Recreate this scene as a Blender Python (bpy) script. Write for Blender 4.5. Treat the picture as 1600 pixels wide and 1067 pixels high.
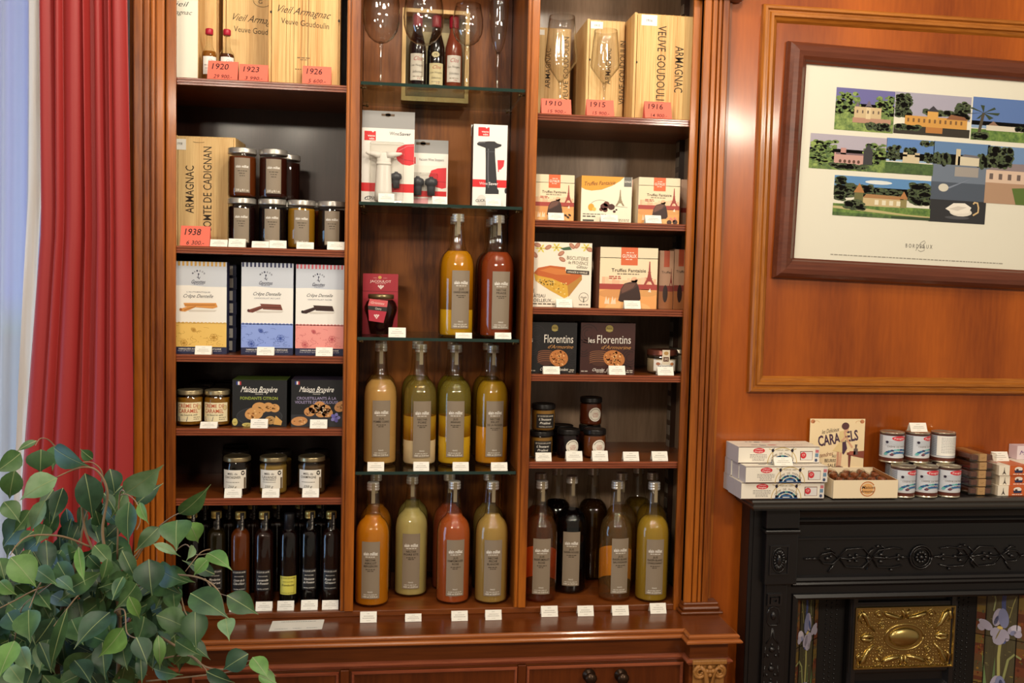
import bpy, bmesh, math, random
from mathutils import Vector, Matrix
random.seed(11)
SC = bpy.context.scene
COL = SC.collection
for o in list(bpy.data.objects):
    bpy.data.objects.remove(o)

# ---------------------------------------------------------------- camera
F_PX, EYE, DIST = 1500.0, 1.66, 2.34375
YAW, PITCH, ROLL = math.radians(7.65497774), math.radians(3.59832946), math.radians(1.36626693)
def cam_axes():
    cy, sy, cp, sp = math.cos(YAW), math.sin(YAW), math.cos(PITCH), math.sin(PITCH)
    f = Vector((sy * cp, cy * cp, -sp)); r = Vector((cy, -sy, 0)); u = r.cross(f)
    c, s = math.cos(ROLL), math.sin(ROLL)
    return r * c + u * s, u * c - r * s, f
RT, UP, FW = cam_axes()
CAM = Vector((0, -DIST, EYE))
cd = bpy.data.cameras.new('camera'); cd.sensor_fit = 'HORIZONTAL'; cd.sensor_width = 36
cd.lens = F_PX / 1600 * 36; cd.clip_start = 0.05
cam = bpy.data.objects.new('camera', cd); COL.objects.link(cam)
m = Matrix.Identity(4)
for i in range(3):
    m[i][0], m[i][1], m[i][2], m[i][3] = RT[i], UP[i], -FW[i], CAM[i]
cam.matrix_world = m
SC.camera = cam
SC.cycles.transparent_max_bounces = 48; SC.cycles.max_bounces = 10; SC.cycles.glossy_bounces = 5; SC.cycles.sample_clamp_indirect = 4

# ---------------------------------------------------------------- world, lamps, exposure
SC.view_settings.view_transform = 'Standard'; SC.view_settings.look = 'None'
SC.view_settings.exposure = 1.08; SC.view_settings.gamma = 1.0; SC.view_settings.use_curve_mapping = False
w = bpy.data.worlds.new('room_and_sky'); SC.world = w; w.use_nodes = True
nt = w.node_tree; nt.nodes.clear()
tc = nt.nodes.new('ShaderNodeTexCoord'); sx = nt.nodes.new('ShaderNodeSeparateXYZ')
nt.links.new(tc.outputs['Generated'], sx.inputs[0])
rp = nt.nodes.new('ShaderNodeValToRGB')          # street side (+Y) blue daylight, room side warm and dim
rp.color_ramp.elements[0].position = 0.50; rp.color_ramp.elements[0].color = (0.20, 0.155, 0.115, 1)
rp.color_ramp.elements[1].position = 0.62; rp.color_ramp.elements[1].color = (0.13, 0.18, 0.44, 1)
mp = nt.nodes.new('ShaderNodeMapRange'); mp.inputs[1].default_value = -1; mp.inputs[2].default_value = 1
nt.links.new(sx.outputs[1], mp.inputs[0]); nt.links.new(mp.outputs[0], rp.inputs[0])
zr = nt.nodes.new('ShaderNodeValToRGB')          # street level: grey facades under the blue sky
zr.color_ramp.elements[0].position = 0.47; zr.color_ramp.elements[0].color = (0.17, 0.15, 0.18, 1)
zr.color_ramp.elements[1].position = 0.53; zr.color_ramp.elements[1].color = (1, 1, 1, 1)
mz = nt.nodes.new('ShaderNodeMapRange'); mz.inputs[1].default_value = -1; mz.inputs[2].default_value = 1
zm = nt.nodes.new('ShaderNodeMix'); zm.data_type = 'RGBA'; zm.blend_type = 'DARKEN'; zm.inputs[0].default_value = 1
nt.links.new(sx.outputs[2], mz.inputs[0]); nt.links.new(mz.outputs[0], zr.inputs[0])
bg = nt.nodes.new('ShaderNodeBackground'); bg.inputs[1].default_value = 0.82
wo = nt.nodes.new('ShaderNodeOutputWorld')
nt.links.new(rp.outputs[0], zm.inputs[6]); nt.links.new(zr.outputs[0], zm.inputs[7]); nt.links.new(zm.outputs[2], bg.inputs[0]); nt.links.new(bg.outputs[0], wo.inputs[0])

def bulb(x, y, z, watts, r=0.022, col=(1, 0.88, 0.71)):
    l = bpy.data.lights.new('chandelier_bulb', 'POINT'); l.energy = watts; l.shadow_soft_size = r; l.color = col
    o = bpy.data.objects.new('chandelier_bulb', l); o.location = (x, y, z); COL.objects.link(o)
# two candle chandeliers hang in the room behind the viewer, downlights nearer the wall; all out of frame
for cx, cy, cz, n, wt, rr, rb in ((-0.75, -2.9, 2.52, 5, 9.8, .30, .06), (1.75, -2.7, 2.52, 5, 9.8, .30, .06), (0.35, -1.05, 2.80, 4, 9.5, .62, .05)):
    for k in range(n):
        a = 2 * math.pi * (k + 0.3) / n
        bulb(cx + rr * math.cos(a), cy + .6 * rr * math.sin(a), cz, wt, rb)
dl = bpy.data.lights.new('window_daylight', 'AREA'); dl.shape = 'RECTANGLE'; dl.size = 0.8; dl.size_y = 1.9
dl.energy = 22; dl.color = (0.50, 0.70, 1.0)
do = bpy.data.objects.new('window_daylight', dl); COL.objects.link(do)
do.location = (-1.42, 0.42, 1.45); do.rotation_euler = (math.radians(-90), 0, math.radians(-28))

d2 = bpy.data.lights.new('added_blue_fill', 'AREA'); d2.shape = 'RECTANGLE'; d2.size = 0.7; d2.size_y = 1.2  # added blue fill light for the leaves; its side window is made up
d2.energy = 5; d2.color = (0.36, 0.64, 1.0)
d2o = bpy.data.objects.new('added_blue_fill', d2); COL.objects.link(d2o)
d2o.location = (-1.95, -0.75, 1.1); d2o.rotation_euler = (math.radians(90), 0, math.radians(-90))

# ---------------------------------------------------------------- pixel -> place helpers
def ray(px, py):
    return FW + RT * ((px - 800) / F_PX) + UP * ((533.5 - py) / F_PX)
def P(px, py, Y=0.0):
    d = ray(px, py); return CAM + d * ((Y - CAM.y) / d.y)
def PZ(px, py, Z):
    d = ray(px, py); return CAM + d * ((Z - CAM.z) / d.z)
def PX(px, py, X):
    d = ray(px, py); return CAM + d * ((X - CAM.x) / d.x)

# ---------------------------------------------------------------- materials
def lin(h):
    h = h.lstrip('#'); out = []
    for i in (0, 2, 4):
        c = int(h[i:i + 2], 16) / 255
        out.append(c / 12.92 if c <= 0.04045 else ((c + 0.055) / 1.055) ** 2.4)
    return tuple(out) + (1,)
_mats = {}
def mat(h, rough=0.55, metal=0.0, spec=0.4, coat=0.0, key=None):
    k = (h, rough, metal, spec, coat)
    if k in _mats: return _mats[k]
    mt = bpy.data.materials.new('paint_' + h); mt.use_nodes = True
    b = mt.node_tree.nodes['Principled BSDF']
    b.inputs['Base Color'].default_value = lin(h); b.inputs['Roughness'].default_value = rough
    b.inputs['Metallic'].default_value = metal; b.inputs['Specular IOR Level'].default_value = spec
    b.inputs['Coat Weight'].default_value = coat; b.inputs['Coat Roughness'].default_value = 0.06
    mt.diffuse_color = lin(h)
    _mats[k] = mt; return mt
def wood(name, c1, c2, axis='Z', scale=1.0, rough=0.33, coat=0.25, contrast=(0.3, 0.72), stretch=0.07, bump=0.02, ring=0.0):
    if name in _mats: return _mats[name]
    mt = bpy.data.materials.new(name); mt.use_nodes = True; n = mt.node_tree; b = n.nodes['Principled BSDF']
    t = n.nodes.new('ShaderNodeTexCoord'); mpn = n.nodes.new('ShaderNodeMapping')
    s = [scale] * 3; s['XYZ'.index(axis)] = scale * stretch
    mpn.inputs['Scale'].default_value = s
    n.links.new(t.outputs['Object'], mpn.inputs['Vector'])
    a = n.nodes.new('ShaderNodeTexNoise'); a.inputs['Scale'].default_value = 9; a.inputs['Detail'].default_value = 5; a.inputs['Distortion'].default_value = 1.2
    f = n.nodes.new('ShaderNodeTexNoise'); f.inputs['Scale'].default_value = 140; f.inputs['Detail'].default_value = 3
    n.links.new(mpn.outputs[0], a.inputs['Vector']); n.links.new(mpn.outputs[0], f.inputs['Vector'])
    mx = n.nodes.new('ShaderNodeMix'); mx.data_type = 'FLOAT'; mx.inputs[0].default_value = 0.42
    n.links.new(a.outputs['Fac'], mx.inputs[2]); n.links.new(f.outputs['Fac'], mx.inputs[3])
    src = mx.outputs[0]
    if ring:
        wv = n.nodes.new('ShaderNodeTexWave'); wv.inputs['Scale'].default_value = ring; wv.inputs['Distortion'].default_value = 7; wv.inputs['Detail'].default_value = 2
        wv.bands_direction = 'DIAGONAL'
        n.links.new(mpn.outputs[0], wv.inputs['Vector'])
        m2 = n.nodes.new('ShaderNodeMix'); m2.data_type = 'FLOAT'; m2.inputs[0].default_value = 0.25
        n.links.new(src, m2.inputs[2]); n.links.new(wv.outputs['Fac'], m2.inputs[3]); src = m2.outputs[0]
    r = n.nodes.new('ShaderNodeValToRGB')
    r.color_ramp.elements[0].position, r.color_ramp.elements[1].position = contrast
    r.color_ramp.elements[0].color, r.color_ramp.elements[1].color = lin(c1), lin(c2)
    n.links.new(src, r.inputs[0]); n.links.new(r.outputs[0], b.inputs['Base Color'])
    b.inputs['Roughness'].default_value = rough; b.inputs['Coat Weight'].default_value = coat; b.inputs['Coat Roughness'].default_value = 0.12
    b.inputs['Specular IOR Level'].default_value = 0.35
    if bump:
        bp = n.nodes.new('ShaderNodeBump'); bp.inputs['Strength'].default_value = 0.25; bp.inputs['Distance'].default_value = bump * 0.05
        n.links.new(src, bp.inputs['Height']); n.links.new(bp.outputs[0], b.inputs['Normal'])
    mt.diffuse_color = lin(c2)
    _mats[name] = mt; return mt
def glass(name, tint='ffffff', edge='b9b9b0', gloss=0.02, ior=1.45, power=1.6):
    """thin clear glass: Fresnel reflection over tinted see-through, denser towards its rim"""
    if name in _mats: return _mats[name]
    mt = bpy.data.materials.new(name); mt.use_nodes = True; n = mt.node_tree; n.nodes.clear()
    out = n.nodes.new('ShaderNodeOutputMaterial'); mixs = n.nodes.new('ShaderNodeMixShader')
    tr = n.nodes.new('ShaderNodeBsdfTransparent'); gl = n.nodes.new('ShaderNodeBsdfGlossy'); gl.inputs['Roughness'].default_value = gloss
    p5 = n.nodes.new('ShaderNodeMath'); p5.operation = 'POWER'; p5.inputs[1].default_value = 5
    fr = n.nodes.new('ShaderNodeMath'); fr.operation = 'MULTIPLY_ADD'; f0 = ((ior - 1) / (ior + 1)) ** 2; fr.inputs[1].default_value = .75; fr.inputs[2].default_value = f0
    lw = n.nodes.new('ShaderNodeLayerWeight'); lw.inputs['Blend'].default_value = 0.5
    pw = n.nodes.new('ShaderNodeMath'); pw.operation = 'POWER'; pw.inputs[1].default_value = power * 2
    mc = n.nodes.new('ShaderNodeMix'); mc.data_type = 'RGBA'
    mc.inputs[6].default_value = lin(tint); mc.inputs[7].default_value = lin(edge)
    n.links.new(lw.outputs['Facing'], p5.inputs[0]); n.links.new(p5.outputs[0], fr.inputs[0])
    n.links.new(lw.outputs['Facing'], pw.inputs[0]); n.links.new(pw.outputs[0], mc.inputs[0])
    n.links.new(mc.outputs[2], tr.inputs[0]); n.links.new(fr.outputs[0], mixs.inputs[0])
    n.links.new(tr.outputs[0], mixs.inputs[1]); n.links.new(gl.outputs[0], mixs.inputs[2])
    n.links.new(mixs.outputs[0], out.inputs[0])
    _mats[name] = mt; return mt
def liquid(name, col, clear=0.5, rough=0.3):
    """juice: part cloudy (diffuse, translucent), part clear tinted"""
    if name in _mats: return _mats[name]
    mt = bpy.data.materials.new(name); mt.use_nodes = True; n = mt.node_tree; n.nodes.clear()
    out = n.nodes.new('ShaderNodeOutputMaterial'); mixs = n.nodes.new('ShaderNodeMixShader'); mixs.inputs[0].default_value = clear
    df = n.nodes.new('ShaderNodeBsdfDiffuse'); df.inputs[0].default_value = lin(col)
    tl = n.nodes.new('ShaderNodeBsdfTranslucent'); tl.inputs[0].default_value = lin(col)
    mm = n.nodes.new('ShaderNodeMixShader'); mm.inputs[0].default_value = 0.25
    tr = n.nodes.new('ShaderNodeBsdfTransparent'); tr.inputs[0].default_value = lin(col)
    n.links.new(df.outputs[0], mm.inputs[1]); n.links.new(tl.outputs[0], mm.inputs[2])
    n.links.new(mm.outputs[0], mixs.inputs[1]); n.links.new(tr.outputs[0], mixs.inputs[2]); n.links.new(mixs.outputs[0], out.inputs[0])
    _mats[name] = mt; return mt

# ---------------------------------------------------------------- mesh builder
class MB:
    def __init__(s): s.v, s.f, s.m, s.sm, s.mats = [], [], [], [], []
    def mi(s, mt):
        if mt not in s.mats: s.mats.append(mt)
        return s.mats.index(mt)
    def add(s, vs, fs, mt, smooth=False, M=None):
        b = len(s.v); k = s.mi(mt)
        s.v += [tuple(M @ Vector(v)) if M else tuple(v) for v in vs]
        for f in fs: s.f.append(tuple(i + b for i in f)); s.m.append(k); s.sm.append(smooth)
        return s
    def box(s, x0, x1, y0, y1, z0, z1, mt, M=None, bev=0.0):
        if bev:
            b = min(bev, abs(x1 - x0) / 2.01, abs(y1 - y0) / 2.01, abs(z1 - z0) / 2.01)
            bm = bmesh.new(); bmesh.ops.create_cube(bm, size=1)
            for v in bm.verts:
                v.co = Vector(((x0 + x1) / 2 + v.co.x * (x1 - x0), (y0 + y1) / 2 + v.co.y * (y1 - y0), (z0 + z1) / 2 + v.co.z * (z1 - z0)))
            bmesh.ops.bevel(bm, geom=bm.edges[:], offset=b, segments=2, affect='EDGES', profile=0.5)
            bm.verts.index_update()
            s.add([v.co[:] for v in bm.verts], [[v.index for v in f.verts] for f in bm.faces], mt, False, M); bm.free(); return s
        return s.add([(x0, y0, z0), (x1, y0, z0), (x1, y1, z0), (x0, y1, z0), (x0, y0, z1), (x1, y0, z1), (x1, y1, z1), (x0, y1, z1)],
                     [(0, 3, 2, 1), (4, 5, 6, 7), (0, 1, 5, 4), (1, 2, 6, 5), (2, 3, 7, 6), (3, 0, 4, 7)], mt, False, M)
    def lathe(s, prof, mt, n=28, M=None, smooth=True, sq=0.0):
        """prof: (r, z) list; a mt list gives one material per band"""
        vs, fs = [], []
        for r, z in prof:
            for k in range(n):
                a = 2 * math.pi * k / n; c, t = math.cos(a), math.sin(a)
                q = 1.0
                if sq: q = 1 / ((abs(c) ** (2 + sq) + abs(t) ** (2 + sq)) ** (1 / (2 + sq)))
                vs.append((r * q * c, r * q * t, z))
        b = len(s.v); s.v += [tuple(M @ Vector(v)) if M else v for v in vs]
        for i in range(len(prof) - 1):
            k0 = s.mi(mt[i] if isinstance(mt, list) else mt)
            for k in range(n):
                j = (k + 1) % n
                s.f.append((b + i * n + k, b + i * n + j, b + (i + 1) * n + j, b + (i + 1) * n + k)); s.m.append(k0); s.sm.append(smooth)
        for i, rev in ((0, True), (len(prof) - 1, False)):
            if prof[i][0] > 1e-5:
                lp = [b + i * n + k for k in range(n)]
                s.f.append(tuple(reversed(lp)) if rev else tuple(lp)); s.m.append(s.mi((mt[0] if rev else mt[-1]) if isinstance(mt, list) else mt)); s.sm.append(False)
        return s
    def tube(s, pts, r, mt, n=6, M=None):
        pts = [Vector(p) for p in pts]; rs = r if isinstance(r, (list, tuple)) else [r] * len(pts)
        vs, fs = [], []; up = Vector((0.31, 0.2, 0.93))
        for i, p in enumerate(pts):
            d = (pts[min(i + 1, len(pts) - 1)] - pts[max(i - 1, 0)])
            d = d.normalized() if d.length > 1e-9 else Vector((0, 0, 1))
            e = d.cross(up)
            if e.length < 1e-4: e = d.cross(Vector((1, 0, 0)))
            e.normalize(); g = d.cross(e)
            for k in range(n):
                a = 2 * math.pi * k / n; vs.append(p + (e * math.cos(a) + g * math.sin(a)) * rs[i])
        for i in range(len(pts) - 1):
            for k in range(n):
                j = (k + 1) % n; fs.append((i * n + k, i * n + j, (i + 1) * n + j, (i + 1) * n + k))
        fs.append(tuple(range(n - 1, -1, -1))); fs.append(tuple(range((len(pts) - 1) * n, len(pts) * n)))
        return s.add(vs, fs, mt, True, M)
    def sweep(s, path, prof, mp3, mt, closed=False, smooth=False):
        """path: 2-D points; prof: (n, h) with n to the path's right; mp3(a, b, h) -> 3-D"""
        path = [Vector(p) for p in path]; N = len(path); nn = []
        for i in range(N):
            d0 = (path[i] - path[i - 1]) if (i or closed) else None
            d1 = (path[(i + 1) % N] - path[i]) if (i < N - 1 or closed) else None
            d0 = d0 or d1; d1 = d1 or d0
            a = Vector((d0.y, -d0.x)).normalized(); b = Vector((d1.y, -d1.x)).normalized()
            mm = a + b; mm = mm / max(1e-6, mm.dot(a)); nn.append(mm)
        vs = [mp3(*(path[i] + nn[i] * q[0]), q[1]) for i in range(N) for q in prof]; k = len(prof); fs = []
        for i in range(N if closed else N - 1):
            j = (i + 1) % N
            for q in range(k - 1): fs.append((i * k + q, i * k + q + 1, j * k + q + 1, j * k + q))
        if not closed: fs += [tuple(range(k)), tuple(range((N - 1) * k, N * k))[::-1]]
        return s.add(vs, fs, mt, smooth)
    def ball(s, c, r, mt, n=10, M=None, sc=(1, 1, 1)):
        vs, fs = [], []; h = n // 2
        for i in range(h + 1):
            t = math.pi * i / h
            for k in range(n):
                a = 2 * math.pi * k / n
                vs.append((c[0] + r * sc[0] * math.sin(t) * math.cos(a), c[1] + r * sc[1] * math.sin(t) * math.sin(a), c[2] + r * sc[2] * math.cos(t)))
        for i in range(h):
            for k in range(n): fs.append((i * n + k, i * n + (k + 1) % n, (i + 1) * n + (k + 1) % n, (i + 1) * n + k))
        return s.add(vs, fs, mt, True, M)
    def mesh(s, name, off=None):
        me = bpy.data.meshes.new(name)
        vs = [(v[0] - off[0], v[1] - off[1], v[2] - off[2]) for v in s.v] if off else s.v
        me.from_pydata(vs, [], s.f)
        for mt in s.mats: me.materials.append(mt)
        me.polygons.foreach_set('material_index', s.m); me.polygons.foreach_set('use_smooth', s.sm); me.update()
        return me
def link(name, me, parent=None):
    o = bpy.data.objects.new(name, me); COL.objects.link(o)
    if parent: o.parent = parent
    return o
def tag(o, label, cat, group=None):
    o['label'] = label; o['category'] = cat
    if group: o['group'] = group
    return o
def empty(name, loc, label=None, cat=None, group=None, rz=0.0):
    o = bpy.data.objects.new(name, None); COL.objects.link(o); o.location = loc; o.rotation_euler = (0, 0, rz)
    if label: tag(o, label, cat, group)
    return o
def part(name, mb, parent, world=True):
    return link(name, mb.mesh(name, tuple(parent.location) if world else None), parent)
def struct(name, mb):
    o = link(name, mb.mesh(name)); o['kind'] = 'structure'; return o

# ---------------------------------------------------------------- printed art on flat or round faces
_tc = {}
def glyphs(s, bold=0.0):
    k = (s, bold)
    if k not in _tc:
        cu = bpy.data.curves.new('t', 'FONT'); cu.body = s; cu.resolution_u = 2; cu.offset = bold
        o = bpy.data.objects.new('t', cu); me = o.to_mesh()
        vs = [(v.co.x, v.co.y) for v in me.vertices]; fs = [tuple(p.vertices) for p in me.polygons]
        o.to_mesh_clear(); bpy.data.objects.remove(o); bpy.data.curves.remove(cu)
        _tc[k] = (vs, fs)
    return _tc[k]
CAPH = max(v[1] for v in glyphs('H')[0])
class Art:
    """canvas w x h (y down) printed over W x H metres; mp3(u, v, lift) places it (u centred, v up from the lower edge)"""
    def __init__(s, mb, mp3, w, h, W, H, R=None, rough=0.5):
        s.mb, s.mp3, s.w, s.h, s.W, s.H, s.R, s.rough = mb, mp3, w, h, W, H, R, rough
    def at(s, x, y, l):
        x = min(max(x, 0), s.w); y = min(max(y, 0), s.h)
        return s.mp3((x / s.w - 0.5) * s.W, (1 - y / s.h) * s.H, l * 0.00016)
    def c(s, c): return mat(c, s.rough) if isinstance(c, str) else c
    def rect(s, x0, y0, x1, y1, c, l=1):
        n = 1
        if s.R: n = max(1, int(abs(x1 - x0) / s.w * s.W / s.R / 0.12) + 1)
        vs = []
        for i in range(n + 1):
            x = x0 + (x1 - x0) * i / n; vs += [s.at(x, y1, l), s.at(x, y0, l)]
        s.mb.add(vs, [(2 * i, 2 * i + 2, 2 * i + 3, 2 * i + 1) for i in range(n)], s.c(c), bool(s.R)); return s
    def poly(s, pts, c, l=2):
        s.mb.add([s.at(x, y, l) for x, y in pts], [tuple(range(len(pts)))], s.c(c)); return s
    def ell(s, cx, cy, rx, ry, c, l=2, n=18, rot=0):
        if s.R and rx / s.w * s.W / s.R > .15:
            k = 12; vs = []
            for i in range(k + 1):
                t = math.pi * i / k; x = cx - rx * math.cos(t); d = ry * math.sin(t) + 1e-4; vs += [s.at(x, cy + d, l), s.at(x, cy - d, l)]
            s.mb.add(vs, [(2 * i, 2 * i + 2, 2 * i + 3, 2 * i + 1) for i in range(k)], s.c(c), True); return s
        cr, sr = math.cos(rot), math.sin(rot)
        return s.poly([(cx + rx * math.cos(a) * cr - ry * math.sin(a) * sr, cy + rx * math.cos(a) * sr + ry * math.sin(a) * cr) for a in (2 * math.pi * k / n for k in range(n))], c, l)
    def line(s, pts, wd, c, l=3):
        vs, fs = [], []
        for i, p in enumerate(pts):
            a, b = pts[max(i - 1, 0)], pts[min(i + 1, len(pts) - 1)]
            dx, dy = b[0] - a[0], b[1] - a[1]; q = math.hypot(dx, dy) or 1
            nx, ny = -dy / q * wd / 2, dx / q * wd / 2
            vs += [s.at(p[0] + nx, p[1] + ny, l), s.at(p[0] - nx, p[1] - ny, l)]
        s.mb.add(vs, [(2 * i, 2 * i + 1, 2 * i + 3, 2 * i + 2) for i in range(len(pts) - 1)], s.c(c)); return s
    def arc(s, cx, cy, rx, ry, a0, a1, wd, c, l=3, n=14):
        return s.line([(cx + rx * math.cos(math.radians(a0 + (a1 - a0) * k / n)), cy - ry * math.sin(math.radians(a0 + (a1 - a0) * k / n))) for k in range(n + 1)], wd, c, l)
    def text(s, t, cx, cy, ln, h, c, l=4, sh=0.0, b=0.0, rot=0.0):
        """centred at cx, cy; ln long and h high (capitals) in canvas units; rot in degrees, counter-clockwise"""
        vs, fs = glyphs(t, b * .55)
        if not vs: return s
        x0 = min(v[0] for v in vs); x1 = max(v[0] for v in vs)
        kx = ln / max(1e-6, x1 - x0); ky = h / CAPH
        ca, sa = math.cos(math.radians(rot)), math.sin(math.radians(rot)); out = []
        for x, y in vs:
            X = (x - (x0 + x1) / 2) * kx; Y = y * ky - h / 2; X += sh * Y
            out.append(s.at(cx + X * ca - Y * sa, cy - (X * sa + Y * ca), l))
        s.mb.add(out, fs, s.c(c)); return s
    def scrib(s, x0, x1, y, h, c, l=3, rnd=None):
        """a row of word-long strokes: print too small to read"""
        r = rnd or random; x = x0
        while x < x1 - h:
            ww = min(h * r.uniform(1.5, 4.5), x1 - x); s.rect(x, y - h / 2, x + ww, y + h / 2, c, l); x += ww + h * 0.8
        return s
def flat_front(y): return lambda u, v, l: Vector((u, y - l, v))
def round_face(R, z0=0.0, a0=0.0, cx=0.0, cy=0.0):
    def f(u, v, l):
        a = u / R + a0; return Vector((cx + (R + l) * math.sin(a), cy - (R + l) * math.cos(a), z0 + v))
    return f
# ================================================================ the setting
W_POST = wood('cherry_post', '622a05', 'b6661a', 'Z', 1.6, 0.36, 0.2, ring=3)
W_WALL = wood('cherry_panel', '763207', 'ae5814', 'Z', 0.8, 0.30, 0.35, contrast=(0.25, 0.75), stretch=0.12, ring=2.2)
W_TRIM = wood('cherry_trim', '7a400e', 'bd762a', 'Z', 2.2, 0.32, 0.3)
W_TRIMX = wood('cherry_trim_across', '7a400e', 'bd762a', 'X', 2.2, 0.32, 0.3)
W_RAIL = wood('mahogany_shelf', '50240c', '8c4c20', 'X', 1.5, 0.3, 0.3)
W_EDGE = wood('mahogany_shelf_edge', '6b2f1c', 'a05a3c', 'X', 1.5, 0.28, 0.4)
W_BASE = wood('mahogany_base', '4a1f06', '763a10', 'X', 1.0, 0.3, 0.35)
W_BASEZ = wood('mahogany_door', '431a05', '68300d', 'Z', 0.9, 0.3, 0.35)
W_BACKB = wood('cherry_back', '4e2307', '9a571a', 'Z', 1.1, 0.4, 0.12, ring=2.5, stretch=0.1, contrast=(.36, .62))
W_BACKA = wood('dark_lacquer_back', '2a1510', '3c2118', 'Z', 1.2, 0.34, 0.06)
W_BACKC = wood('grey_walnut_back', '7a644f', 'b0957c', 'Z', 1.0, 0.34, 0.15, ring=3, stretch=0.12)
W_PINE = wood('pine_crate', 'c3935a', 'e8c88e', 'Z', 2.4, 0.6, 0.0, contrast=(0.28, 0.62), stretch=0.035)
W_PINE2 = wood('pine_crate_striped', 'b97f42', 'e8c283', 'Z', 3.4, 0.6, 0.0, contrast=(0.33, 0.6), stretch=0.02)
W_FRAME = wood('red_brown_frame', '4c2416', '6f3a26', 'X', 1.2, 0.28, 0.4)
IRON = mat('100f11', 0.36, 0.0, 0.5)
IRON_HI = mat('171618', 0.28, 0.0, 0.6)
DARK = mat('0d0a09', 0.6)

# floor, walls -------------------------------------------------
fl = MB().box(-3.2, 3.4, -4.2, 0.9, -0.06, 0, wood('oak_floor', '5a3a22', '8a6038', 'X', 0.7, 0.4, 0.1)); struct('floor', fl)
XW = 0.845            # cabinet ends, chimney-breast wall begins
FX0, FX1, FZ1 = 0.955, 1.745, 1.0     # hearth opening in the wall
wl = MB()
wl.box(XW, FX0, 0.0, 0.12, 0, 3.0, W_WALL); wl.box(FX1, 2.9, 0.0, 0.12, 0, 3.0, W_WALL)
wl.box(FX0, FX1, 0.0, 0.12, FZ1, 3.0, W_WALL)
wl.box(0.834, XW, 0.0, 0.32, 0, 3.0, W_WALL)
struct('wall_right', wl)
WHT = mat('cfc6b6', 0.8)
wb = MB(); wb.box(-3.0, -2.2, 0.14, 0.34, 0, 3.0, WHT); wb.box(-0.72, -0.586, 0.14, 0.34, 0, 3.0, WHT); wb.box(-0.586, 0.845, 0.322, 0.36, 0, 3.0, WHT)
wb.box(-2.2, -0.72, 0.14, 0.34, 0, 0.35, WHT); wb.box(-2.2, -0.72, 0.14, 0.34, 2.75, 3.0, WHT)
struct('wall_left', wb)
wn = MB(); WF = mat('d9d6cf', 0.4)
wn.box(-2.2, -0.72, 0.2, 0.26, 0.35, 0.41, WF); wn.box(-2.2, -0.72, 0.2, 0.26, 2.69, 2.75, WF)
for x in (-2.2, -1.49, -0.78): wn.box(x, x + 0.06, 0.2, 0.26, 0.41, 2.69, WF)
win = struct('window_1', wn)
pn = MB().box(-2.14, -0.78, 0.225, 0.231, 0.41, 2.69, glass('window_glass')); pane = link('pane', pn.mesh('pane'), win)
# raised moulding on the panelled wall
prof = [(-0.001, 0.0), (0.0, 0.012), (0.004, 0.017), (0.010, 0.017), (0.013, 0.011), (0.017, 0.011), (0.020, 0.016), (0.027, 0.016), (0.030, 0.010), (0.036, 0.006), (0.041, 0.0)]
x0, x1, z0, z1 = 0.9245, 2.30, 1.392, 2.362
wallmap = lambda a, b, h: Vector((a, -h, b))
for nm, pth, mt in (('trim_1', [(x0, z0), (x0, z1)], W_TRIM), ('trim_2', [(x0, z1), (x1, z1)], W_TRIMX),
                    ('trim_3', [(x1, z1), (x1, z0)], W_TRIM), ('trim_4', [(x1, z0), (x0, z0)], W_TRIMX)):
    (ax, az), (bx, bz) = pth; b = MB(); vs = []
    for (px_, pz_) in pth:
        sxx = 1 if px_ == x0 else -1; szz = 1 if pz_ == z0 else -1
        for q in prof: vs.append(Vector((px_ + sxx * q[0], -q[1], pz_ + szz * q[0])))
    k = len(prof)
    b.add(vs, [(q, q + 1, k + q + 1, k + q) for q in range(k - 1)], mt); struct(nm, b)

# bookcase -----------------------------------------------------
bk = empty('bookcase', (0.13, 0.15, 0.8286), 'tall cherry wood bookcase of three bays filled with bottles, jars and boxes', 'bookcase')
ZC, ZT, YB = 0.8286, 2.62, 0.298
XA0, XA1, XB0, XB1, XC0, XC1 = -0.4838, -0.0952, -0.0634, 0.3347, 0.3634, 0.7477
def pb(name, b, label=None):
    o = part(name, b, bk)
    if label: o['label'] = label
    return o
pb('back_panel', MB().box(-0.57, XA1 - 0.002, YB, YB + 0.012, 0.8287, ZT, W_BACKA), 'dark lacquered back panel')
b = MB()
for i in range(5):
    xa = XB0 + (XB1 - XB0) * i / 5; b.box(xa, xa + (XB1 - XB0) / 5, YB, YB + 0.012, 0.8287, ZT, W_BACKB)
pb('back_panel', b, 'cherry veneer back panel')
pb('back_panel', MB().box(XC0 + 0.002, 0.806, YB, YB + 0.012, 0.8287, ZT, W_BACKC), 'grey brown back panel')
def post(x0, x1):
    b = MB().box(x0, x1, -0.006, 0.0, 0.844, ZT, W_POST)
    b.box(x0 + 0.001, x0 + 0.0075, -0.010, -0.006, 0.844, ZT, W_POST, bev=0.002)
    b.box(x0 + 0.010, x1, -0.012, -0.006, 0.844, ZT, W_POST, bev=0.0015)
    return b
pb('post', post(XA1, XB0)); pb('post', post(XB1, XC0))
pb('divider', MB().box(XA1 + 0.001, XB0 - 0.001, 0.0, YB, 0.844, ZT, W_BACKB)); pb('divider', MB().box(XB1 + 0.001, XC0 - 0.001, 0.0, YB, 0.844, ZT, W_BACKB))
pb('side_panel', MB().box(-0.585, -0.57, 0.0, YB + 0.012, 0.8286, ZT, W_BACKA)); pb('side_panel', MB().box(0.806, 0.819, 0.0, YB + 0.012, 0.8286, ZT, W_BACKC))
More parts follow.
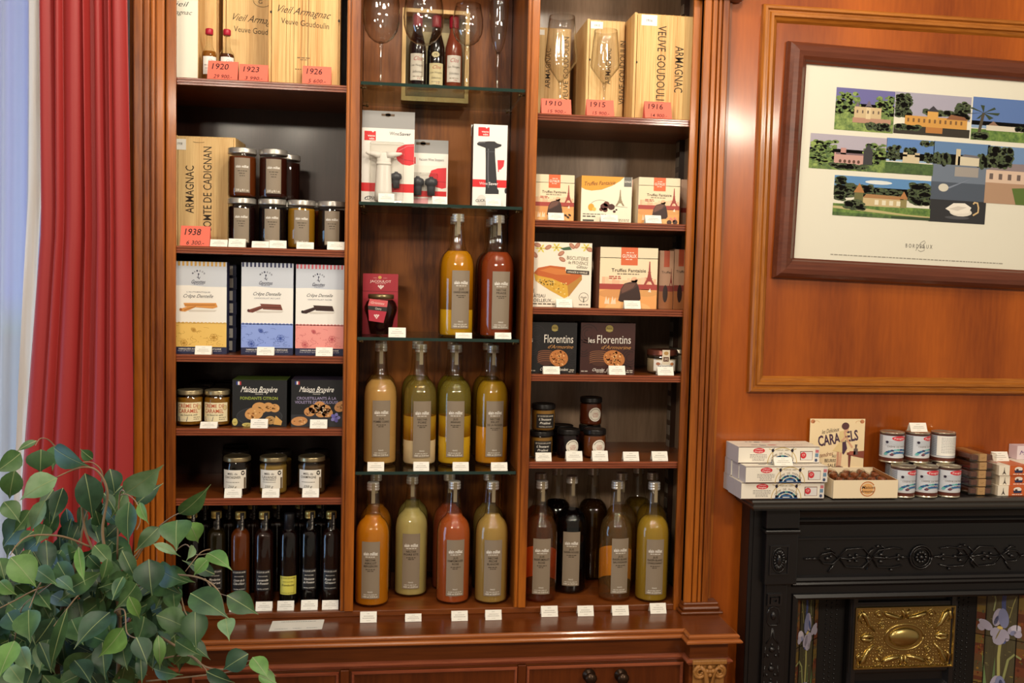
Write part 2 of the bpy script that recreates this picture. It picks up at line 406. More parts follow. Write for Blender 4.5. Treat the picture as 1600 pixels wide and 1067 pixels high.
def pilaster(xo, xf0, xf1, xi):
    b = MB()
    lo, hi = min(xo, xi), max(xo, xi)
    b.box(lo, hi, -0.008, -.0005, ZC, ZT, W_POST)
    q = [(0.0, 0.30), (0.335, 0.53), (0.565, 0.70), (0.74, 1.0)]
    for s_, e in q:
        b.box(xf0 + (xf1 - xf0) * s_, xf0 + (xf1 - xf0) * e, -0.032, -0.008, ZC, ZT, W_POST, bev=0.003)
    b.box(xf0, xf1, -0.024, -0.007, ZC, ZT, W_POST)
    return b
pb('pilaster', pilaster(-0.586, -0.573, -0.505, XA0))
pb('pilaster', pilaster(0.845, 0.767, 0.831, XC1))
stp = MB(); 
for xs, mt in ((-0.500, W_POST), (0.7495, W_POST)): pass
wide = [(0.755, 0.866), (-0.590, -0.497)]
for xa, xb in wide:
    base = MB()
    base.box(xa, xb, -0.050, -.0006, ZC, ZC + 0.008, W_BASE, bev=0.003)
    base.box(xa + 0.005, xb - 0.005, -0.044, -.0006, ZC + 0.007, ZC + 0.020, W_BASE, bev=0.006)
    base.box(xa + 0.009, xb - 0.009, -0.038, -.0006, ZC + 0.019, ZC + 0.028, W_BASE, bev=0.003)
    pb('pilaster_base', base)
pb('capital', MB().box(0.752, 0.868, -0.046, -.0006, 2.362, 2.378, W_RAIL, bev=0.005).box(0.748, 0.874, -0.055, -.0006, 2.378, 2.42, W_RAIL, bev=0.004))
pb('plinth', MB().box(XA0 - 0.05, XC1 + 0.04, -0.006, 0.30, ZC, 0.8439, W_RAIL, bev=0.002))
pb('header', MB().box(-0.585, 0.833, -0.02, 0.30, 2.47, ZT, W_POST))
SA = [2.1142, 1.7244, 1.4682, 1.2923, 1.1234]; SCZ = [2.0716, 1.8124, 1.5974, 1.4306, 1.2109]; SB = [2.1256, 1.8417, 1.5165, 1.1873]
FLOORZ = 0.8440
def shelf(x0, x1, z, t=0.0175):
    b = MB().box(x0, x1, 0.006, YB, z - t, z, W_RAIL)
    b.sweep([(x0, 0.006), (x1, 0.006)], [(0, 0), (0.004, -0.0005), (0.006, -0.0022), (0.006, -0.0045), (0.0035, -0.0058), (0.0035, -0.0072), (0.0055, -0.0084), (0.0055, -0.0108), (0.003, -0.0120), (0.003, -0.0132), (0.005, -0.0142), (0.005, -0.0165), (0.003, -t), (0, -t)],
            lambda a, q, h: Vector((a, q, z + h)), W_EDGE)
    return b
for z in SA: pb('wooden_shelf', shelf(-0.569, XA1, z))
for z in SCZ: pb('wooden_shelf', shelf(XC0, 0.805, z))
GL = glass('shelf_glass', 'f2f7f4', 'd2e2d9', 0.01, 1.5); GE = mat('17302a', 0.08, 0, 0.6, 0.3)
for z in SB:
    o = pb('glass_shelf', MB().box(XB0 + 0.001, XB1 - 0.002, 0.003, 0.283, z - 0.0075, z, GL), 'clear glass shelf with green edge')
    e = part('polished_edge', MB().box(XB0 + 0.001, XB1 - 0.002, 0.0008, 0.0030, z - 0.0075, z, GE), bk); e.parent = o
    e.matrix_parent_inverse = Matrix.Identity(4); e.location = (0, 0, 0)
    br = mat('6b5638', 0.3, 0.9)
    for x in (XB0 + 0.012, XB1 - 0.013):
        for y in (0.02, 0.262): pg = MB(); pg.ball((x, y, z - 0.0115), 0.0040, br, 8); pg.tube([(x, y, z - 0.0115), (XB0 if x < 0.1 else XB1, y, z - 0.0115)], 0.0018, br); pb('shelf_peg', pg)
rail = MB(); RM = wood('rail_dark', '2b1a12', '3d261a', 'Z')
rail.box(0.792, 0.806, 0.215, 0.250, 0.86, 2.44, RM)
sl = mat('8d8478', 0.5)
z = 0.875
while z < 2.42:
    rail.box(0.7905, 0.7925, 0.221, 0.244, z, z + 0.026, sl); z += 0.041
pb('shelf_rail', rail)

# countertop and base cabinet ----------------------------------
ct = empty('countertop', (0.13, -0.07, 0.80), 'polished mahogany countertop with moulded edge below the bookcase', 'countertop')
YF, YBK = -0.137, -0.180
edge = [(0.0, 0.0), (0.003, -0.001), (0.006, -0.004), (0.006, -0.008), (0.003, -0.0095), (0.003, -0.011), (0.009, -0.013), (0.012, -0.016), (0.012, -0.019), (0.010, -0.021), (0.004, -0.022), (0.0, -0.022)]
b = MB()
XL, XLb, XRb, XR = -0.583, -0.475, 0.737, 0.852
path = [(XL, 0.0), (XL, YBK), (XLb, YBK), (XLb, YF), (XRb, YF), (XRb, YBK), (XR, YBK), (XR, -.0008)]
b.sweep([Vector((p[0], p[1])) for p in path], [(-q[0], q[1]) for q in edge], lambda a, q, h: Vector((a, q, ZC + h)), W_TRIMX)
# the path runs left to right with the room on its right hand, so flip outward
b.v = []; b.f = []; b.m = []; b.sm = []
b.sweep([Vector(p) for p in path], edge, lambda a, q, h: Vector((a, q, ZC - 0.0002 + h)), wood('mahogany_edge', '7a3a18', 'b06a34', 'X', 1.4, 0.25, 0.4))
b.box(XLb, XRb, YF, 0.13, ZC - 0.022, ZC - 0.0001, W_BASE); b.box(XRb, XR, YBK, -.0008, ZC - 0.022, ZC - 0.0001, W_BASE); b.box(XL, XLb, YBK, 0.0, ZC - 0.022, ZC - 0.0001, W_BASE)
part('countertop_slab', b, ct)
bc = empty('base_cabinet', (0.13, 0.05, 0.0), 'low mahogany cabinet with panelled doors under the countertop', 'cabinet')
YC, YCB = -0.125, -0.163
b = MB().box(XL + 0.02, XR - 0.02, YC, 0.13, 0.08, 0.8063, W_BASE); part('cabinet_body', b, bc)
for xa, xb in ((XRb + 0.006, XR - 0.014), (XL + 0.014, XLb - 0.006)):
    part('corner_block', MB().box(xa, xb, YCB, YC + 0.001, 0.08, 0.8063, W_BASE), bc)
zf = P(700, 1034, YC).z
b = MB(); mb_prof = [(0, 0.006), (0.006, 0.005), (0.010, 0.002), (0.010, -0.001), (0.006, -0.004), (0.004, -0.008), (0, -0.009)]
b.sweep([(XLb - 0.006, YCB), (XLb - 0.006, YC), (XRb + 0.006, YC), (XRb + 0.006, YCB), (XR - 0.014, YCB), (XR - 0.014, YC)], mb_prof, lambda a, q, h: Vector((a, q, zf + h)), W_EDGE)
part('bead_moulding', b, bc)
def cab_door(pxa, pxb):
    xa, xb = P(pxa, 1050, YC).x, P(pxb, 1050, YC).x; zt, zb = zf - 0.014, 0.14
    d = MB().box(xa, xb, YC - 0.006, YC, zb, zt, W_BASEZ)
    d.sweep([(xa, zb), (xa, zt), (xb, zt), (xb, zb)], [(0, 0.006), (0.002, 0.011), (0.006, 0.011), (0.008, 0.006)], lambda a, q, h: Vector((a, YC - h, q)), W_EDGE, closed=True)
    return part('door', d, bc)
cab_door(300, 530); cab_door(549, 808); dr = cab_door(822, 1066)
for px in (922, 972):
    c = P(px, 1058, YC - 0.02); k = MB()
    M = Matrix.Translation((c.x, YC - 0.0062, c.z)) @ Matrix.Rotation(math.radians(90), 4, 'X')
    k.lathe([(0.016, 0), (0.016, 0.003), (0.007, 0.006), (0.006, 0.012), (0.013, 0.018), (0.015, 0.024), (0.011, 0.030), (0.0, 0.032)], mat('3a2a1e', 0.3, 0.7), 18, M)
    kk = part('knob', k, bc); kk.parent = dr
for x in (0.127, 0.5):
    pass
for px in (539, 815):
    x = P(px, 1050, YC).x; part('stile', MB().box(x - 0.010, x + 0.010, YC - 0.008, YC, 0.12, zf - 0.010, W_BASEZ, bev=0.002), bc)
# carved corbel on the right corner block
cb = MB(); xa, xb = XRb + 0.010, XR - 0.018; xm = (xa + xb) / 2; zc = P(1108, 1031, YCB).z
CW = wood('carved_oak', '8a5a2a', 'b98548', 'Z', 2.5, 0.42, 0.1)
cb.box(xa, xb, YCB - 0.012, YCB, zc - 0.008, zc + 0.004, CW, bev=0.003)
cb.box(xa + 0.004, xb - 0.004, YCB - 0.004, YCB, zc - 0.34, zc - 0.008, CW, bev=0.003)
for sg in (-1, 1):
    pts = []; cxs, czs = xm + sg * 0.024, zc - 0.026
    for k in range(26):
        a = math.radians(90 - k * 26); r = 0.0045 + 0.0105 * (1 - k / 25)
        pts.append((cxs + sg * r * math.cos(a) * 1.0, YCB - 0.010, czs + r * math.sin(a)))
    pts = pts[::-1] if False else pts
    cb.tube(pts, [0.0052 - 0.002 * k / 25 for k in range(26)], CW, 8)
    cb.tube([(cxs, YCB - 0.010, czs + 0.015), (xm + sg * 0.012, YCB - 0.012, czs + 0.004), (xm + sg * 0.006, YCB - 0.013, czs - 0.03), (xm + sg * 0.012, YCB - 0.010, czs - 0.075), (xm + sg * 0.020, YCB - 0.008, czs - 0.12), (xm + sg * 0.008, YCB - 0.006, czs - 0.2)], [0.005, 0.0055, 0.006, 0.006, 0.005, 0.003], CW, 8)
    cb.tube([(xm + sg * 0.03, YCB - 0.008, czs - 0.045), (xm + sg * 0.018, YCB - 0.012, czs - 0.035), (xm + sg * 0.012, YCB - 0.010, czs - 0.06)], [0.006, 0.007, 0.004], CW, 8)
for dx, dz in ((0, -0.004), (-0.007, -0.013), (0.007, -0.013), (0, -0.022), (0, -0.013)): cb.ball((xm + dx, YCB - 0.012, zc - 0.010 + dz), 0.0062, CW, 10)
part('carved_corbel', cb, bc)
# ================================================================ fireplace
XM = 1.386
fp = empty('fireplace', (XM, 0.0, 0.0), 'black cast iron fireplace with brass plate and iris tiles under the mantel of sweets', 'fireplace')
MZ = P(1130, 762, 0.0).z; MYF = PZ(1176, 780, MZ).y
def mir(x): return 2 * XM - x
def fpart(name, b, label=None):
    o = part(name, b, fp)
    if label: o['label'] = label
    return o
mx0 = PZ(1176, 780, MZ).x
shelf_prof = [(0.0, 0.0), (0.004, -0.001), (0.008, -0.004), (0.009, -0.008), (0.007, -0.012), (0.002, -0.014), (0.002, -0.017), (0.004, -0.020), (0.003, -0.025), (-0.006, -0.030), (-0.014, -0.032), (-0.03, -0.032)]
b = MB(); my = MYF + 0.008
mpath = [(mx0 + 0.008, -0.0005), (mx0 + 0.008, my), (mir(mx0) - 0.008, my), (mir(mx0) - 0.008, -0.0005)]
b.sweep(mpath, shelf_prof, lambda a, q, h: Vector((a, q, MZ + h)), mat('3a3835', 0.27, 0.0, 0.7))  # moulded edge: its highlight is put into a greyer iron colour
b.box(mx0 + 0.008, mir(mx0) - 0.008, my, -0.0005, MZ - 0.030, MZ - 0.0001, mat('161516', 0.3, 0.0, 0.6))
fpart('mantel_shelf', b)
YL, YFZ = -0.075, -0.062
xl0, xl1, xl2, xo = P(1170, 950, YL).x, P(1193, 880, YL).x, P(1243, 880, YL).x, 1.056
ztop, zo = MZ - 0.031, 0.868
b = MB()
b.box(xl0 + 0.01, mir(xl0 + 0.01), YFZ, -0.0008, zo, ztop, IRON)
b.box(xl0 + 0.01, xo, YFZ, -0.0008, 0.0, zo, IRON); b.box(mir(xo), mir(xl0 + 0.01), YFZ, -0.0008, 0.0, zo, IRON)
for sg in (0, 1):
    f = (lambda x: x) if not sg else mir
    def bx(xa, xb, ya, yb, za, zb, mt=IRON, bev=0.003):
        xa, xb = sorted((f(xa), f(xb))); b.box(xa, xb, ya, yb, za, zb, mt, bev=bev)
    bx(xl0, xl0 + 0.012, -0.06, -0.001, 0, ztop); bx(xl1, xl2, YL - 0.012, -0.05, 0.914, 1.052); bx(xl1 - 0.006, xl2 + 0.003, YL - 0.020, -0.05, 1.046, 1.056); bx(xl1 - 0.003, xl2, YL - 0.016, -0.05, 1.058, ztop)
    bx(xl1 + 0.006, xl2 - 0.018, YL, -0.05, 0.0, 0.912)
b.sweep([(xl2, ztop), (mir(xl2), ztop)], [(0.0, 0.0), (0.004, 0.028), (0.010, 0.030), (0.014, 0.020), (0.028, 0.018), (0.032, 0.010), (0.036, 0.014), (0.040, 0.014), (0.044, 0.006), (0.052, 0.0)], lambda a, q, h: Vector((a, YFZ - h, q)), IRON)
b.sweep([(xl2, 1.030), (mir(xl2), 1.030)], [(0, 0), (0.002, 0.008), (0.006, 0.008), (0.008, 0)], lambda a, q, h: Vector((a, YFZ - h, q)), IRON_HI)
b.sweep([(xl2 - 0.002, 0.930), (mir(xl2 - 0.002), 0.930)], [(0, 0), (0.003, 0.012), (0.009, 0.016), (0.014, 0.010), (0.017, 0.006), (0.022, 0.008), (0.026, 0.005), (0.03, 0.0)], lambda a, q, h: Vector((a, YFZ - h, q)), IRON_HI)
b.sweep([(xo - 0.004, 0.0), (xo - 0.004, zo + 0.004), (mir(xo - 0.004), zo + 0.004), (mir(xo - 0.004), 0.0)], [(-0.012, 0), (-0.010, 0.006), (-0.002, 0.010), (0.004, 0.006), (0.004, -0.01)], lambda a, q, h: Vector((a, YFZ - h, q)), IRON)
fpart('surround', b)
# frieze relief: rosette, scrolling hexagons, leaves
zc = 0.9735; y = YFZ - 0.004
b = MB()
def tor(cx, cz, rx, rz, r, yy=y, n=22):
    b.tube([(cx + rx * math.cos(2 * math.pi * k / n), yy, cz + rz * math.sin(2 * math.pi * k / n)) for k in range(n + 1)], r, IRON_HI, 6)
tor(XM, zc, 0.030, 0.030, 0.0028); tor(XM, zc, 0.024, 0.024, 0.0018)
b.ball((XM, y, zc), 0.0065, IRON_HI, 10)
for k in range(10):
    a = 2 * math.pi * k / 10; b.ball((XM + 0.0125 * math.cos(a), y, zc + 0.0125 * math.sin(a)), 0.0046, IRON_HI, 8)
for sg in (-1, 1):
    def q(dx, dz): return (XM + sg * dx, y, zc + dz)
    for pts in ([(0.052, .022), (0.078, .026), (0.118, .020), (0.135, 0), (0.118, -.024), (0.078, -.026), (0.052, -.020)],
                [(0.135, 0), (0.160, .026), (0.205, .024), (0.225, .002), (0.205, -.022), (0.160, -.026), (0.135, 0)],
                [(0.225, 0), (0.245, .016), (0.270, .012), (0.280, 0), (0.265, -.013), (0.240, -.014), (0.222, 0.004)],
                [(0.034, 0.0), (0.06, 0.003), (0.09, -0.002), (0.13, 0.002)], [(0.14, 0.0), (0.17, 0.004), (0.2, -0.002), (0.22, 0.001)],
                [(0.100, -.004), (0.108, .012), (0.100, .024), (0.112, .032)], [(0.150, -0.002), (0.142, .016), (0.130, .026)], [(0.150, 0.002), (0.140, -.016), (0.150, -.030)],
                [(0.236, .014), (0.250, .026), (0.262, .024)], [(0.236, -.014), (0.245, -.026), (0.252, -.036)], [(0.28, 0), (0.318, 0.0)]):
        b.tube([q(*p) for p in pts], 0.0021, IRON_HI, 6)
    for dx, dz, r in ((.05, 0, .005), (.062, .006, .004), (.062, -.006, .004), (.095, 0, .005), (.11, .008, .005), (.11, -.01, .005), (.185, 0, .0055), (.176, .008, .0042), (.176, -.008, .0042), (.195, .007, .0042), (.195, -.007, .0042), (.255, 0, .006), (.246, .005, .004), (.290, 0, .0045), (.302, 0, .0038), (.312, 0, .003), (.145, .0, .006), (.12, .03, .004), (.08, -.032, .004)):
        b.ball(q(dx, dz), r, IRON_HI, 8, sc=(1.3, 0.8, 0.9))
fpart('frieze_relief', b)
for sg in (0, 1):                                   # leg reliefs: oval flower, key, medallion, husk drop
    f = (lambda x: x) if not sg else mir
    xc = f(P(1217, 875, YL - 0.012).x); yy = YL - 0.013; zz = P(1217, 875, YL - 0.012).z; b = MB()
    b.box(xc - .027, xc + .027, yy + .0002, yy + .004, zz - .039, zz + .039, IRON); xk = f(P(1208, 960, YL).x); yk = YL - 0.001; b.box(xk - .021, xk + .021, yk, yk + .003, .45, .935, IRON)
    for r in (0.0245,):
        b.sweep([(xc - .026, zz - .038), (xc - .026, zz + .038), (xc + .026, zz + .038), (xc + .026, zz - .038)], [(0, 0), (0.001, 0.004), (0.004, 0.004), (0.005, 0)], lambda a, q, h: Vector((a, yy + 0.001 - h, q)), IRON_HI, closed=True)
    tor(xc, zz, 0.0185, 0.031, 0.0022, yy)
    b.ball((xc, yy, zz), 0.008, IRON_HI, 10, sc=(0.8, 0.7, 1.9))
    for k in range(18):
        a = 2 * math.pi * k / 18; b.tube([(xc + .006 * math.cos(a), yy, zz + .012 * math.sin(a)), (xc + .015 * math.cos(a), yy - .003, zz + .026 * math.sin(a))], [.0016, .0026], IRON_HI, 6)
    xk = f(P(1208, 960, YL).x); yk = YL - 0.001
    for dz, s_ in ((0.866 + 0.008, 0.019), (0.866 + 0.006, 0.010)):
        b.sweep([(xk - s_, dz - s_ * .8), (xk - s_, dz + s_ * .8), (xk + s_, dz + s_ * .8), (xk + s_, dz - s_ * .8)], [(0, 0), (0.0, 0.006), (0.005, 0.006), (0.005, 0)], lambda a, q, h: Vector((a, yk - h, q)), IRON_HI, closed=True)
    b.tube([(xk - .012, yk, .85), (xk - .015, yk, .84), (xk - .015, yk, .815), (xk - .009, yk, .807), (xk + .009, yk, .807), (xk + .015, yk, .815), (xk + .015, yk, .84), (xk + .012, yk, .85), (xk, yk, .856), (xk - .012, yk, .85)], .0026, IRON_HI, 6)
    b.ball((xk, yk, .832), .009, IRON_HI, 10, sc=(.8, .7, 1.25))
    b.tube([(xk, yk, .80), (xk - .004, yk, .775), (xk - .016, yk, .76)], .0024, IRON_HI, 6); b.tube([(xk, yk, .80), (xk + .004, yk, .775), (xk + .016, yk, .76)], .0024, IRON_HI, 6)
    for zd in (.745, .695, .655, .60, .55, .50):
        b.ball((xk, yk, zd), .0085, IRON_HI, 10, sc=(1, .8, .9)); b.ball((xk, yk, zd + .012), .004, IRON_HI, 8)
        for dx in (-.011, .011): b.ball((xk + dx, yk, zd - .016), .0042, IRON_HI, 8); b.ball((xk + dx * 1.7, yk, zd - .008), .0022, IRON_HI, 6)
        b.tube([(xk - .017, yk, zd + .008), (xk - .019, yk, zd - .02)], .0014, IRON_HI, 5); b.tube([(xk + .017, yk, zd + .008), (xk + .019, yk, zd - .02)], .0014, IRON_HI, 5)
    fpart('leg_relief', b)
# splayed cheeks of iris tiles, beaded jambs, hood
ya, yb, xb = -0.048, 0.03, 1.160
T_GR = wood('olive_glaze', '3f3c2c', '57523c', 'Z', 3, 0.22, 0.5, bump=0)
for sg in (0, 1):
    f = (lambda x: x) if not sg else mir
    A0, B0 = Vector((f(xo + 0.003), ya, 0)), Vector((f(xb), yb, 0)); d = (B0 - A0); L = d.length; d.normalize()
    nrm = Vector((d.y, -d.x, 0)) if not sg else Vector((-d.y, d.x, 0))
    if nrm.y > 0: nrm = -nrm
    def mp(u, v, l, A0=A0, d=d, L=L, nrm=nrm): p = A0 + d * (u + L / 2) + nrm * l; return Vector((p.x, p.y, v))
    zb_, zt_ = 0.42, zo - 0.002
    b = MB(); b.add([mp(-L / 2, zb_, 0), mp(L / 2, zb_, 0), mp(L / 2, zt_, 0), mp(-L / 2, zt_, 0)], [(0, 1, 2, 3)], DARK)
    a = Art(b, lambda u, v, l: mp(u, v + zb_, l * 2), 100, 100 * (zt_ - zb_) / L, L, zt_ - zb_, rough=0.2); h = a.h
    # narrow marbled border tiles either side
    RB = ['6e3e2a', '64462f', '5a4c34', '74502f', '5c3426']
    for (u0, u1) in ((2, 20), (81, 98)):
        yv = 0; k = 0
        while yv < h:
            st = random.uniform(8, 22); a.rect(u0, yv, u1, min(h, yv + st), RB[k % 5] if random.random() < .8 else '6f5c30', 1); yv += st; k += 1
        for _ in range(50): a.ell(random.uniform(u0 + 2, u1 - 2), random.uniform(0, h - 4), random.uniform(1, 3), random.uniform(1, 4), random.choice(['7e5828', '84482c', '4e5036', '5b2f24', '8f6c2e']), 2, 8)
    a.rect(22, 0, 79, h, T_GR, 1)
    for _ in range(40): a.ell(random.uniform(26, 76), random.uniform(0, h), random.uniform(1, 4), random.uniform(.5, 1.5), random.choice(['6a6444', '7d7650', '55513a', '8a7d3c']), 2, 8)
    PW, PB, PM = 'a9a4b8', '525f90', '8085a8'
    def iris(cx, cy, s_):
        a.line([(cx, cy + 18 * s_), (cx + 2 * s_, cy + 60 * s_), (cx - 1, cy + 130 * s_)], 5 * s_, 'a8a468', 3)
        a.poly([(cx + 8 * s_, cy + 60 * s_), (cx + 13 * s_, cy + 130 * s_), (cx + 5 * s_, cy + 130 * s_)], '62784e', 3); a.poly([(cx + 30 * s_, cy + 50 * s_), (cx + 26 * s_, cy + 130 * s_), (cx + 18 * s_, cy + 130 * s_)], '6f8a5a', 3)
        a.line([(cx - 6 * s_, cy + 110 * s_), (cx - 14 * s_, cy + 62 * s_), (cx - 24 * s_, cy + 50 * s_), (cx - 36 * s_, cy + 56 * s_)], 4 * s_, '8f9460', 3)
        for (dx, dy, rx, ry, ro, cc) in ((-22, 4, 12, 9, .5, PW), (26, 2, 13, 8, -.6, PW), (28, 6, 8, 4, -.6, PB), (-20, 9, 6, 4, .8, PM), (-3, -16, 9, 19, .12, PM), (7, -16, 8, 18, -.2, PW), (-4, -14, 4, 14, .1, PB), (9, -10, 3, 10, -.3, PB), (9, 14, 9, 11, -.5, PW), (-6, 16, 8, 12, .4, PW), (3, 22, 11, 15, -.2, PW), (-24, -1, 9, 6, .3, 'c4bfce'), (30, -2, 9, 5, -.4, 'c4bfce'), (-28, 10, 7, 7, .8, PW), (34, 8, 7, 6, -.9, PW), (8, 30, 5, 6, .3, 'c4bfce'), (-4, 25, 5, 8, .2, PB), (5, 16, 1.2, 11, -.35, 'a89a55'), (2, 3, 5, 3, 0, 'd8c070')):
            a.ell(cx + dx * s_, cy + dy * s_, rx * s_, ry * s_, cc, 4 + random.randint(0, 3), 16, ro)
    iris(50, 80, 1.12); iris(49, 225, 1.12)
    a.line([(46, 52), (48, 30), (47, 12)], 8, '47507c', 3); a.line([(36, 60), (30, 30), (25, 12)], 1.6, '98935c', 3); a.line([(66, 50), (63, 26), (68, 6)], 2.6, '8c9266', 3)
    a.rect(20, 0, 22, h, '14110f', 5); a.rect(79, 0, 81, h, '14110f', 5)
    for v in (105, 210): a.rect(0, v - .7, 100, v + .7, '14110f', 5)
    fpart('iris_tile_panel', b, 'glazed tile panel painted with pale blue irises')
    b = MB(); xj, xh = xb + 0.0005, 1.234
    b.box(*sorted((f(xj), f(xh))), yb, yb + 0.02, 0.1, zo, DARK)
    zz = 0.13
    while zz < zo - .015:
        for k, xx in enumerate((xj + .022, xj + .036, xj + .050)): b.ball((f(xx), yb, zz + (.006 if k == 1 else 0)), .0032, IRON, 6)
        zz += .0125
    fpart('beaded_jamb', b)
hx0, hx1 = 1.2345, mir(1.2345); b = MB()
b.box(hx0, hx1, 0.012, 0.06, 0.30, zo, IRON)
b.sweep([(hx0, .59), (hx0, zo), (hx1, zo), (hx1, .59)], [(0, 0), (0, .006), (.006, .016), (.018, .016), (.022, .008), (.026, 0)], lambda a, q, h: Vector((a, .012 - h, q)), IRON_HI, closed=True)
bz0, bz1 = 0.655, 0.823; bx0, bx1 = XM - .153, XM + .153
bx0, bx1 = P(1334, 980, 0).x, P(1490, 980, 0).x
b.box(bx0 - .01, bx1 + .01, 0.0, .013, bz0 - .014, bz1 + .012, IRON_HI, bev=.004)
for k in range(3): b.box(hx0 + .03, hx1 - .03, 0.004, .013, .565 - k * .03, .570 - k * .03, IRON_HI)
xx = hx0 + .04
while xx < hx1 - .04:
    n = 12; b.tube([(xx + .008 * math.cos(2 * math.pi * k / n), .010, .552 + .008 * math.sin(2 * math.pi * k / n)) for k in range(n + 1)], .0017, IRON_HI, 5); xx += .0165
b.box(hx0 + .03, hx1 - .03, .005, .013, .30, .52, DARK)
fpart('hood', b)
fpart('hearth_back', MB().box(.957, 1.743, .085, .115, .0, .998, DARK))
b = MB(); BR = mat('b8a266', 0.28, 1.0); cx, cz = (bx0 + bx1) / 2, (bz0 + bz1) / 2; W2, H2 = (bx1 - bx0) / 2, (bz1 - bz0) / 2
b.box(bx0, bx1, -.0030, -.0005, bz0, bz1, BR)
b.sweep([(bx0, bz0), (bx0, bz1), (bx1, bz1), (bx1, bz0)], [(0, 0), (.001, .005), (.004, .005), (.006, .001)], lambda a, q, h: Vector((a, -.003 - h, q)), BR, closed=True)
yy = -.0030
b.ball((cx, yy, cz), .031, BR, 24, sc=(1.42, .42, .86))
tor2 = [(cx + .055 * math.cos(2 * math.pi * k / 30), yy, cz + .035 * math.sin(2 * math.pi * k / 30)) for k in range(31)]; b.tube(tor2, .0028, BR, 8)
for sx_ in (-1, 1):
    for sz in (-1, 1):
        def q(dx, dz): return (cx + sx_ * dx * W2, yy - .001, cz + sz * dz * H2)
        b.tube([q(.62, .0), q(.70, .08), q(.80, .05), q(.86, 0)], [.003, .006, .0075, .004], BR, 8)
        b.tube([q(.60, .22), q(.72, .42), q(.80, .72), q(.86, .86)], [.0025, .005, .008, .004], BR, 8)
        b.tube([q(.88, .86), q(.92, .60), q(.86, .48)], [.003, .0045, .002], BR, 8)
        b.tube([q(.06, .62), q(.22, .66), q(.36, .74), q(.42, .80)], [.004, .0075, .007, .003], BR, 8)
        b.tube([q(.04, .60), q(.03, .78), q(.08, .90)], [.003, .005, .002], BR, 8)
        b.ball(q(.52, .72), .0062, BR, 10, sc=(1, .7, 1))
        b.tube([q(.52 + .085 * math.cos(t * .5), .72 + .17 * math.sin(t * .5)) for t in range(10)], .0018, BR, 6)
        n = 14; b.tube([(q(.47, .40)[0] + .0085 * math.cos(2 * math.pi * k / n), yy - .001, q(.47, .40)[2] + .0085 * math.sin(2 * math.pi * k / n)) for k in range(n + 1)], .0016, BR, 6)
        b.ball(q(.47, .40), .003, BR, 8)
        for k in range(6): b.ball((q(.47, .40)[0] + .0048 * math.cos(k * 1.047), yy - .001, q(.47, .40)[2] + .0048 * math.sin(k * 1.047)), .0018, BR, 6)
rr = random.Random(3)
for i in range(34):
    for j in range(18):
        dx, dz = -.95 + 1.9 * i / 33 + rr.uniform(-.012, .012), -.92 + 1.84 * j / 17 + rr.uniform(-.02, .02)
        if (dx / .40) ** 2 + (dz / .50) ** 2 > 1: b.ball((cx + dx * W2, yy, cz + dz * H2), .0021, BR, 6, sc=(1, .55, 1))
fpart('brass_plate', b, 'embossed brass plate with oval boss')

# ================================================================ framed print
YP = -0.012
tl, bl = P(1231.5, 64, YP), P(1208, 433.5, YP); upv = Vector((tl.x - bl.x, 0, tl.z - bl.z)); HF = upv.length; upv.normalize(); rtv = Vector((upv.z, 0, -upv.x))
itl, ibl = P(1264.6, 98, YP - .012), P(1246, 403, YP - .012)
bcen = P(1441, 385, YP - .012)
fw_ = 0.052
wi = 2 * (bcen - ibl).dot(rtv) ; WFm = wi + 2 * fw_
fr = empty('framed_print', tuple(bl + rtv * WFm / 2 + Vector((0, .0105, 0))), 'wide red brown frame holding a print of eight chateau photographs', 'picture')
def fmap(a, q, h): p = bl + rtv * a + upv * q; return Vector((p.x, -0.001 - h, p.z))
b = MB()
b.sweep([(0, 0), (0, HF), (WFm, HF), (WFm, 0)], [(0, 0), (0, .012), (.004, .021), (.012, .028), (.024, .030), (.036, .026), (.044, .019), (.048, .013), (fw_, .011), (fw_, .004)], fmap, W_FRAME, closed=True)
part('frame', b, fr)
Hi = HF - 2 * fw_
def pmap(u, v, l): return fmap(WFm / 2 + u, fw_ + v, 0.006 + l)
b = MB(); a = Art(b, pmap, wi * 1000, Hi * 1000, wi, Hi, rough=0.6)
cw, ch = a.w, a.h
a.rect(0, 0, cw, ch, 'e6e3d8', 0)
def loc(x, y):                       # photograph pixels of the crop -> millimetres on the print
    wv = P(1250 + x / 3.334, 110 + y / 3.334, YP - .008) - bl
    return ((wv.dot(rtv) - fw_) * 1000, ch - (wv.dot(upv) - fw_) * 1000)
def photo(tlp, brp, fn):
    (xa, y0_), (xb_, y1_) = loc(*tlp), loc(*brp); xa += .9; xb_ -= .9; y0_ += .6; y1_ -= .6
    fx = lambda t: xa + (xb_ - xa) * t; fy = lambda t: y0_ + (y1_ - y0_) * t
    R_ = lambda p, q, r, s, c, l=2: a.rect(fx(p), fy(q), fx(r), fy(s), c, l)
    E_ = lambda p, q, r, s, c, l=3: a.ell(fx(p), fy(q), abs(fx(r) - fx(0)), abs(fy(s) - fy(0)), c, l, 14)
    G_ = lambda pts, c, l=4: a.poly([(fx(p), fy(q)) for p, q in pts], c, l)
    def trees(p, r, yb, hh, cols, n=14, l=3, seed=1):
        rr = random.Random(seed)
        for _ in range(n * 4):
            t = rr.uniform(p, r); s = rr.uniform(.018, .052); cyy = rr.uniform(yb - hh, yb)
            t = min(max(t, s + .002), 1 - s - .002); cyy = min(max(cyy, s + .01), 1 - s - .01)
            E_(t, cyy, s, s * 1.1, rr.choice(cols), l + rr.randint(0, 2))
    fn(R_, E_, G_, trees)
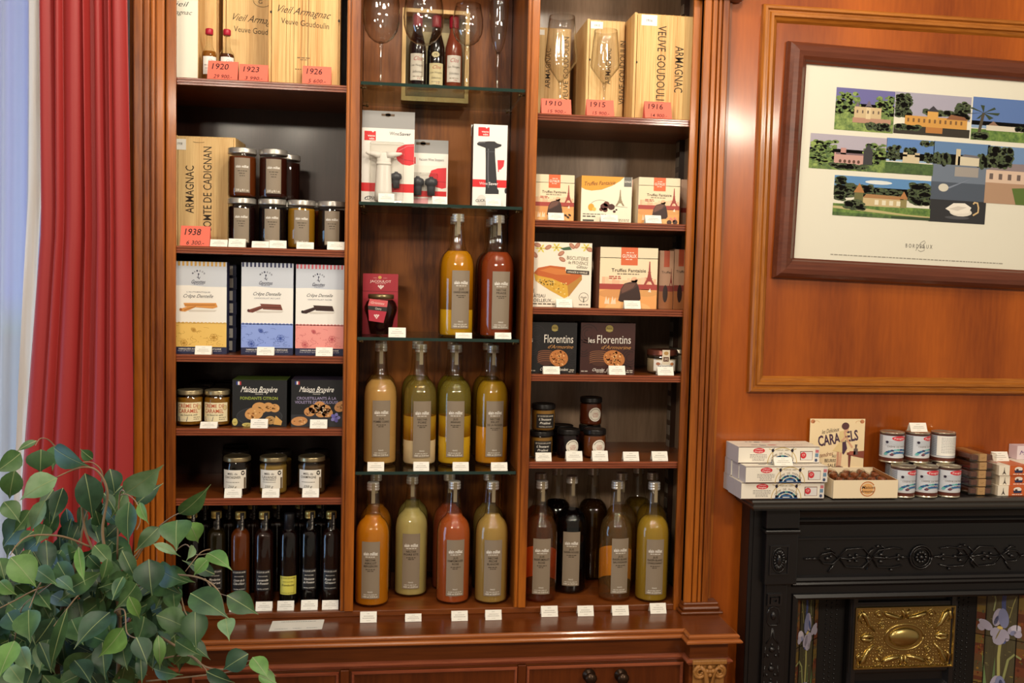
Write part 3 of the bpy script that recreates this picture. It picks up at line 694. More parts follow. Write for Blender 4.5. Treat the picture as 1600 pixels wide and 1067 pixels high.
def fol(c1, c2, sc=90):
    k = 'print_foliage_' + c1
    if k in _mats: return _mats[k]
    mt = bpy.data.materials.new(k); mt.use_nodes = True; n = mt.node_tree; bb = n.nodes['Principled BSDF']; bb.inputs['Roughness'].default_value = .6
    t = n.nodes.new('ShaderNodeTexCoord'); z_ = n.nodes.new('ShaderNodeTexNoise'); z_.inputs['Scale'].default_value = sc; z_.inputs['Detail'].default_value = 6; z_.inputs['Roughness'].default_value = .7; r = n.nodes.new('ShaderNodeValToRGB')
    r.color_ramp.elements[0].position = .38; r.color_ramp.elements[1].position = .64; r.color_ramp.elements[0].color = lin(c1); r.color_ramp.elements[1].color = lin(c2)
    n.links.new(t.outputs['Object'], z_.inputs['Vector']); n.links.new(z_.outputs['Fac'], r.inputs[0]); n.links.new(r.outputs[0], bb.inputs['Base Color']); _mats[k] = mt; return mt
GD = [fol('1c281a', '55683c', 150), fol('202c1c', '485c34', 150), fol('262f22', '64744a', 150)]; GM = [fol('3c5a30', '86a050'), fol('2f4a28', '7a9448'), fol('4c6a34', '9ab060')]; LAWN = [fol('3f6428', '7c9c48', 60), fol('2c4a24', '5c7c3c', 60)]
def ph1(R, E, G, T):
    R(0, 0, 1, .55, '6a68a8'); R(0, .35, 1, .6, '9a96b0'); R(0, .55, 1, 1, GM[2]); T(.03, .4, .62, .5, GM, 22, 3, 1); T(.7, .97, .6, .45, GM, 14, 3, 2)
    R(.32, .42, .78, .68, 'cdb691', 6); G([(.5, .42), (.56, .26), (.62, .42)], '6e6478', 7); R(.52, .4, .60, .7, 'dcc8a4', 7); G([(.33, .42), (.37, .3), (.41, .42)], '6e6478', 7)
    R(.3, .68, .95, .8, 'b48a78', 6); T(.55, .95, .93, .12, GD, 12, 7, 3)
    for k in range(5): R(.36 + k * .09, .5, .385 + k * .09, .57, '6b5a50', 8)
def ph2(R, E, G, T):
    R(0, 0, 1, .6, 'a7a4bc'); T(.02, .2, .6, .55, GD, 30, 3, 4); T(.82, .98, .55, .4, GD, 16, 3, 5); T(.4, .85, .5, .1, GD, 16, 3, 6)
    R(.14, .55, .96, .8, 'd09a4c', 6); R(.43, .42, .57, .62, 'd8a456', 7); G([(.42, .42), (.5, .28), (.58, .42)], '33303c', 8); G([(.68, .58), (.74, .46), (.92, .5), (.96, .58)], '8a5a3c', 7)
    for k in range(11): R(.17 + k * .07, .61, .195 + k * .07, .7, '7a5630', 8)
    R(0, .8, 1, 1, '2b261f', 6); R(.42, .8, .64, .94, 'b4783c', 7); T(.03, .35, .88, .08, GD, 14, 7, 7)
def ph3(R, E, G, T):
    R(0, 0, 1, .65, '5878b8'); R(0, .55, 1, .72, '8aa6cc'); R(0, .74, 1, 1, LAWN[0], 3)
    for k in range(7):
        t = k * .9; G([(.15, .36), (.15 + .22 * math.cos(t), .36 + .16 * math.sin(t) - .02), (.15 + .2 * math.cos(t + .25), .36 + .17 * math.sin(t + .25))], '2c3c22', 6)
    G([(.13, .36), (.17, .36), (.12, .9), (.08, .9)], '4a4030', 5); R(.2, .64, .7, .76, 'd9d2c4', 6); G([(.22, .64), (.29, .54), (.36, .64)], '8a6a58', 7); T(.6, .78, .72, .06, GD, 8, 6, 8); T(.86, .97, .74, .5, [fol('6a1c22', 'c04a4c')], 18, 6, 9); T(.03, .2, .95, .1, GD, 12, 7, 10)
def ph4(R, E, G, T):
    R(0, 0, 1, .55, 'b2acc0'); R(0, .4, 1, 1, GM[0]); T(.02, .34, .9, .7, GM, 30, 3, 11); T(.72, .98, .8, .6, GM, 22, 3, 12)
    R(.32, .5, .72, .82, 'c79c98', 6); R(.4, .36, .47, .55, 'c08f8c', 7); G([(.70, .8), (.70, .42), (.76, .2), (.82, .42), (.82, .8)], '34343c', 7); R(.34, .5, .7, .55, '7a6470', 7)
    for k in range(5): E(.40 + k * .06, .74, .018, .05, '5a3c34', 8)
    T(.3, .75, .93, .1, GD, 16, 7, 13)
def ph5(R, E, G, T):
    R(0, 0, 1, .6, '5c84c4'); R(0, .4, 1, .65, '9ab8dc'); T(.03, .28, .62, .4, GD, 18, 3, 14); T(.4, .62, .38, .12, GD, 8, 3, 15); T(.82, .97, .62, .25, GD, 10, 3, 16); T(.7, .97, .14, .12, GD, 8, 3, 30)
    R(.35, .44, .7, .7, 'd2c3a6', 6); R(.35, .38, .44, .5, 'd2c3a6', 6); R(.6, .38, .7, .5, 'c4b496', 6); R(0, .68, 1, 1, LAWN[1], 7)
    for k in range(8): R(0, .7 + k * .04, 1, .712 + k * .04, '2f4a24', 8)
def ph6(R, E, G, T):
    R(0, 0, 1, .5, '5a8cc4'); R(0, .25, 1, .5, 'a2c4e0'); E(.45, .12, .14, .05, 'dfe6ec', 3); T(.02, .1, .6, .55, GD, 22, 3, 17); T(.12, .4, .5, .3, GD, 16, 3, 18); T(.78, .97, .6, .5, GD, 28, 3, 19); T(.45, .68, .42, .12, GD, 10, 3, 20)
    R(.3, .5, .72, .72, 'c9b48a', 6); G([(.3, .52), (.33, .42), (.69, .44), (.72, .52)], 'a87c50', 7); R(.21, .4, .3, .7, '6a6a40', 7); G([(.2, .4), (.255, .16), (.31, .4)], 'b07a48', 8); R(.68, .5, .75, .72, '8f8454', 7); G([(.67, .5), (.715, .3), (.76, .5)], 'b07a48', 8)
    for k in range(4): R(.42 + k * .075, .56, .46 + k * .075, .68, 'e6e0cc', 8)
    R(0, .7, 1, 1, LAWN[0], 5); G([(0, .76), (.3, .78), (.75, .88), (1, .9), (1, .94), (.6, .9), (0, .82)], 'c0b482', 7); T(.14, .3, .82, .2, GD, 14, 8, 21); R(0, .92, .6, 1, LAWN[1], 7); R(.6, .93, 1, 1, '2f4628', 7)
def ph7(R, E, G, T):
    R(0, 0, 1, .3, '5f83b4'); R(0, .15, 1, .3, '93abc8'); T(.02, .3, .27, .1, GD, 10, 3, 22); T(.75, .97, .27, .12, GD, 10, 3, 23)
    R(.44, .17, .82, .28, 'd6cdb8', 6); R(.4, .08, .48, .28, 'd0c2a4', 6); G([(.5, .17), (.55, .14), (.78, .15), (.82, .18)], '6c6a74', 7); R(0, .28, 1, 1, '4a5568', 3); R(0, .28, 1, .5, '6d7a90', 4); R(.4, .3, .82, .42, 'a09a98', 5); R(0, .72, 1, 1, '23252c', 4)
    E(.22, .57, .09, .05, 'd4d0c6', 6); G([(.3, .56), (.7, .44), (.32, .58)], '7d88a0', 5)
    E(.56, .865, .20, .052, 'e4dfd8', 6); G([(.28, .83), (.42, .755), (.62, .75), (.74, .80), (.70, .87), (.45, .89)], 'f0ebe4', 7); G([(.34, .83), (.5, .79), (.66, .80), (.5, .85)], 'd4cdc6', 8); E(.5, .935, .22, .02, '4a4c54', 5); a.line([loc(715 + 270 * .74, 360 + 448 * .88), loc(715 + 270 * .84, 360 + 448 * .845), loc(715 + 270 * .85, 360 + 448 * .79), loc(715 + 270 * .83, 360 + 448 * .735), loc(715 + 270 * .77, 360 + 448 * .73), loc(715 + 270 * .75, 360 + 448 * .75)], 4.2, 'd8b98a', 7)
def ph8(R, E, G, T):
    R(0, 0, 1, .4, '6f90c0'); R(.0, .42, 1, .64, 'd9bfae', 5); G([(0, .42), (.2, .3), (.8, .28), (1, .42)], '8c7f86', 6); T(.02, .34, .36, .34, GD, 26, 7, 24)
    for k in range(7): R(.05 + k * .13, .48, .10 + k * .13, .58, '6a5a58', 8)
    R(0, .64, 1, 1, 'b29078', 5); G([(.45, 1), (.38, .72), (1, .68), (1, 1)], '56702f', 7)
for tlp, brp, fn in (((202, 80), (498, 327), ph1), ((512, 103), (897, 352), ph2), ((918, 130), (1290, 385), ph3), ((66, 320), (458, 533), ph4), ((466, 345), (706, 548), ph5), ((192, 540), (690, 783), ph6), ((712, 362), (978, 803), ph7), ((994, 386), (1340, 712), ph8)):
    photo(tlp, brp, fn)
for k in range(1):
    p = loc(634, 915); INK = '4a4744'
    a.text('B O R D E A U X', p[0], p[1], 74, 10, INK, 4, b=-.008); a.line([(p[0] + 1.7 * x, p[1] + 1.7 * y) for x, y in ((-5, 7), (-1, 0), (3, -6), (8, -9), (10, -6), (5, -1), (2, 1), (8, 2), (9, 6), (3, 8), (-1, 6))], .9, INK, 5)
    p0, p1 = loc(170, 962), loc(1078, 1002); a.scrib(p0[0], p1[0], (p0[1] + p1[1]) / 2, 2.6, '9a968c', 3)
part('print', b, fr)
b = MB().add([fmap(fw_ - .002, fw_ - .002, .0095), fmap(WFm - fw_ + .002, fw_ - .002, .0095), fmap(WFm - fw_ + .002, HF - fw_ + .002, .0095), fmap(fw_ - .002, HF - fw_ + .002, .0095)], [(0, 1, 2, 3)], glass('picture_glass', 'fbfbf8', 'f4f4f0', 0.015, 1.45))
part('glass_pane', b, fr)

# ================================================================ curtains
def curtain(x0, x1, y, z0, z1, amp, waves, mt, seed, flare=0.0, taper=None, nz=26, per=18, thick=0.0018):
    rr = random.Random(seed); N = waves * per; ph = [rr.uniform(-.5, .5) for _ in range(waves + 2)]; am = [rr.uniform(.55, 1.25) for _ in range(waves + 2)]
    vs = []
    for j in range(nz + 1):
        t = j / nz; z = z1 + (z0 - z1) * t
        for i in range(N + 1):
            s = i / N; wv = s * waves; k = int(wv); fr_ = wv - k
            A = amp * (am[k] * (1 - fr_) + am[k + 1] * fr_) * (0.75 + .35 * t)
            off = ph[k] * (1 - fr_) + ph[k + 1] * fr_
            xx = s + 0.010 * math.sin(3.1 * t + 5 * s + seed)
            l, r = (taper(t) if taper else (x0, x1))
            sn = math.sin(2 * math.pi * wv + off * 1.4 + .5 * math.sin(2.2 * t + k))
            vs.append((l + (r - l) * xx + .25 * A * math.cos(2 * math.pi * wv * .5 + off), y + A * (abs(sn) ** .75) * (1 if sn > 0 else -1) + .004 * math.sin(9 * t + 7 * s), z))
    fs = [(j * (N + 1) + i, j * (N + 1) + i + 1, (j + 1) * (N + 1) + i + 1, (j + 1) * (N + 1) + i) for j in range(nz) for i in range(N)]
    return MB().add(vs, fs, mt, True)
RED = bpy.data.materials.new('red_taffeta'); RED.use_nodes = True; n = RED.node_tree; bb = n.nodes['Principled BSDF']
bb.inputs['Base Color'].default_value = lin('992a2b'); bb.inputs['Roughness'].default_value = .5; bb.inputs['Sheen Weight'].default_value = .35; bb.inputs['Sheen Tint'].default_value = lin('ee7858'); bb.inputs['Specular IOR Level'].default_value = .35
tcn = n.nodes.new('ShaderNodeTexCoord'); mpn = n.nodes.new('ShaderNodeMapping'); mpn.inputs['Scale'].default_value = (8, 8, 260); nz_ = n.nodes.new('ShaderNodeTexNoise'); nz_.inputs['Scale'].default_value = 2; nz_.inputs['Detail'].default_value = 2
bp = n.nodes.new('ShaderNodeBump'); bp.inputs['Strength'].default_value = .12; bp.inputs['Distance'].default_value = .002
n.links.new(tcn.outputs['Object'], mpn.inputs[0]); n.links.new(mpn.outputs[0], nz_.inputs['Vector']); n.links.new(nz_.outputs['Fac'], bp.inputs['Height']); n.links.new(bp.outputs[0], bb.inputs['Normal'])
YR = -0.075
xl_t, xl_m, xl_b = P(58, 0, YR).x, P(60, 350, YR).x, P(34, 700, YR).x; xr_t, xr_b = P(197, 0, YR).x, P(206, 600, YR).x
zt_, zm_, zb__ = P(58, 0, YR).z, P(60, 350, YR).z, P(34, 700, YR).z
def tp(t):
    z = 2.8 + (0.05 - 2.8) * t
    if z > zm_: l = xl_m + (xl_t - xl_m) * (z - zm_) / (zt_ - zm_)
    else: l = xl_m + (xl_b - xl_m) * min(1.15, (zm_ - z) / (zm_ - zb__))
    r = xr_b + (xr_t - xr_b) * max(0, min(1.2, (z - 1.4) / (zt_ - 1.4)))
    return l, r - .05 * max(0, min(1, (1.0 - z) / .12))
def drape(nx=150, nz=44):
    vs = []
    fold = [(0.0, .15, .7), (.17, .08, .9), (.28, .22, .75), (.52, .06, .9), (.60, .15, .7), (.78, .05, .9), (.85, .14, .7)]   # pleats: start, width, height
    for j in range(nz + 1):
        t = j / nz; z = 2.8 + (.05 - 2.8) * t; l, r = tp(t)
        for i in range(nx + 1):
            s_ = i / nx; h = 0
            for k, (a0, w0, hh) in enumerate(fold):
                c0 = a0 + .018 * math.sin(2.1 * t + k * 1.7) ; w1 = w0 * (1 + .25 * math.sin(3 * t + k))
                q = (s_ - c0) / w1
                if 0 < q < 1: h = max(h, hh * (math.sin(math.pi * q ** (.55 + .25 * (k % 3))) ** .6))
            wr = .10 * math.sin(17 * t + 9 * s_ + 3 * math.sin(5 * t)) * math.exp(-((t - .33) / .12) ** 2)
            vs.append((l + (r - l) * s_, YR + .014 - .026 * h - .008 * wr + .003 * math.sin(11 * s_ + 4 * t), z))
    n1 = nx + 1
    return MB().add(vs, [(j * n1 + i, j * n1 + i + 1, (j + 1) * n1 + i + 1, (j + 1) * n1 + i) for j in range(nz) for i in range(nx)], RED, True)
cr = link('red_curtain', drape().mesh('red_curtain')); tag(cr, 'crimson taffeta curtain hanging in folds between window and bookcase', 'curtain')
SH = bpy.data.materials.new('white_sheer'); SH.use_nodes = True; n = SH.node_tree; n.nodes.clear()
ou = n.nodes.new('ShaderNodeOutputMaterial'); m1 = n.nodes.new('ShaderNodeMixShader'); m1.inputs[0].default_value = .42; m2 = n.nodes.new('ShaderNodeMixShader'); m2.inputs[0].default_value = .42
d_ = n.nodes.new('ShaderNodeBsdfDiffuse'); d_.inputs[0].default_value = lin('e9e6e2'); t_ = n.nodes.new('ShaderNodeBsdfTranslucent'); t_.inputs[0].default_value = lin('e9e6e2'); r_ = n.nodes.new('ShaderNodeBsdfTransparent')
lw = n.nodes.new('ShaderNodeLayerWeight'); lw.inputs['Blend'].default_value = .4; mr = n.nodes.new('ShaderNodeMapRange'); mr.inputs[3].default_value = .55; mr.inputs[4].default_value = .12; n.links.new(lw.outputs['Facing'], mr.inputs[0]); n.links.new(mr.outputs[0], m1.inputs[0])
n.links.new(d_.outputs[0], m2.inputs[1]); n.links.new(t_.outputs[0], m2.inputs[2]); n.links.new(m2.outputs[0], m1.inputs[1]); n.links.new(r_.outputs[0], m1.inputs[2]); n.links.new(m1.outputs[0], ou.inputs[0])
YS = 0.04; xs = P(64, 300, YS).x
sh = link('sheer_curtain', curtain(-2.1, xs, YS, 0.05, 2.8, 0.030, 19, SH, 9, per=14, taper=lambda t: (-2.1, xs - .03 * max(0, t - .45))).mesh('sheer_curtain')); tag(sh, 'translucent white sheer curtain before the window, left of the red one', 'curtain')
hx = lambda py: (P(47 if py < 300 else 47 - (py - 300) * .046, py, .0).x, P(68 if py < 300 else 68 - (py - 300) * .046, py, .0).x)
vs = []
for k, py in enumerate((-330, 0, 150, 300, 450, 600, 750, 1000, 1500)):
    a_, b_ = hx(py); zz = P(50, py, .0).z
    for i in range(5): vs.append((a_ + (b_ - a_) * i / 4, -.012 + .006 * math.sin(i * 1.6 + k), zz))
hm = link('hem', MB().add(vs, [(5 * j + i, 5 * j + i + 1, 5 * j + i + 6, 5 * j + i + 5) for j in range(8) for i in range(4)], mat('efece8', .9), True).mesh('hem'), sh)
rod = MB().tube([(-2.3, -.02, 2.83), (-0.6, -.02, 2.83)], .014, mat('8a6a34', .3, .8), 12)
rd = link('curtain_rod', rod.mesh('curtain_rod')); tag(rd, 'brass curtain rod above the window', 'curtain rod')

# ================================================================ ficus
LEAFM = []
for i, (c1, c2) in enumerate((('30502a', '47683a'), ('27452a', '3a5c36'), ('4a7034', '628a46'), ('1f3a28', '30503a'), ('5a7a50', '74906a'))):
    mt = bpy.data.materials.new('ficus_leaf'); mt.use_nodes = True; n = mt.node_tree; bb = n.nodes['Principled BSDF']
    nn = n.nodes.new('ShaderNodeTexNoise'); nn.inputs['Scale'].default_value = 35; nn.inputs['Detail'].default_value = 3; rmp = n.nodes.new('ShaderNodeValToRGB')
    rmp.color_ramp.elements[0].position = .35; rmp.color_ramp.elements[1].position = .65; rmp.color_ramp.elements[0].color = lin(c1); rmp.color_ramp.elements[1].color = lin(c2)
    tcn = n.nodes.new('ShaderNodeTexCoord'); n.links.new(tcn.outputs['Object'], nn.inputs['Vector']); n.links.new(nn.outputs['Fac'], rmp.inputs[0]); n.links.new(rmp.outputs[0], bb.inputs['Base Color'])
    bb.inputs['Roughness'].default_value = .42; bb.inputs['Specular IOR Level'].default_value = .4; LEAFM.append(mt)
VEIN = mat('7f9062', .5); BARK = mat('8a7458', .7); BARKD = mat('5c4834', .8)
fc = empty('potted_ficus', (-0.52, -0.62, 0.0), 'artificial ficus tree with broad green leaves in front of the red curtain', 'plant')
lf = MB(); br_ = MB(); LR = random.Random(21)
def leaf(base, tip, wd, mt, roll=0.0, curl=.12):
    base, tip = Vector(base), Vector(tip); d = tip - base; L = d.length; d.normalize()
    toc = (CAM - base).normalized(); s = d.cross(toc)
    if s.length < 1e-3: s = d.cross(Vector((0, 0, 1)))
    s.normalize(); nrm = s.cross(d)
    s = s * math.cos(roll) + nrm * math.sin(roll); nrm = s.cross(d)
    rows = [(0, 0), (.05, .26), (.14, .64), (.26, .92), (.40, 1.0), (.54, .94), (.68, .72), (.80, .42), (.89, .16), (1.06, .0)]
    vs, fs = [], []
    for t, ww in rows:
        c = base + d * (L * t) - nrm * (curl * L * (t - .45) ** 2 * 1.6 - curl * L * .3)
        h = wd / 2 * ww
        vs += [c - s * h + nrm * h * .28, c - nrm * h * .02, c + s * h + nrm * h * .28]
    for i in range(len(rows) - 1):
        a, b_ = 3 * i, 3 * i + 3
        fs += [(a, a + 1, b_ + 1, b_), (a + 1, a + 2, b_ + 2, b_ + 1)]
    lf.add(vs, fs, mt, True)
    rib = [vs[3 * i + 1] + nrm * .0006 for i in range(len(rows))]
    rv = []
    for i, p in enumerate(rib):
        q = .0008 * (1 - .7 * i / len(rib)); rv += [p - s * q, p + s * q]
    lf.add(rv, [(2 * i, 2 * i + 1, 2 * i + 3, 2 * i + 2) for i in range(len(rib) - 1)], VEIN)
def cp(x, y, Y): return P(x / 2.6227, 660 + y / 2.6227, Y)
YPL = -0.66
leaves = [(85, 125, -20, 205, 70, 0, -.1), (150, 75, 68, 118, 26, 0, 0), (168, 110, 165, 205, 90, 1, -.06), (222, 105, 355, 178, 82, 1, -.08), (235, 228, 85, 312, 92, 4, -.14), (515, 290, 662, 182, 92, 4, -.12), (558, 335, 662, 252, 58, 3, -.04),
 (530, 325, 525, 490, 82, 1, -.14), (572, 328, 606, 412, 36, 2, -.16), (735, 375, 855, 268, 66, 0, -.12), (850, 536, 945, 598, 62, 2, -.18), (610, 560, 622, 702, 104, 3, -.16), (650, 595, 755, 655, 88, 0, -.12), (780, 700, 930, 795, 104, 1, -.2), (640, 790, 782, 852, 92, 0, -.12),
 (930, 708, 1052, 782, 80, 1, -.22), (925, 803, 938, 886, 60, 4, -.24), (590, 795, 560, 905, 100, 1, -.08), (800, 768, 803, 922, 90, 1, -.12), (505, 842, 410, 958, 90, 2, -.2), (450, 778, 310, 915, 92, 3, -.16), (528, 712, 572, 802, 44, 2, -.2), (558, 880, 602, 985, 72, 3, -.22), (575, 955, 582, 1070, 40, 3, -.22),
 (505, 632, 462, 722, 40, 1, -.18), (275, 765, 205, 1015, 46, 1, -.2), (118, 768, 122, 895, 98, 0, -.22), (42, 552, 145, 668, 104, 2, -.2), (15, 325, 80, 405, 64, 0, -.1), (60, 195, 38, 312, 72, 0, -.02), (348, 208, 380, 385, 90, 3, -.06), (258, 268, 215, 405, 58, 3, -.06), (185, 318, 125, 445, 54, 4, -.04), (450, 190, 470, 292, 64, 3, 0),
 (108, 400, 15, 505, 100, 3, .04), (652, 428, 556, 525, 58, 0, -.06), (725, 400, 722, 515, 108, 0, -.14), (775, 410, 812, 490, 70, 2, -.1), (792, 505, 768, 562, 32, 4, -.12), (855, 558, 795, 625, 56, 2, -.14), (630, 498, 735, 545, 32, 4, -.1), (880, 622, 755, 568, 46, 3, -.08), (1018, 948, 915, 1012, 82, 3, -.2), (1035, 962, 1098, 1045, 62, 2, -.24),
 (1060, 1035, 1135, 1070, 56, 2, -.24), (648, 872, 656, 1005, 42, 2, -.16), (720, 895, 812, 950, 62, 0, -.1), (765, 932, 715, 992, 56, 0, -.08), (60, 895, -5, 1045, 84, 2, -.3), (85, 920, 125, 1015, 60, 4, -.28), (0, 650, 65, 705, 50, 2, -.2), (150, 690, 205, 762, 60, 0, -.12), (322, 510, 345, 655, 36, 2, -.14), (500, 525, 556, 642, 52, 1, -.12),
 (440, 558, 418, 645, 46, 0, -.1), (362, 545, 420, 602, 52, 1, -.08), (235, 638, 302, 692, 50, 0, -.12), (845, 1020, 955, 1065, 54, 3, -.2), (630, 1008, 740, 1035, 52, 0, -.14), (305, 975, 372, 1066, 76, 3, -.14), (-5, 555, 18, 640, 60, 0, -.14), (145, 600, 235, 665, 60, 0, -.1), (425, 290, 472, 362, 40, 1, -.02), (270, 690, 420, 610, 70, 0, -.1), (560, 660, 480, 760, 84, 0, -.04), (420, 700, 520, 640, 72, 0, -.06),
 (240, 90, 215, 190, 60, 0, .04), (380, 150, 330, 110, 40, 0, 0), (640, 700, 560, 760, 80, 0, .02), (690, 640, 640, 760, 92, 0, 0), (420, 900, 430, 1045, 70, 3, -.08), (500, 900, 520, 1010, 70, 1, -.06), (220, 800, 150, 900, 80, 3, -.1), (30, 780, 80, 860, 70, 3, -.12), (160, 900, 210, 1020, 60, 3, -.16), (40, 1000, 95, 1075, 70, 4, -.26)]
for (x0, y0, x1, y1, wd, mi_, dy) in leaves:
    Yb = YPL + dy * .9 + .05; jit = LR.uniform(-.03, .03)
    sc_ = (Yb + DIST) / F_PX / 2.6227
    leaf(cp(x0, y0, Yb), cp(x1, y1, Yb - .02 + jit), wd * sc_ * 1.18, LEAFM[mi_], LR.uniform(-.6, .6), LR.uniform(.10, .26))
for _ in range(330):                       # inner foliage
    x = LR.uniform(-40, 760); ymin = 470 if 120 < x < 620 else 560
    if x > 520: ymin = 600
    y = LR.uniform(ymin, 1130); Yb = YPL + LR.uniform(0.0, .26); a_ = LR.uniform(.35, 2.8)
    if x > 560 and y > 930: continue
    ln = LR.uniform(95, 160); sc_ = (Yb + DIST) / F_PX / 2.6227
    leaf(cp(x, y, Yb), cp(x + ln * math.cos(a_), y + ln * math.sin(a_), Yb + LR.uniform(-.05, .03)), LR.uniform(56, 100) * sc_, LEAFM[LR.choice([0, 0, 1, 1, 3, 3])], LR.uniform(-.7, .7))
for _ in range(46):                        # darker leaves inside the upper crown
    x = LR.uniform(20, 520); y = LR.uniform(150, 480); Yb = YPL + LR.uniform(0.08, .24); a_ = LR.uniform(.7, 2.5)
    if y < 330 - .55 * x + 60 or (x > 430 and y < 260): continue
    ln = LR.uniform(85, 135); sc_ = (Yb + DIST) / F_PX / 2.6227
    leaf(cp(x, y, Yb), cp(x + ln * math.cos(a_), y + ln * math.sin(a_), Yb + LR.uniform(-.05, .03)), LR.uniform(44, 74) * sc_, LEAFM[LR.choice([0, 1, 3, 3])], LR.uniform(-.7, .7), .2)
def branch(pts, Y0, Y1, r0, r1, mt=BARK):
    n = len(pts); w3 = [cp(x, y, Y0 + (Y1 - Y0) * i / (n - 1)) for i, (x, y) in enumerate(pts)]; out = []
    for i in range(n - 1):                  # Catmull-Rom
        p0, p1, p2, p3 = w3[max(i - 1, 0)], w3[i], w3[i + 1], w3[min(i + 2, n - 1)]
        for k in range(6):
            t = k / 6; out.append(.5 * ((2 * p1) + (p2 - p0) * t + (2 * p0 - 5 * p1 + 4 * p2 - p3) * t * t + (3 * p1 - p0 - 3 * p2 + p3) * t ** 3))
    out.append(w3[-1]); m_ = len(out)
    br_.tube(out, [.62 * (r0 + (r1 - r0) * i / (m_ - 1)) for i in range(m_)], mt, 6)
Yt = YPL + .05
for pts, dy, r0, r1 in (([(480, 1100), (490, 800), (450, 600), (420, 450), (440, 290), (400, 200), (330, 185), (230, 225)], -.06, .006, .0018), ([(400, 560), (352, 450), (335, 330), (345, 215)], -.05, .004, .0016), ([(330, 500), (352, 380), (420, 230), (380, 165), (300, 170)], -.06, .003, .0012),
                        ([(235, 110), (200, 72), (165, 66), (145, 95)], -.06, .002, .001), ([(470, 640), (560, 540), (640, 440), (700, 390), (740, 370)], -.1, .0035, .0014), ([(488, 300), (520, 295), (560, 330), (575, 400), (560, 440)], -.12, .002, .0012), ([(480, 560), (490, 300), (520, 290)], -.1, .003, .0015), ([(520, 700), (620, 640), (740, 625), (840, 645), (900, 700), (925, 800)], -.18, .004, .0014),
                        ([(700, 545), (760, 500), (800, 540), (850, 538)], -.15, .002, .0012), ([(840, 640), (880, 690), (935, 712)], -.18, .002, .001), ([(500, 800), (470, 775), (510, 770), (520, 860), (560, 885)], -.18, .003, .0014), ([(640, 870), (760, 940), (840, 1000), (930, 1010), (1035, 975), (1095, 1020)], -.2, .004, .0012), ([(560, 1000), (700, 960), (790, 960), (850, 1020)], -.18, .003, .0014), ([(600, 1060), (800, 1040), (950, 1020), (1060, 985), (1130, 1040)], -.2, .003, .0012),
                        ([(370, 510), (260, 468), (140, 462), (80, 490), (40, 545)], -.1, .0035, .0014), ([(420, 640), (330, 700), (270, 770), (220, 835)], -.14, .003, .0013), ([(300, 640), (160, 680), (60, 730), (-20, 770)], -.14, .003, .0013), ([(270, 620), (180, 640), (120, 760)], -.15, .003, .0012), ([(680, 640), (730, 680), (760, 780), (790, 800)], -.1, .003, .0014), ([(560, 560), (600, 500), (650, 470), (720, 420)], -.08, .002, .001),
                        ([(860, 520), (820, 535), (760, 610)], -.12, .002, .001), ([(60, 890), (90, 760), (160, 700), (210, 660)], -.18, .002, .0012), ([(350, 640), (330, 600), (322, 515)], -.1, .002, .001)):
    branch(pts, Yt, Yt + dy, r0, r1)
b = MB(); tx, ty = fc.location.x, fc.location.y
trunk = [cp(480, 1095, Yt)]; t0 = trunk[0]
b.tube([(tx + .01, ty, .33), (tx - .01, ty + .01, .5), (tx + .02, ty, .7), tuple(t0)], [.014, .012, .010, .0065], BARKD, 8)
b.tube([(tx - .02, ty - .01, .33), (tx + .02, ty, .5), (tx - .02, ty, .75), (tx - .05, ty + .03, 1.0), tuple(cp(330, 500, Yt))], [.012, .010, .009, .006, .004], BARKD, 8)
part('trunk', b, fc)
part('branches', br_, fc); part('foliage', lf, fc)
b = MB(); b.lathe([(.10, 0), (.12, .01), (.155, .30), (.165, .31), (.165, .345), (.150, .345), (.148, .32), (0, .32)], mat('7a4a32', .6), 32, Matrix.Translation((tx, ty, 0))); part('pot', b, fc)
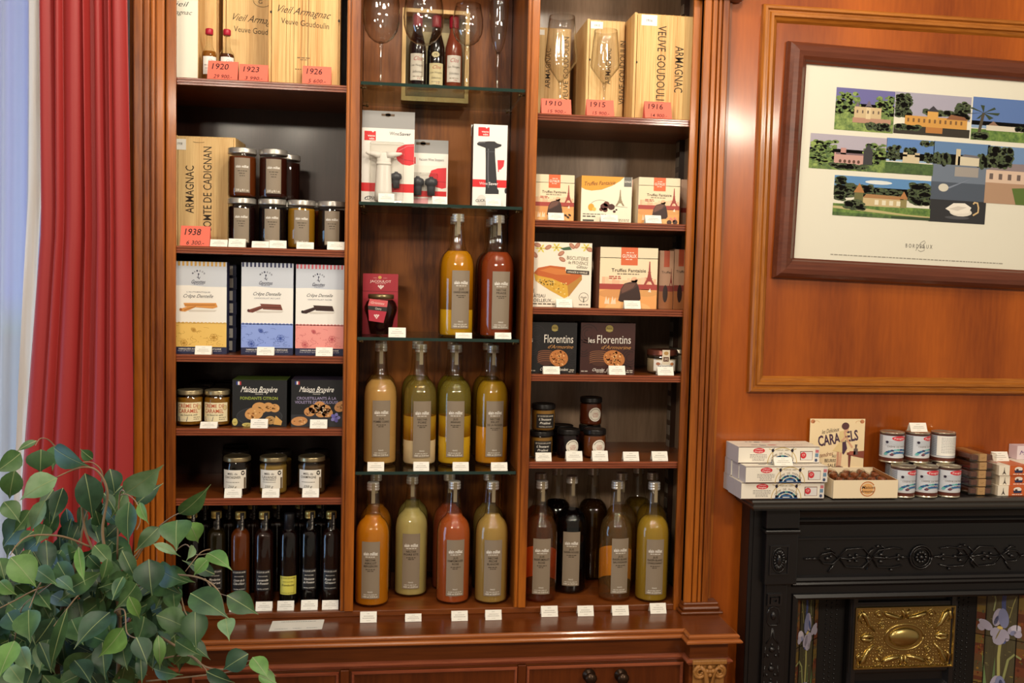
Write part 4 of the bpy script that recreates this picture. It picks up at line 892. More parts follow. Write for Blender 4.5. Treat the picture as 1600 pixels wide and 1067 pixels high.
# ================================================================ builders for the goods
def top_of(py, Y, z, px=600): return P(px, py, Y).z - z
def front_y(px, py, z): return PZ(px, py, z).y
PRINT = {}
def bay(x0, x1, z):
    for lo, hi, zs in ((-.5685, -.0962, SA), (XB0 + .001, XB1 - .001, SB), (XC0 + .001, .8045, SCZ)):
        if z in zs or (z == FLOORZ and lo - .02 < (x0 + x1) / 2 < hi + .012):
            return max(x0, lo), min(x1, hi)
    return x0, x1
def fit(x, r, z):
    a, b = bay(x - r, x + r, z); return x + (a - (x - r)) + (b - (x + r))
def carton(name, px0, px1, pyt, z, Y, D, col, art, label, cat='box', group=None, rz=0.0, pyb=None, side=None, top=None, right=None, rough=0.45, canvas=None, H=None, art_top=None):
    """a box standing at height z, its front face at depth Y and its front edges at the given columns of the photograph"""
    pm = (pyt + (pyb if pyb else pyt + 60)) / 2
    x0, x1 = P(px0, pm, Y).x, P(px1, pm, Y).x; x0, x1 = bay(x0, x1, z); W = x1 - x0; H = H or top_of(pyt, Y, z, (px0 + px1) / 2)
    b = MB(); cs = mat(col, rough)
    b.box(-W / 2, W / 2, 0, D, 0, H, cs)
    if side: b.add([(-W / 2 - .0002, D, 0), (-W / 2 - .0002, 0, 0), (-W / 2 - .0002, 0, H), (-W / 2 - .0002, D, H)], [(0, 1, 2, 3)], mat(side, rough))
    if right: b.add([(W / 2 + .0002, 0, 0), (W / 2 + .0002, D, 0), (W / 2 + .0002, D, H), (W / 2 + .0002, 0, H)], [(0, 1, 2, 3)], mat(right, rough))
    if top: b.add([(-W / 2, 0, H + .0002), (W / 2, 0, H + .0002), (W / 2, D, H + .0002), (-W / 2, D, H + .0002)], [(0, 1, 2, 3)], mat(top, rough))
    cw, ch = canvas or (100, 100 * H / W)
    if art: art(Art(b, flat_front(0), cw, ch, W, H, rough=rough))
    if art_top: art_top(Art(b, lambda u, v, l: Vector((u, v, H + .0002 + l)), 100, 100 * D / W, W, D, rough=rough))
    o = link(name, b.mesh(name)); o.location = ((x0 + x1) / 2, Y, z + .0005); o.rotation_euler = (0, 0, rz)
    return tag(o, label, cat, group)
def card(px0, px1, pyt, pyb, z, label, Y=None, col='efece2', lines=True, group='white price cards', art=None, name='price_card', tilt=26, rz=0.0):
    pm = (px0 + px1) / 2
    if Y is None: Y = 0.004 if z not in (ZC, MZ) else front_y(pm, pyb, z)
    W = P(px1, pyb, Y).x - P(px0, pyb, Y).x
    h = (P(pm, pyt, Y).z - P(pm, pyb, Y).z); t = math.radians(tilt); L = h / math.cos(t) * 1.02
    b = MB(); c = mat(col, .7); th = .0004
    F = lambda u, v, l: Vector((u, math.sin(t) * v - l * math.cos(t), math.cos(t) * v + l * math.sin(t)))
    top = F(0, L, 0); bw = min(.018, L * .75)
    fr_ = [F(-W / 2, 0, 0), F(W / 2, 0, 0), F(W / 2, L, 0), F(-W / 2, L, 0), F(-W / 2, 0, -th), F(W / 2, 0, -th), F(W / 2, L, -th), F(-W / 2, L, -th)]
    b.add(fr_, [(0, 1, 2, 3), (5, 4, 7, 6), (0, 4, 5, 1), (1, 5, 6, 2), (3, 2, 6, 7), (0, 3, 7, 4)], c)
    yb = top.y + math.tan(t) * top.z * .9
    b.add([(-W / 2, top.y, top.z), (W / 2, top.y, top.z), (W / 2, yb, 0), (-W / 2, yb, 0), (-W / 2, top.y + th, top.z), (W / 2, top.y + th, top.z), (W / 2, yb + th, 0), (-W / 2, yb + th, 0)], [(0, 1, 2, 3), (5, 4, 7, 6), (2, 6, 7, 3), (0, 3, 7, 4), (1, 5, 6, 2)], c)
    a = Art(b, F, 100, 100 * L / W, W, L, rough=.7)
    rr = random.Random(int(px0 * 7 + pyb))
    if art: art(a)
    elif lines:
        q = a.h; a.scrib(40, 60, q * .2, q * .035, '9b968c', 2, rr); a.scrib(22, 80, q * .42, q * .04, '8a857c', 2, rr); a.scrib(14, 86, q * .6, q * .04, '8a857c', 2, rr); a.scrib(38, 62, q * .82, q * .03, 'a8a399', 2, rr)
    o = link(name, b.mesh(name)); o.location = ((P(px0, pyb, Y).x + P(px1, pyb, Y).x) / 2, Y, z + .0005); o.rotation_euler = (0, 0, rz)
    return tag(o, label, 'price card', group)
def red_card(px0, px1, pyt, pyb, z, yr, pr, label, Y=.008):
    def art(a):
        h = a.h; ink = '2a1416'
        a.text(yr, 42, h * .30, 54, h * .31, ink, 3, sh=.12, b=.008); a.text(pr, 52, h * .84, 60, h * .20, ink, 3, sh=.2, b=.004)
    return card(px0, px1, pyt, pyb, z, label, Y, 'e8705c', group='red price cards', art=art, name='red_price_card', tilt=18)
_mc = {}
def shared(key, fn):
    if key not in _mc: _mc[key] = fn().mesh(key[0])
    return _mc[key]
TAUPE, TAUPE2 = '8b7d6b', '6d6052'
ALU = mat('e4e2de', .3, .65); STRIP = mat('8c7e64', .45)
BG = glass('bottle_glass', 'fafaf6', 'b4b0a0', .02, 1.72, 2.4)
R_B, H_B = .0425, .3065
def bottle_prof(r, h0=0.0, inset=0.0, R=R_B, H=H_B):
    pts = [(.0, .006), (.028, .004), (.036, .0), (.0405, .003), (.0425, .010), (.0425, .170), (.0416, .183), (.0392, .195), (.0345, .2055), (.0285, .2125), (.0230, .2175), (.0195, .225), (.0172, .238), (.0160, .256), (.0150, .276), (.0145, .288)]
    return [(max(0, a * R / .0425 - (inset if a > .001 else 0)), z * H / .3065) for a, z in pts]
def juice_bottle(px, Y, z, lay, words, label, group='juice bottles', name='juice_bottle', lab=True, clear=None, px_y=None, rz=0.0, back=None, k=1.0, front=True, lpx=2.0):
    """lay: list of (height fraction, colour, clearness) liquid layers from the base up"""
    x = fit(P(px, px_y or P_row(z), Y).x, R_B * k + .0008, z)
    t = empty(name, (x, Y, z + .0005), label, 'bottle', group, rz); fa = -math.atan2(x, DIST + Y); la = fa + math.asin(max(-.6, min(.6, lpx * .00160 / (R_B * k))))
    link('glass_body', shared(('glass_body', k), lambda: MB().lathe([(r * k, q * k) for r, q in bottle_prof(0)], BG, 32)), t)
    pr_ = [(r * k, q * k) for r, q in bottle_prof(0, inset=.0019)]; pr_[0] = (0, .008); 
    lo = .006; HH = H_B * k
    for i, (fr_, col, cl) in enumerate(lay):
        hi = fr_ * HH
        def rad(zz):
            for (r0, z0), (r1, z1) in zip(pr_[2:], pr_[3:]):
                if z0 <= zz <= z1: return r0 + (r1 - r0) * (zz - z0) / max(1e-6, z1 - z0)
            return pr_[-1][0]
        zs = sorted({lo, hi} | {q[1] for q in pr_ if lo < q[1] < hi})
        b = MB().lathe([(0, lo)] + [(rad(q), q) for q in zs] + [(0, hi)], liquid('juice_%s_%d' % (col, int(cl * 100)), col, cl), 28)
        link('juice' if i == 0 else 'juice_layer', b.mesh('juice'), t); lo = hi + .0004
    def cap():
        b = MB(); zc = .286 * k
        b.lathe([(.0140 * k, zc), (.0154 * k, zc + .002), (.0154 * k, zc + .0055), (.0143 * k, zc + .0065), (.0154 * k, zc + .0075), (.0154 * k, zc + .0125), (.0143 * k, zc + .0135), (.0150 * k, zc + .0145), (.0150 * k, zc + .019), (.0139 * k, zc + .0205), (0, zc + .0206)], ALU, 24)
        return b
    link('cap', shared(('cap', k), cap), t)
    def strip():
        b = MB(); R = .0152 * k; n = 5; prof = [(.0205, -.012), (.0208, 0), (.0205 - .0208, 0)]
        vs, fs = [], []
        rows = [(.306 * k, .0158 * k), (.302 * k, .0159 * k), (.285 * k, .0159 * k), (.268 * k, .0162 * k), (.256 * k, .0168 * k)]
        for zz, rr_ in rows:
            for i in range(n):
                a = -.30 + .9 * i / (n - 1) * .62; vs.append((rr_ * math.sin(a + .06), -rr_ * math.cos(a + .06), zz))
        for j in range(len(rows) - 1):
            for i in range(n - 1): fs.append((j * n + i, (j + 1) * n + i, (j + 1) * n + i + 1, j * n + i + 1))
        return b.add(vs, fs, STRIP, True)
    if front: link('seal_strip', shared(('seal_strip', k), strip), t)
    if lab:
        b = MB(); W, H = .0465 * k, .143 * k
        a = Art(b, round_face(R_B * k + .0006, .0230 * k, la), 100, 300, W, H, R_B * k, rough=.4)
        a.rect(0, 0, 100, 300, TAUPE, 0)
        a.text('alain milliat', 50, 62, 76, 17, 'f2efe8', 3, b=.03); a.scrib(22, 78, 79, 4, 'd9d5cb', 3)
        yy = 96
        for i, wd_ in enumerate(words):
            a.text(wd_, 50, yy, min(84, 9 * len(wd_)), 10.5, '33291f', 3, b=.012); yy += 16
        a.scrib(24, 78, yy + 1, 4, '4a3f33', 3); a.scrib(34, 66, yy + 10, 4, '4a3f33', 3)
        a.text('FRANCE', 50, 264, 26, 7, 'e8e4da', 3, b=.01); a.scrib(14, 86, 278, 4, 'c9c4b8', 3); a.text('1000 ml 33.8 fl.oz', 50, 289, 80, 9, 'f0ece2', 3, b=.015)
        link('paper_label', b.mesh('paper_label'), t)
    if back:
        b = MB(); a = Art(b, round_face(R_B * k - .0009, .045 * k, math.pi + fa), 100, 100, .132 * k, .080 * k, R_B * k, rough=.6); a.rect(0, 0, 100, 100, back, 0)
        link('back_label', b.mesh('back_label'), t)
    return t
def P_row(z): return {SB[2]: 440, SB[3]: 650, FLOORZ: 860}.get(z, 600)
def jar(px, pym, Y, z, R, H, content, lid, label, art=None, lw=None, lh=None, lz=.2, a0=0.0, lidh=.012, shoulder=.9, group=None, name='jar', fill=.92, hexa=0, lidmetal=.7, straight=True, clear=0.0, lid_r=.97):
    x = fit(P(px, pym, Y).x, R * 1.02, z); t = empty(name, (x, Y, z + .0005), label, 'jar', group)
    hb = H - lidh; nk = R * shoulder
    prof = [(0, .002), (R * .8, .0), (R * .95, .002), (R, .008), (R, hb * .80), (R * .985, hb * .88), (nk * 1.0, hb * .95), (nk * .97, hb + .002)]
    key = (round(R, 4), round(H, 4), shoulder, hexa)
    link('glass_body', shared(('glass_body', key), lambda: MB().lathe(prof, BG, 28, sq=hexa)), t)
    fz = hb * fill
    def rad(zz):
        for (r0, z0), (r1, z1) in zip(prof[2:], prof[3:]):
            if z0 <= zz <= z1: return r0 + (r1 - r0) * (zz - z0) / max(1e-6, z1 - z0) - .0016
        return nk * .97 - .0016
    zs = sorted({.004, fz} | {q[1] for q in prof if .004 < q[1] < fz})
    link('filling', MB().lathe([(0, .004)] + [(rad(q), q) for q in zs] + [(0, fz)], liquid('filling_%s_%d' % (content, int(clear * 100)), content, clear), 24, sq=hexa).mesh('filling'), t)
    lr = nk * 1.04 if lid_r < 1 else R * lid_r
    def mk():
        b = MB(); m1 = mat(lid, .28, lidmetal)
        b.lathe([(lr * .96, hb - .001), (lr, hb), (lr * 1.015, hb + .0015), (lr, hb + .003), (lr, H - .003), (lr * .985, H - .001), (lr * .93, H), (lr * .88, H - .001), (0, H - .001)], m1, 28); return b
    link('lid', shared(('lid', key, lid), mk), t)
    if art:
        b = MB(); a = Art(b, round_face(R + .0005, lz * H, a0), 100, 100 * lh / lw, lw, lh, R, rough=.5); art(a)
        link('paper_label', b.mesh('paper_label'), t)
    return t
# ================================================================ left bay
zA = SA
# -- top shelf: crates, miniatures, red cards
def crate(px0, px1, pyt, z, Y, D, label, art, wd=W_PINE, rz=0.0, H=None, pym=None, stick=None, slot=True):
    pm = pym or 90
    x0, x1 = P(px0, pm, Y).x, P(px1, pm, Y).x; x0, x1 = bay(x0, x1, z); W = x1 - x0; H = H or top_of(pyt, Y, z, (px0 + px1) / 2)
    t = empty('wooden_crate', ((x0 + x1) / 2, Y, z + .0005), label, 'wooden crate', 'armagnac crates', rz)
    b = MB(); b.box(-W / 2, W / 2, .008, D, 0, H, wd, bev=.001)
    part('crate_body', b, t, False)
    b = MB().box(-W / 2 + .008, W / 2 - .004, 0, .008, 0, H - .004, wd, bev=.0008); b.box(-W / 2, -W / 2 + .0065, 0, .008, 0, H, wd, bev=.0008)
    a = Art(b, flat_front(0), px1 - px0, (px1 - px0) * H / W, W, H, rough=.7)
    if art: art(a)
    part('sliding_lid', b, t, False)
    if stick:
        b = MB(); a = Art(b, flat_front(-.0001), 100, 100 * H / W, W, H, rough=.6); stick(a); part('sticker', b, t, False)
    return t
INK = '3a2d20'
def ty(a, py, Y, z, px): return a.h - (P(px, py, Y).z - z) / a.H * a.h      # photograph row -> canvas row
def art_w1(a):
    f = lambda py: ty(a, py, .05, zA[0], 293); a.rect(0, 0, a.w, a.h, 'f0ecdc', 1.5); a.text('Vieil', 8, f(7), 28, 8, '2b2a28', 3, sh=.5, b=-.008); a.text('Armagnac', 6, f(20), 46, 7, '2b2a28', 3, sh=.5, b=-.008)
crate(271, 309, -80, zA[0], .05, .09, 'white faced armagnac crate at the far left of the top shelf', art_w1, H=.34)
crate(314, 341, -70, zA[0], .15, .13, 'narrow plain wooden crate behind the two red capped miniature bottles', None, H=.335)
def art_w2(a):
    f = lambda py: ty(a, py, .125, zA[0], 385)
    a.arc(61, f(0), 14, 10, 180, 380, .7, INK, 3); a.text('G', 58, f(2), 6, 6, INK, 3); a.text('Vieil Armagnac', 54, f(30), 80, 11, INK, 3, sh=.45, b=-.008, rot=-4); a.text('Veuve Goudoulin', 54, f(48), 74, 9, INK, 3, b=-.006, rot=-3)
crate(348, 448, -80, zA[0], .125, .13, 'wooden armagnac crate partly hidden behind the largest crate of the top left shelf', art_w2, H=.345)
def art_w3(a):
    f = lambda py: ty(a, py, .04, zA[0], 476)
    a.text('Vieil Armagnac', 55, f(19), 84, 11, INK, 3, sh=.45, b=-.008, rot=-5); a.text('Veuve Goudoulin', 57, f(37), 75, 9, INK, 3, b=-.006, rot=-4); a.scrib(45, 66, f(91), 1.4, '7a6244'); a.scrib(50, 60, f(94), 1.2, '7a6244'); a.scrib(42, 54, f(109), 1.4, '7a6244')
    a.ell(4, f(22), 1.6, 2, '2a2018', 3); a.ell(110, f(30), 1.6, 2.4, '2a2018', 3)
    for x, wdt, c in ((28, .7, '9a6a30'), (34, .5, 'a8763a'), (40, .8, '94622c'), (46, .5, 'a8763a'), (52, .9, '8f5c28'), (57, .6, '9a6a30'), (62, 1.1, '7a4a22'), (15, .5, 'b88a4a'), (84, .5, 'b88a4a')): a.line([(x, 0), (x + .4, a.h * .4), (x - .4, a.h * .75), (x, a.h)], wdt, c, 1)
crate(419, 531, -80, zA[0], .040, .080, 'largest wooden armagnac crate on the top left shelf, its two printed lines fully visible', art_w3, wd=W_PINE2, H=.35)
RC = mat('b01f38', .35); 
for px, lev, col, lb, dy in ((327, .42, 'b5762a', 'red capped miniature bottle with pale amber spirit, left one of the pair', .062), (354.5, .40, '6b3a1e', 'red capped miniature bottle with dark spirit, right one of the pair', .060)):
    x = P(px, 80, dy).x; t = empty('miniature_bottle', (x, dy, zA[0] + .0005), lb, 'bottle', 'miniature bottles'); h = .132
    pr0 = [(0, .002), (.0165, 0), (.0180, .003), (.0180, .062), (.0165, .070), (.0110, .079), (.0075, .088), (.0068, .115)]
    link('glass_body', shared(('glass_body', 'mini'), lambda: MB().lathe(pr0, BG, 24)), t)
    lq = MB().lathe([(0, .003), (.0165, .003), (.0165, .064), (.0150, .0735 if px < 340 else .069), (0, .0745 if px < 340 else .0695)], liquid('spirit_' + col, col, .35), 20); link('spirit', lq.mesh('spirit'), t)
    b = MB(); a = Art(b, round_face(.0186, .018, .25), 100, 120, .034, .042, .0186); a.rect(0, 0, 100, 120, 'eee8e2', 0); a.text('Clos', 62, 26, 40, 15, '5a4a55', 3, sh=.5, b=-.01); a.text('Bas Armagnac', 52, 58, 76, 10, '6a5a62', 3, sh=.4, b=-.01); a.scrib(20, 80, 80, 4, '9a8f92'); link('paper_label', b.mesh('paper_label'), t)
    link('cap', shared(('cap', 'mini'), lambda: MB().lathe([(.0078, .113), (.0092, .115), (.0092, .125), (.0080, .1275), (0, .128)], RC, 22)), t)
red_card(323.5, 371, 93, 123, zA[0], '1920', '29 900.-', 'red handwritten price card marked 1920'); red_card(373, 418, 99, 126, zA[0], '1923', '3 990.-', 'red handwritten price card marked 1923'); red_card(472, 517, 102, 131, zA[0], '1926', '5 600.-', 'red handwritten price card marked 1926', Y=.006)
# -- second shelf: crate and jam jars
def art_w4(a):
    f = lambda py: ty(a, py, .104, zA[1], 320)
    a.text('ARMAGNAC', 24, f(297), 76, 13, INK, 3, rot=90, b=.003); a.text('COMTE DE CADIGNAN', 52, f(297), 138, 13, INK, 3, rot=90, b=.003); a.arc(38, f(222), 9, 1.5, 190, 350, .8, '7a5a34', 3)
def stk(yr):
    def s(a): a.rect(0, 3, 20, 20, 'f2efe6', 3); a.text(yr, 9, 12, 9, 4.5, '4a463f', 5)
    return s
def st4(a): a.rect(0, 6, 19, 24, 'f2efe6', 3); a.text('1938', 9, 14, 8, 4.2, '4a463f', 5)
crate(272, 367, 213, zA[1], .104, .13, 'wooden crate with upright lettering beside the jam jars on the second left shelf', art_w4, stick=st4, pym=300, rz=-.06)
red_card(281, 327, 352, 383, zA[1], '1938', '6 300.-', 'red handwritten price card marked 1938', Y=.006)
def jam_art(seed):
    def f(a):
        h = a.h; a.rect(0, 0, 100, h, TAUPE, 0); a.text('alain milliat', 50, h * .25, 80, h * .07, 'f2efe8', 3, b=.03)
        r = random.Random(seed); a.scrib(22, 80, h * .38, h * .022, '4a4034', 3, r); a.scrib(30, 70, h * .45, h * .022, '4a4034', 3, r); a.scrib(34, 66, h * .52, h * .02, '4a4034', 3, r); a.text('230 g 8.1 oz', 50, h * .93, 82, h * .06, 'efeae0', 3, b=.012)
    return f
JR, JH = .0335, .1185
jams = [(378, 346, .060, 0, '1f0d0c', 'dark plum jam jar with taupe label, bottom left of the jam stack', 1), (425.5, 346, .060, 0, '0e0b12', 'near black jam jar with taupe label, bottom second in the jam row', 1), (471, 348, .062, 0, 'a8781c', 'golden yellow jam jar with taupe label', 1), (524, 350, .066, 0, '140c0c', 'black jam jar at the right end by the post', 1),
        (378.5, 270, .060, 1, '6a3214', 'amber brown jam jar on top of the stack, next to the crate', 1), (427, 272, .062, 1, '3a1710', 'dark red brown jam jar on top of the stack, right one', 1), (448, 275, .155, 1, '2a120d', 'dark jam jar behind the top right jar of the stack', 0), (445, 346, .155, 0, '1a0d0d', 'dark jam jar hidden behind the bottom row, under another', 0), (502, 350, .135, 0, '6d3014', 'rust brown jam jar standing behind between the yellow and black jars', 0)]
for px, pym, Y, up, col, lb, fr_ in jams:
    jar(px, pym, Y, zA[1] + up * (JH + .0004), JR, JH, col, 'b9b6b0', lb, jam_art(px) if fr_ else None, .037, .082, .10, .10 if up == 0 else .14, .013, .97, 'taupe labelled jam jars', 'jam_jar', .93)
for c, lb in (((328, 355, 373, 384), 'white price card leaning beside the red 1938 card'), ((356.5, 383, 372, 385), 'white price card in front of the bottom left plum jam jar'), ((393, 420, 376, 386), 'white price card before the second bottom jam jar, left of two'), ((420.5, 447, 375, 387), 'white price card before the second bottom jam jar, right of two'), ((463, 490, 377.5, 388), 'white price card in front of the golden jam jar'), ((511, 538, 376.5, 389), 'white price card in front of the black jam jar by the post')):
    card(*c, zA[1], lb)
# -- third shelf: crepe boxes
def crepe(stripe, band, bandd, sub1, sub2, bis, bisd, first):
    def f(a):
        w, h = a.w, a.h; navy = '23284a'
        a.rect(0, 0, w, h * .30, 'c9cfd8', 1); a.rect(0, h * .27, w, h * .71, 'f1eee6', 2); a.poly([(0, h * .27), (0, h * .262), (w * .3, h * .258), (w * .7, h * .275), (w, h * .3), (w, h * .31), (0, h * .31)], 'f1eee6', 3)
        for k in range(13): a.rect(w * (k + .15) / 13, 0, w * (k + .65) / 13, h * .048, stripe, 4)
        for k, ch_ in enumerate('MAISON'):
            t = math.radians(150 - k * 24); a.text(ch_, w * .47 + 12.5 * math.cos(t), h * .155 - 10 * math.sin(t), 2.6, 3.2, navy, 5, b=.02, rot=math.degrees(t) - 90)
        a.ell(w * .47, h * .135, 1.4, 1.6, navy, 5); a.arc(w * .47, h * .16, 3.5, 3, 200, 340, .7, navy, 5); a.line([(w * .47, h * .14), (w * .46, h * .17), (w * .49, h * .19)], 1.2, navy, 5)
        a.text('Gavottes', w * .47, h * .218, 26, 7, navy, 5, sh=.3, b=.01); a.scrib(w * .38, w * .56, h * .246, 1.1, '6a7088', 5)
        if first: a.text("L'AUTHENTIQUE", w * .47, h * .33, 44, 2.4, '5a5e70', 5); a.text('Crêpe Dentelle', w * .47, h * .372, 56, 6.6, '2b2d3c', 5, sh=.45)
        else: a.text('Crêpe Dentelle', w * .50, h * .337, 54, 6.6, '2b2d3c', 5, sh=.45); a.text(sub1, w * .50, h * .385, 50, 2.6, '5a5e70', 5)
        y0 = h * .5; a.poly([(w * .26, y0 + 4), (w * .82, y0 + 4), (w * .78, y0 + 7), (w * .3, y0 + 8)], 'd6cfc4', 4)
        a.poly([(w * .12, y0 + 3), (w * .38, y0 - 6), (w * .46, y0 - 3), (w * .22, y0 + 8), (w * .13, y0 + 7)], bis, 5); a.poly([(w * .19, y0 - 9), (w * .80, y0 - 10), (w * .83, y0 - 2), (w * .74, y0 + 1), (w * .22, y0 - 2)] if first else [(w * .36, y0 - 10), (w * .76, y0 - 9), (w * .80, y0 + 2), (w * .42, y0 + 1)], bis, 6)
        a.line([(w * .22, y0 - 5), (w * .78, y0 - 6)] if first else [(w * .42, y0 - 3), (w * .76, y0 - 3)], 1.4, bisd, 7); a.ell(w * .14, y0 + 4, 2.4, 3, bisd, 7); a.line([(w * .2, y0 + 5), (w * .42, y0 - 3)], 1.2, bisd, 7)
        a.rect(0, h * .665, w, h * .925, band, 3)
        for k in range(14): a.ell(w * (k + .5) / 14, h * .665, w / 30, 1.8, band, 3, 10); a.arc(w * (k + .5) / 14, h * .668, w / 32, 1.6, 0, 180, .6, bandd, 4, 6)
        r = random.Random(5)
        for _ in range(26):
            x, y = r.uniform(6, w - 8), r.uniform(h * .70, h * .90); t = r.uniform(0, 360); a.arc(x, y, r.uniform(3, 8), r.uniform(2, 4), t, t + r.uniform(80, 200), .5, bandd, 4, 8)
        for x, y, q in ((.38, .74, 3.2), (.76, .82, 6), (.2, .885, 5.2)):
            for k in range(6): t = k * 1.047; a.arc(w * x + q * .7 * math.cos(t), h * y + q * .7 * math.sin(t), q * .6, q * .5, 0, 360, .8, bandd, 5, 10)
            a.ell(w * x, h * y, q * .4, q * .45, bandd, 6)
        for _ in range(12): x, y = r.uniform(5, w - 5), r.uniform(h * .7, h * .91); a.ell(x, y, .8, .8, bandd, 5, 8)
        a.rect(0, h * .925, w, h, navy, 3); a.text('FABRIQUÉES AVEC AMOUR EN BRETAGNE', w * .5, h * .948, w * .8, 2.6, 'e8e4da', 4, b=.03); a.text('Fines de leurs ingrédients sélectionnés avec soin', w * .5, h * .968, w * .82, 2.2, 'd0d0dc', 4, sh=.3)
    return f
carton('crepe_box', 271, 354, 409, zA[2], .027, .045, 'eceae4', crepe('d0a24a', 'ecc46a', 'b98a34', '', '', 'd9964a', 'a8662a', True), 'tall white and yellow box of plain lace crêpe biscuits', group='lace crepe biscuit boxes', pyb=551, right='2a2e52', rz=.02)
carton('crepe_box', 377, 458, 411, zA[2], .027, .075, 'eceae4', crepe('2a3158', '8fa6e6', '3a55a8', 'CHOCOLAT AU LAIT', '', '7a4234', '552a22', False), 'tall white and blue box of milk chocolate crêpe biscuits', group='lace crepe biscuit boxes', pyb=552, right='2a2e52')
carton('crepe_box', 462, 540, 414, zA[2], .027, .075, 'eceae4', crepe('d0606a', 'ee9c94', 'c0545c', 'CHOCOLAT NOIR', '', '3c2420', '241412', False), 'tall white and pink box of dark chocolate crêpe biscuits', group='lace crepe biscuit boxes', pyb=553, right='2a2e52')
hh = top_of(413, .09, zA[2], 360) / 7
for k in range(7):
    x0, x1 = P(300, 480, .09).x, P(368, 480, .09).x
    b = MB().box(-.05, .0, 0, .10, 0, hh - .0006, mat('23284a', .5)); w_ = x1 - x0
    b = MB().box(-w_ / 2, w_ / 2, 0, .10, 0, hh - .0006, mat('23284a', .5)); a = Art(b, flat_front(0), 100, 20, w_, hh, rough=.5); a.rect(4, 2.5, 92, 17.5, 'e6e4de', 1); a.scrib(70, 86, 13, 1.2, '8a8c98', 2)
    o = link('biscuit_box', b.mesh('biscuit_box')); o.location = ((x0 + x1) / 2 + .001 * (k % 2), .098, zA[2] + hh * k + .0006)
    tag(o, 'flat navy biscuit box behind the yellow one, %s' % ('bottom of its stack', 'second from the bottom', 'third from the bottom', 'in the middle of the stack', 'third from the top', 'second from the top', 'topmost of its stack')[k], 'box', 'stacked flat biscuit boxes')
for c, lb in (((304, 330, 541, 554), 'white price card in front of the yellow crêpe box'), ((401, 428, 542.5, 555), 'white price card in front of the blue crêpe box'), ((493, 519.5, 543, 556), 'white price card in front of the pink crêpe box')): card(*c, zA[2], lb)
# -- fourth shelf: caramel cream jars and cookie boxes
def caramel_art(a):
    h = a.h; a.rect(0, 0, 100, h, 'ece0b8', 0); a.text('CRÈME DE', 46, h * .17, 78, h * .19, 'b8502c', 3, b=.01); a.text('CARAMEL', 46, h * .44, 74, h * .2, 'b8502c', 3, b=.012); a.text('au beurre salé', 50, h * .64, 62, h * .1, '3a3428', 3, sh=.3)
    a.poly([(8, h * .74), (46, h * .74), (42, h * .98), (12, h * .98)], '2b3a5c', 3); a.text('Brocéliande', 27, h * .86, 26, h * .08, 'e6e2d4', 4, sh=.2); a.ell(88, h * .26, 8, h * .13, 'd8c48c', 3); a.arc(88, h * .26, 8, h * .13, 0, 360, 1, '8a4a2c', 4); a.scrib(66, 94, h * .78, h * .03, '6a5f48'); a.scrib(66, 90, h * .88, h * .03, '6a5f48')
CRR, CRH = .0315, .087
ys = [.056, .122, .188, .254]
for ci, (px, nm) in enumerate(((297, 'left'), (340, 'right'))):
    for k, Y in enumerate(ys):
        xk = P(px, 632, ys[0]).x
        jar(px, 632, Y, zA[3], CRR, CRH, '9a6a1e', 'a89a7a' if k == 0 else '2c2520', ('salted caramel cream jar at the front of the %s row' if k == 0 else 'caramel jar with dark lid %s in the %%s row' % ('second from the front', 'third from the front', 'at the very back')[k - 1]) % nm, caramel_art if k == 0 else None, .064, .046, .14, .12 if ci == 0 else -.05, .011, .92, 'salted caramel cream jars', 'caramel_jar', .9).location.x = xk + .001 * k
def maison(title, tcol, cook):
    def f(a):
        w, h = a.w, a.h; a.rect(0, 0, w, h, '1c1d20', 1)
        a.rect(7, 3, 10, 9.5, '2c3f8c', 3); a.rect(10, 3, 13, 9.5, 'ece8e0', 3); a.rect(13, 3, 16, 9.5, 'b8343a', 3)
        a.text('Maison Bruyère', 50, h * .2, 66, 10.5, 'f2efe6', 4, sh=.35, b=.012); a.line([(33, h * .265), (66, h * .265)], .9, 'f2efe6', 4); a.text('FRANCE', 49, h * .30, 14, 2.2, 'e0dcd0', 4)
        for i, tl_ in enumerate(title): a.text(tl_, 49, h * (.39 + .085 * i), 12 + 3.6 * len(tl_) * (1 if len(title) > 1 else 1.05), 5.4, tcol, 4, b=.014)
        cook(a)
    return f
def ck(a, x, y, rx, ry, c, d, l=4, rot=0):
    a.ell(x, y, rx, ry, c, l, 20, rot); r = random.Random(int(x * 13 + y)); 
    for _ in range(9): t, q = r.uniform(0, 6.28), r.uniform(0, .75); a.ell(x + rx * q * math.cos(t), y + ry * q * math.sin(t), rx * r.uniform(.08, .2), ry * r.uniform(.08, .2), r.choice(d), l + 1, 8)
CO, CD = 'd09a5c', ['b4783c', 'e4b87c', '9a5f2c']
def cook1(a):
    w, h = a.w, a.h; a.ell(50, h * .78, 42, h * .2, '2b2c30', 2); a.arc(50, h * .78, 42, h * .2, 0, 360, .8, '4a4b50', 3, 24)
    ck(a, 78, h * .60, 9, 8, CO, CD, 4); ck(a, 66, h * .58, 10, 9, CO, CD, 5); ck(a, 50, h * .60, 14, 11, CO, CD, 6); ck(a, 40, h * .72, 17, 12, CO, CD, 8, -.2); ck(a, 70, h * .86, 10, 8, 'b8935c', ['8a6238'], 7); a.poly([(76, h * .95), (80, h * .76), (92, h * .88), (90, h * .97)], 'd6a860', 8); ck(a, 28, h * .96, 10, 4, 'cfc070', ['b0a050'], 7); ck(a, 5, h * .9, 5, 7, 'cfc070', ['b0a050'], 7)
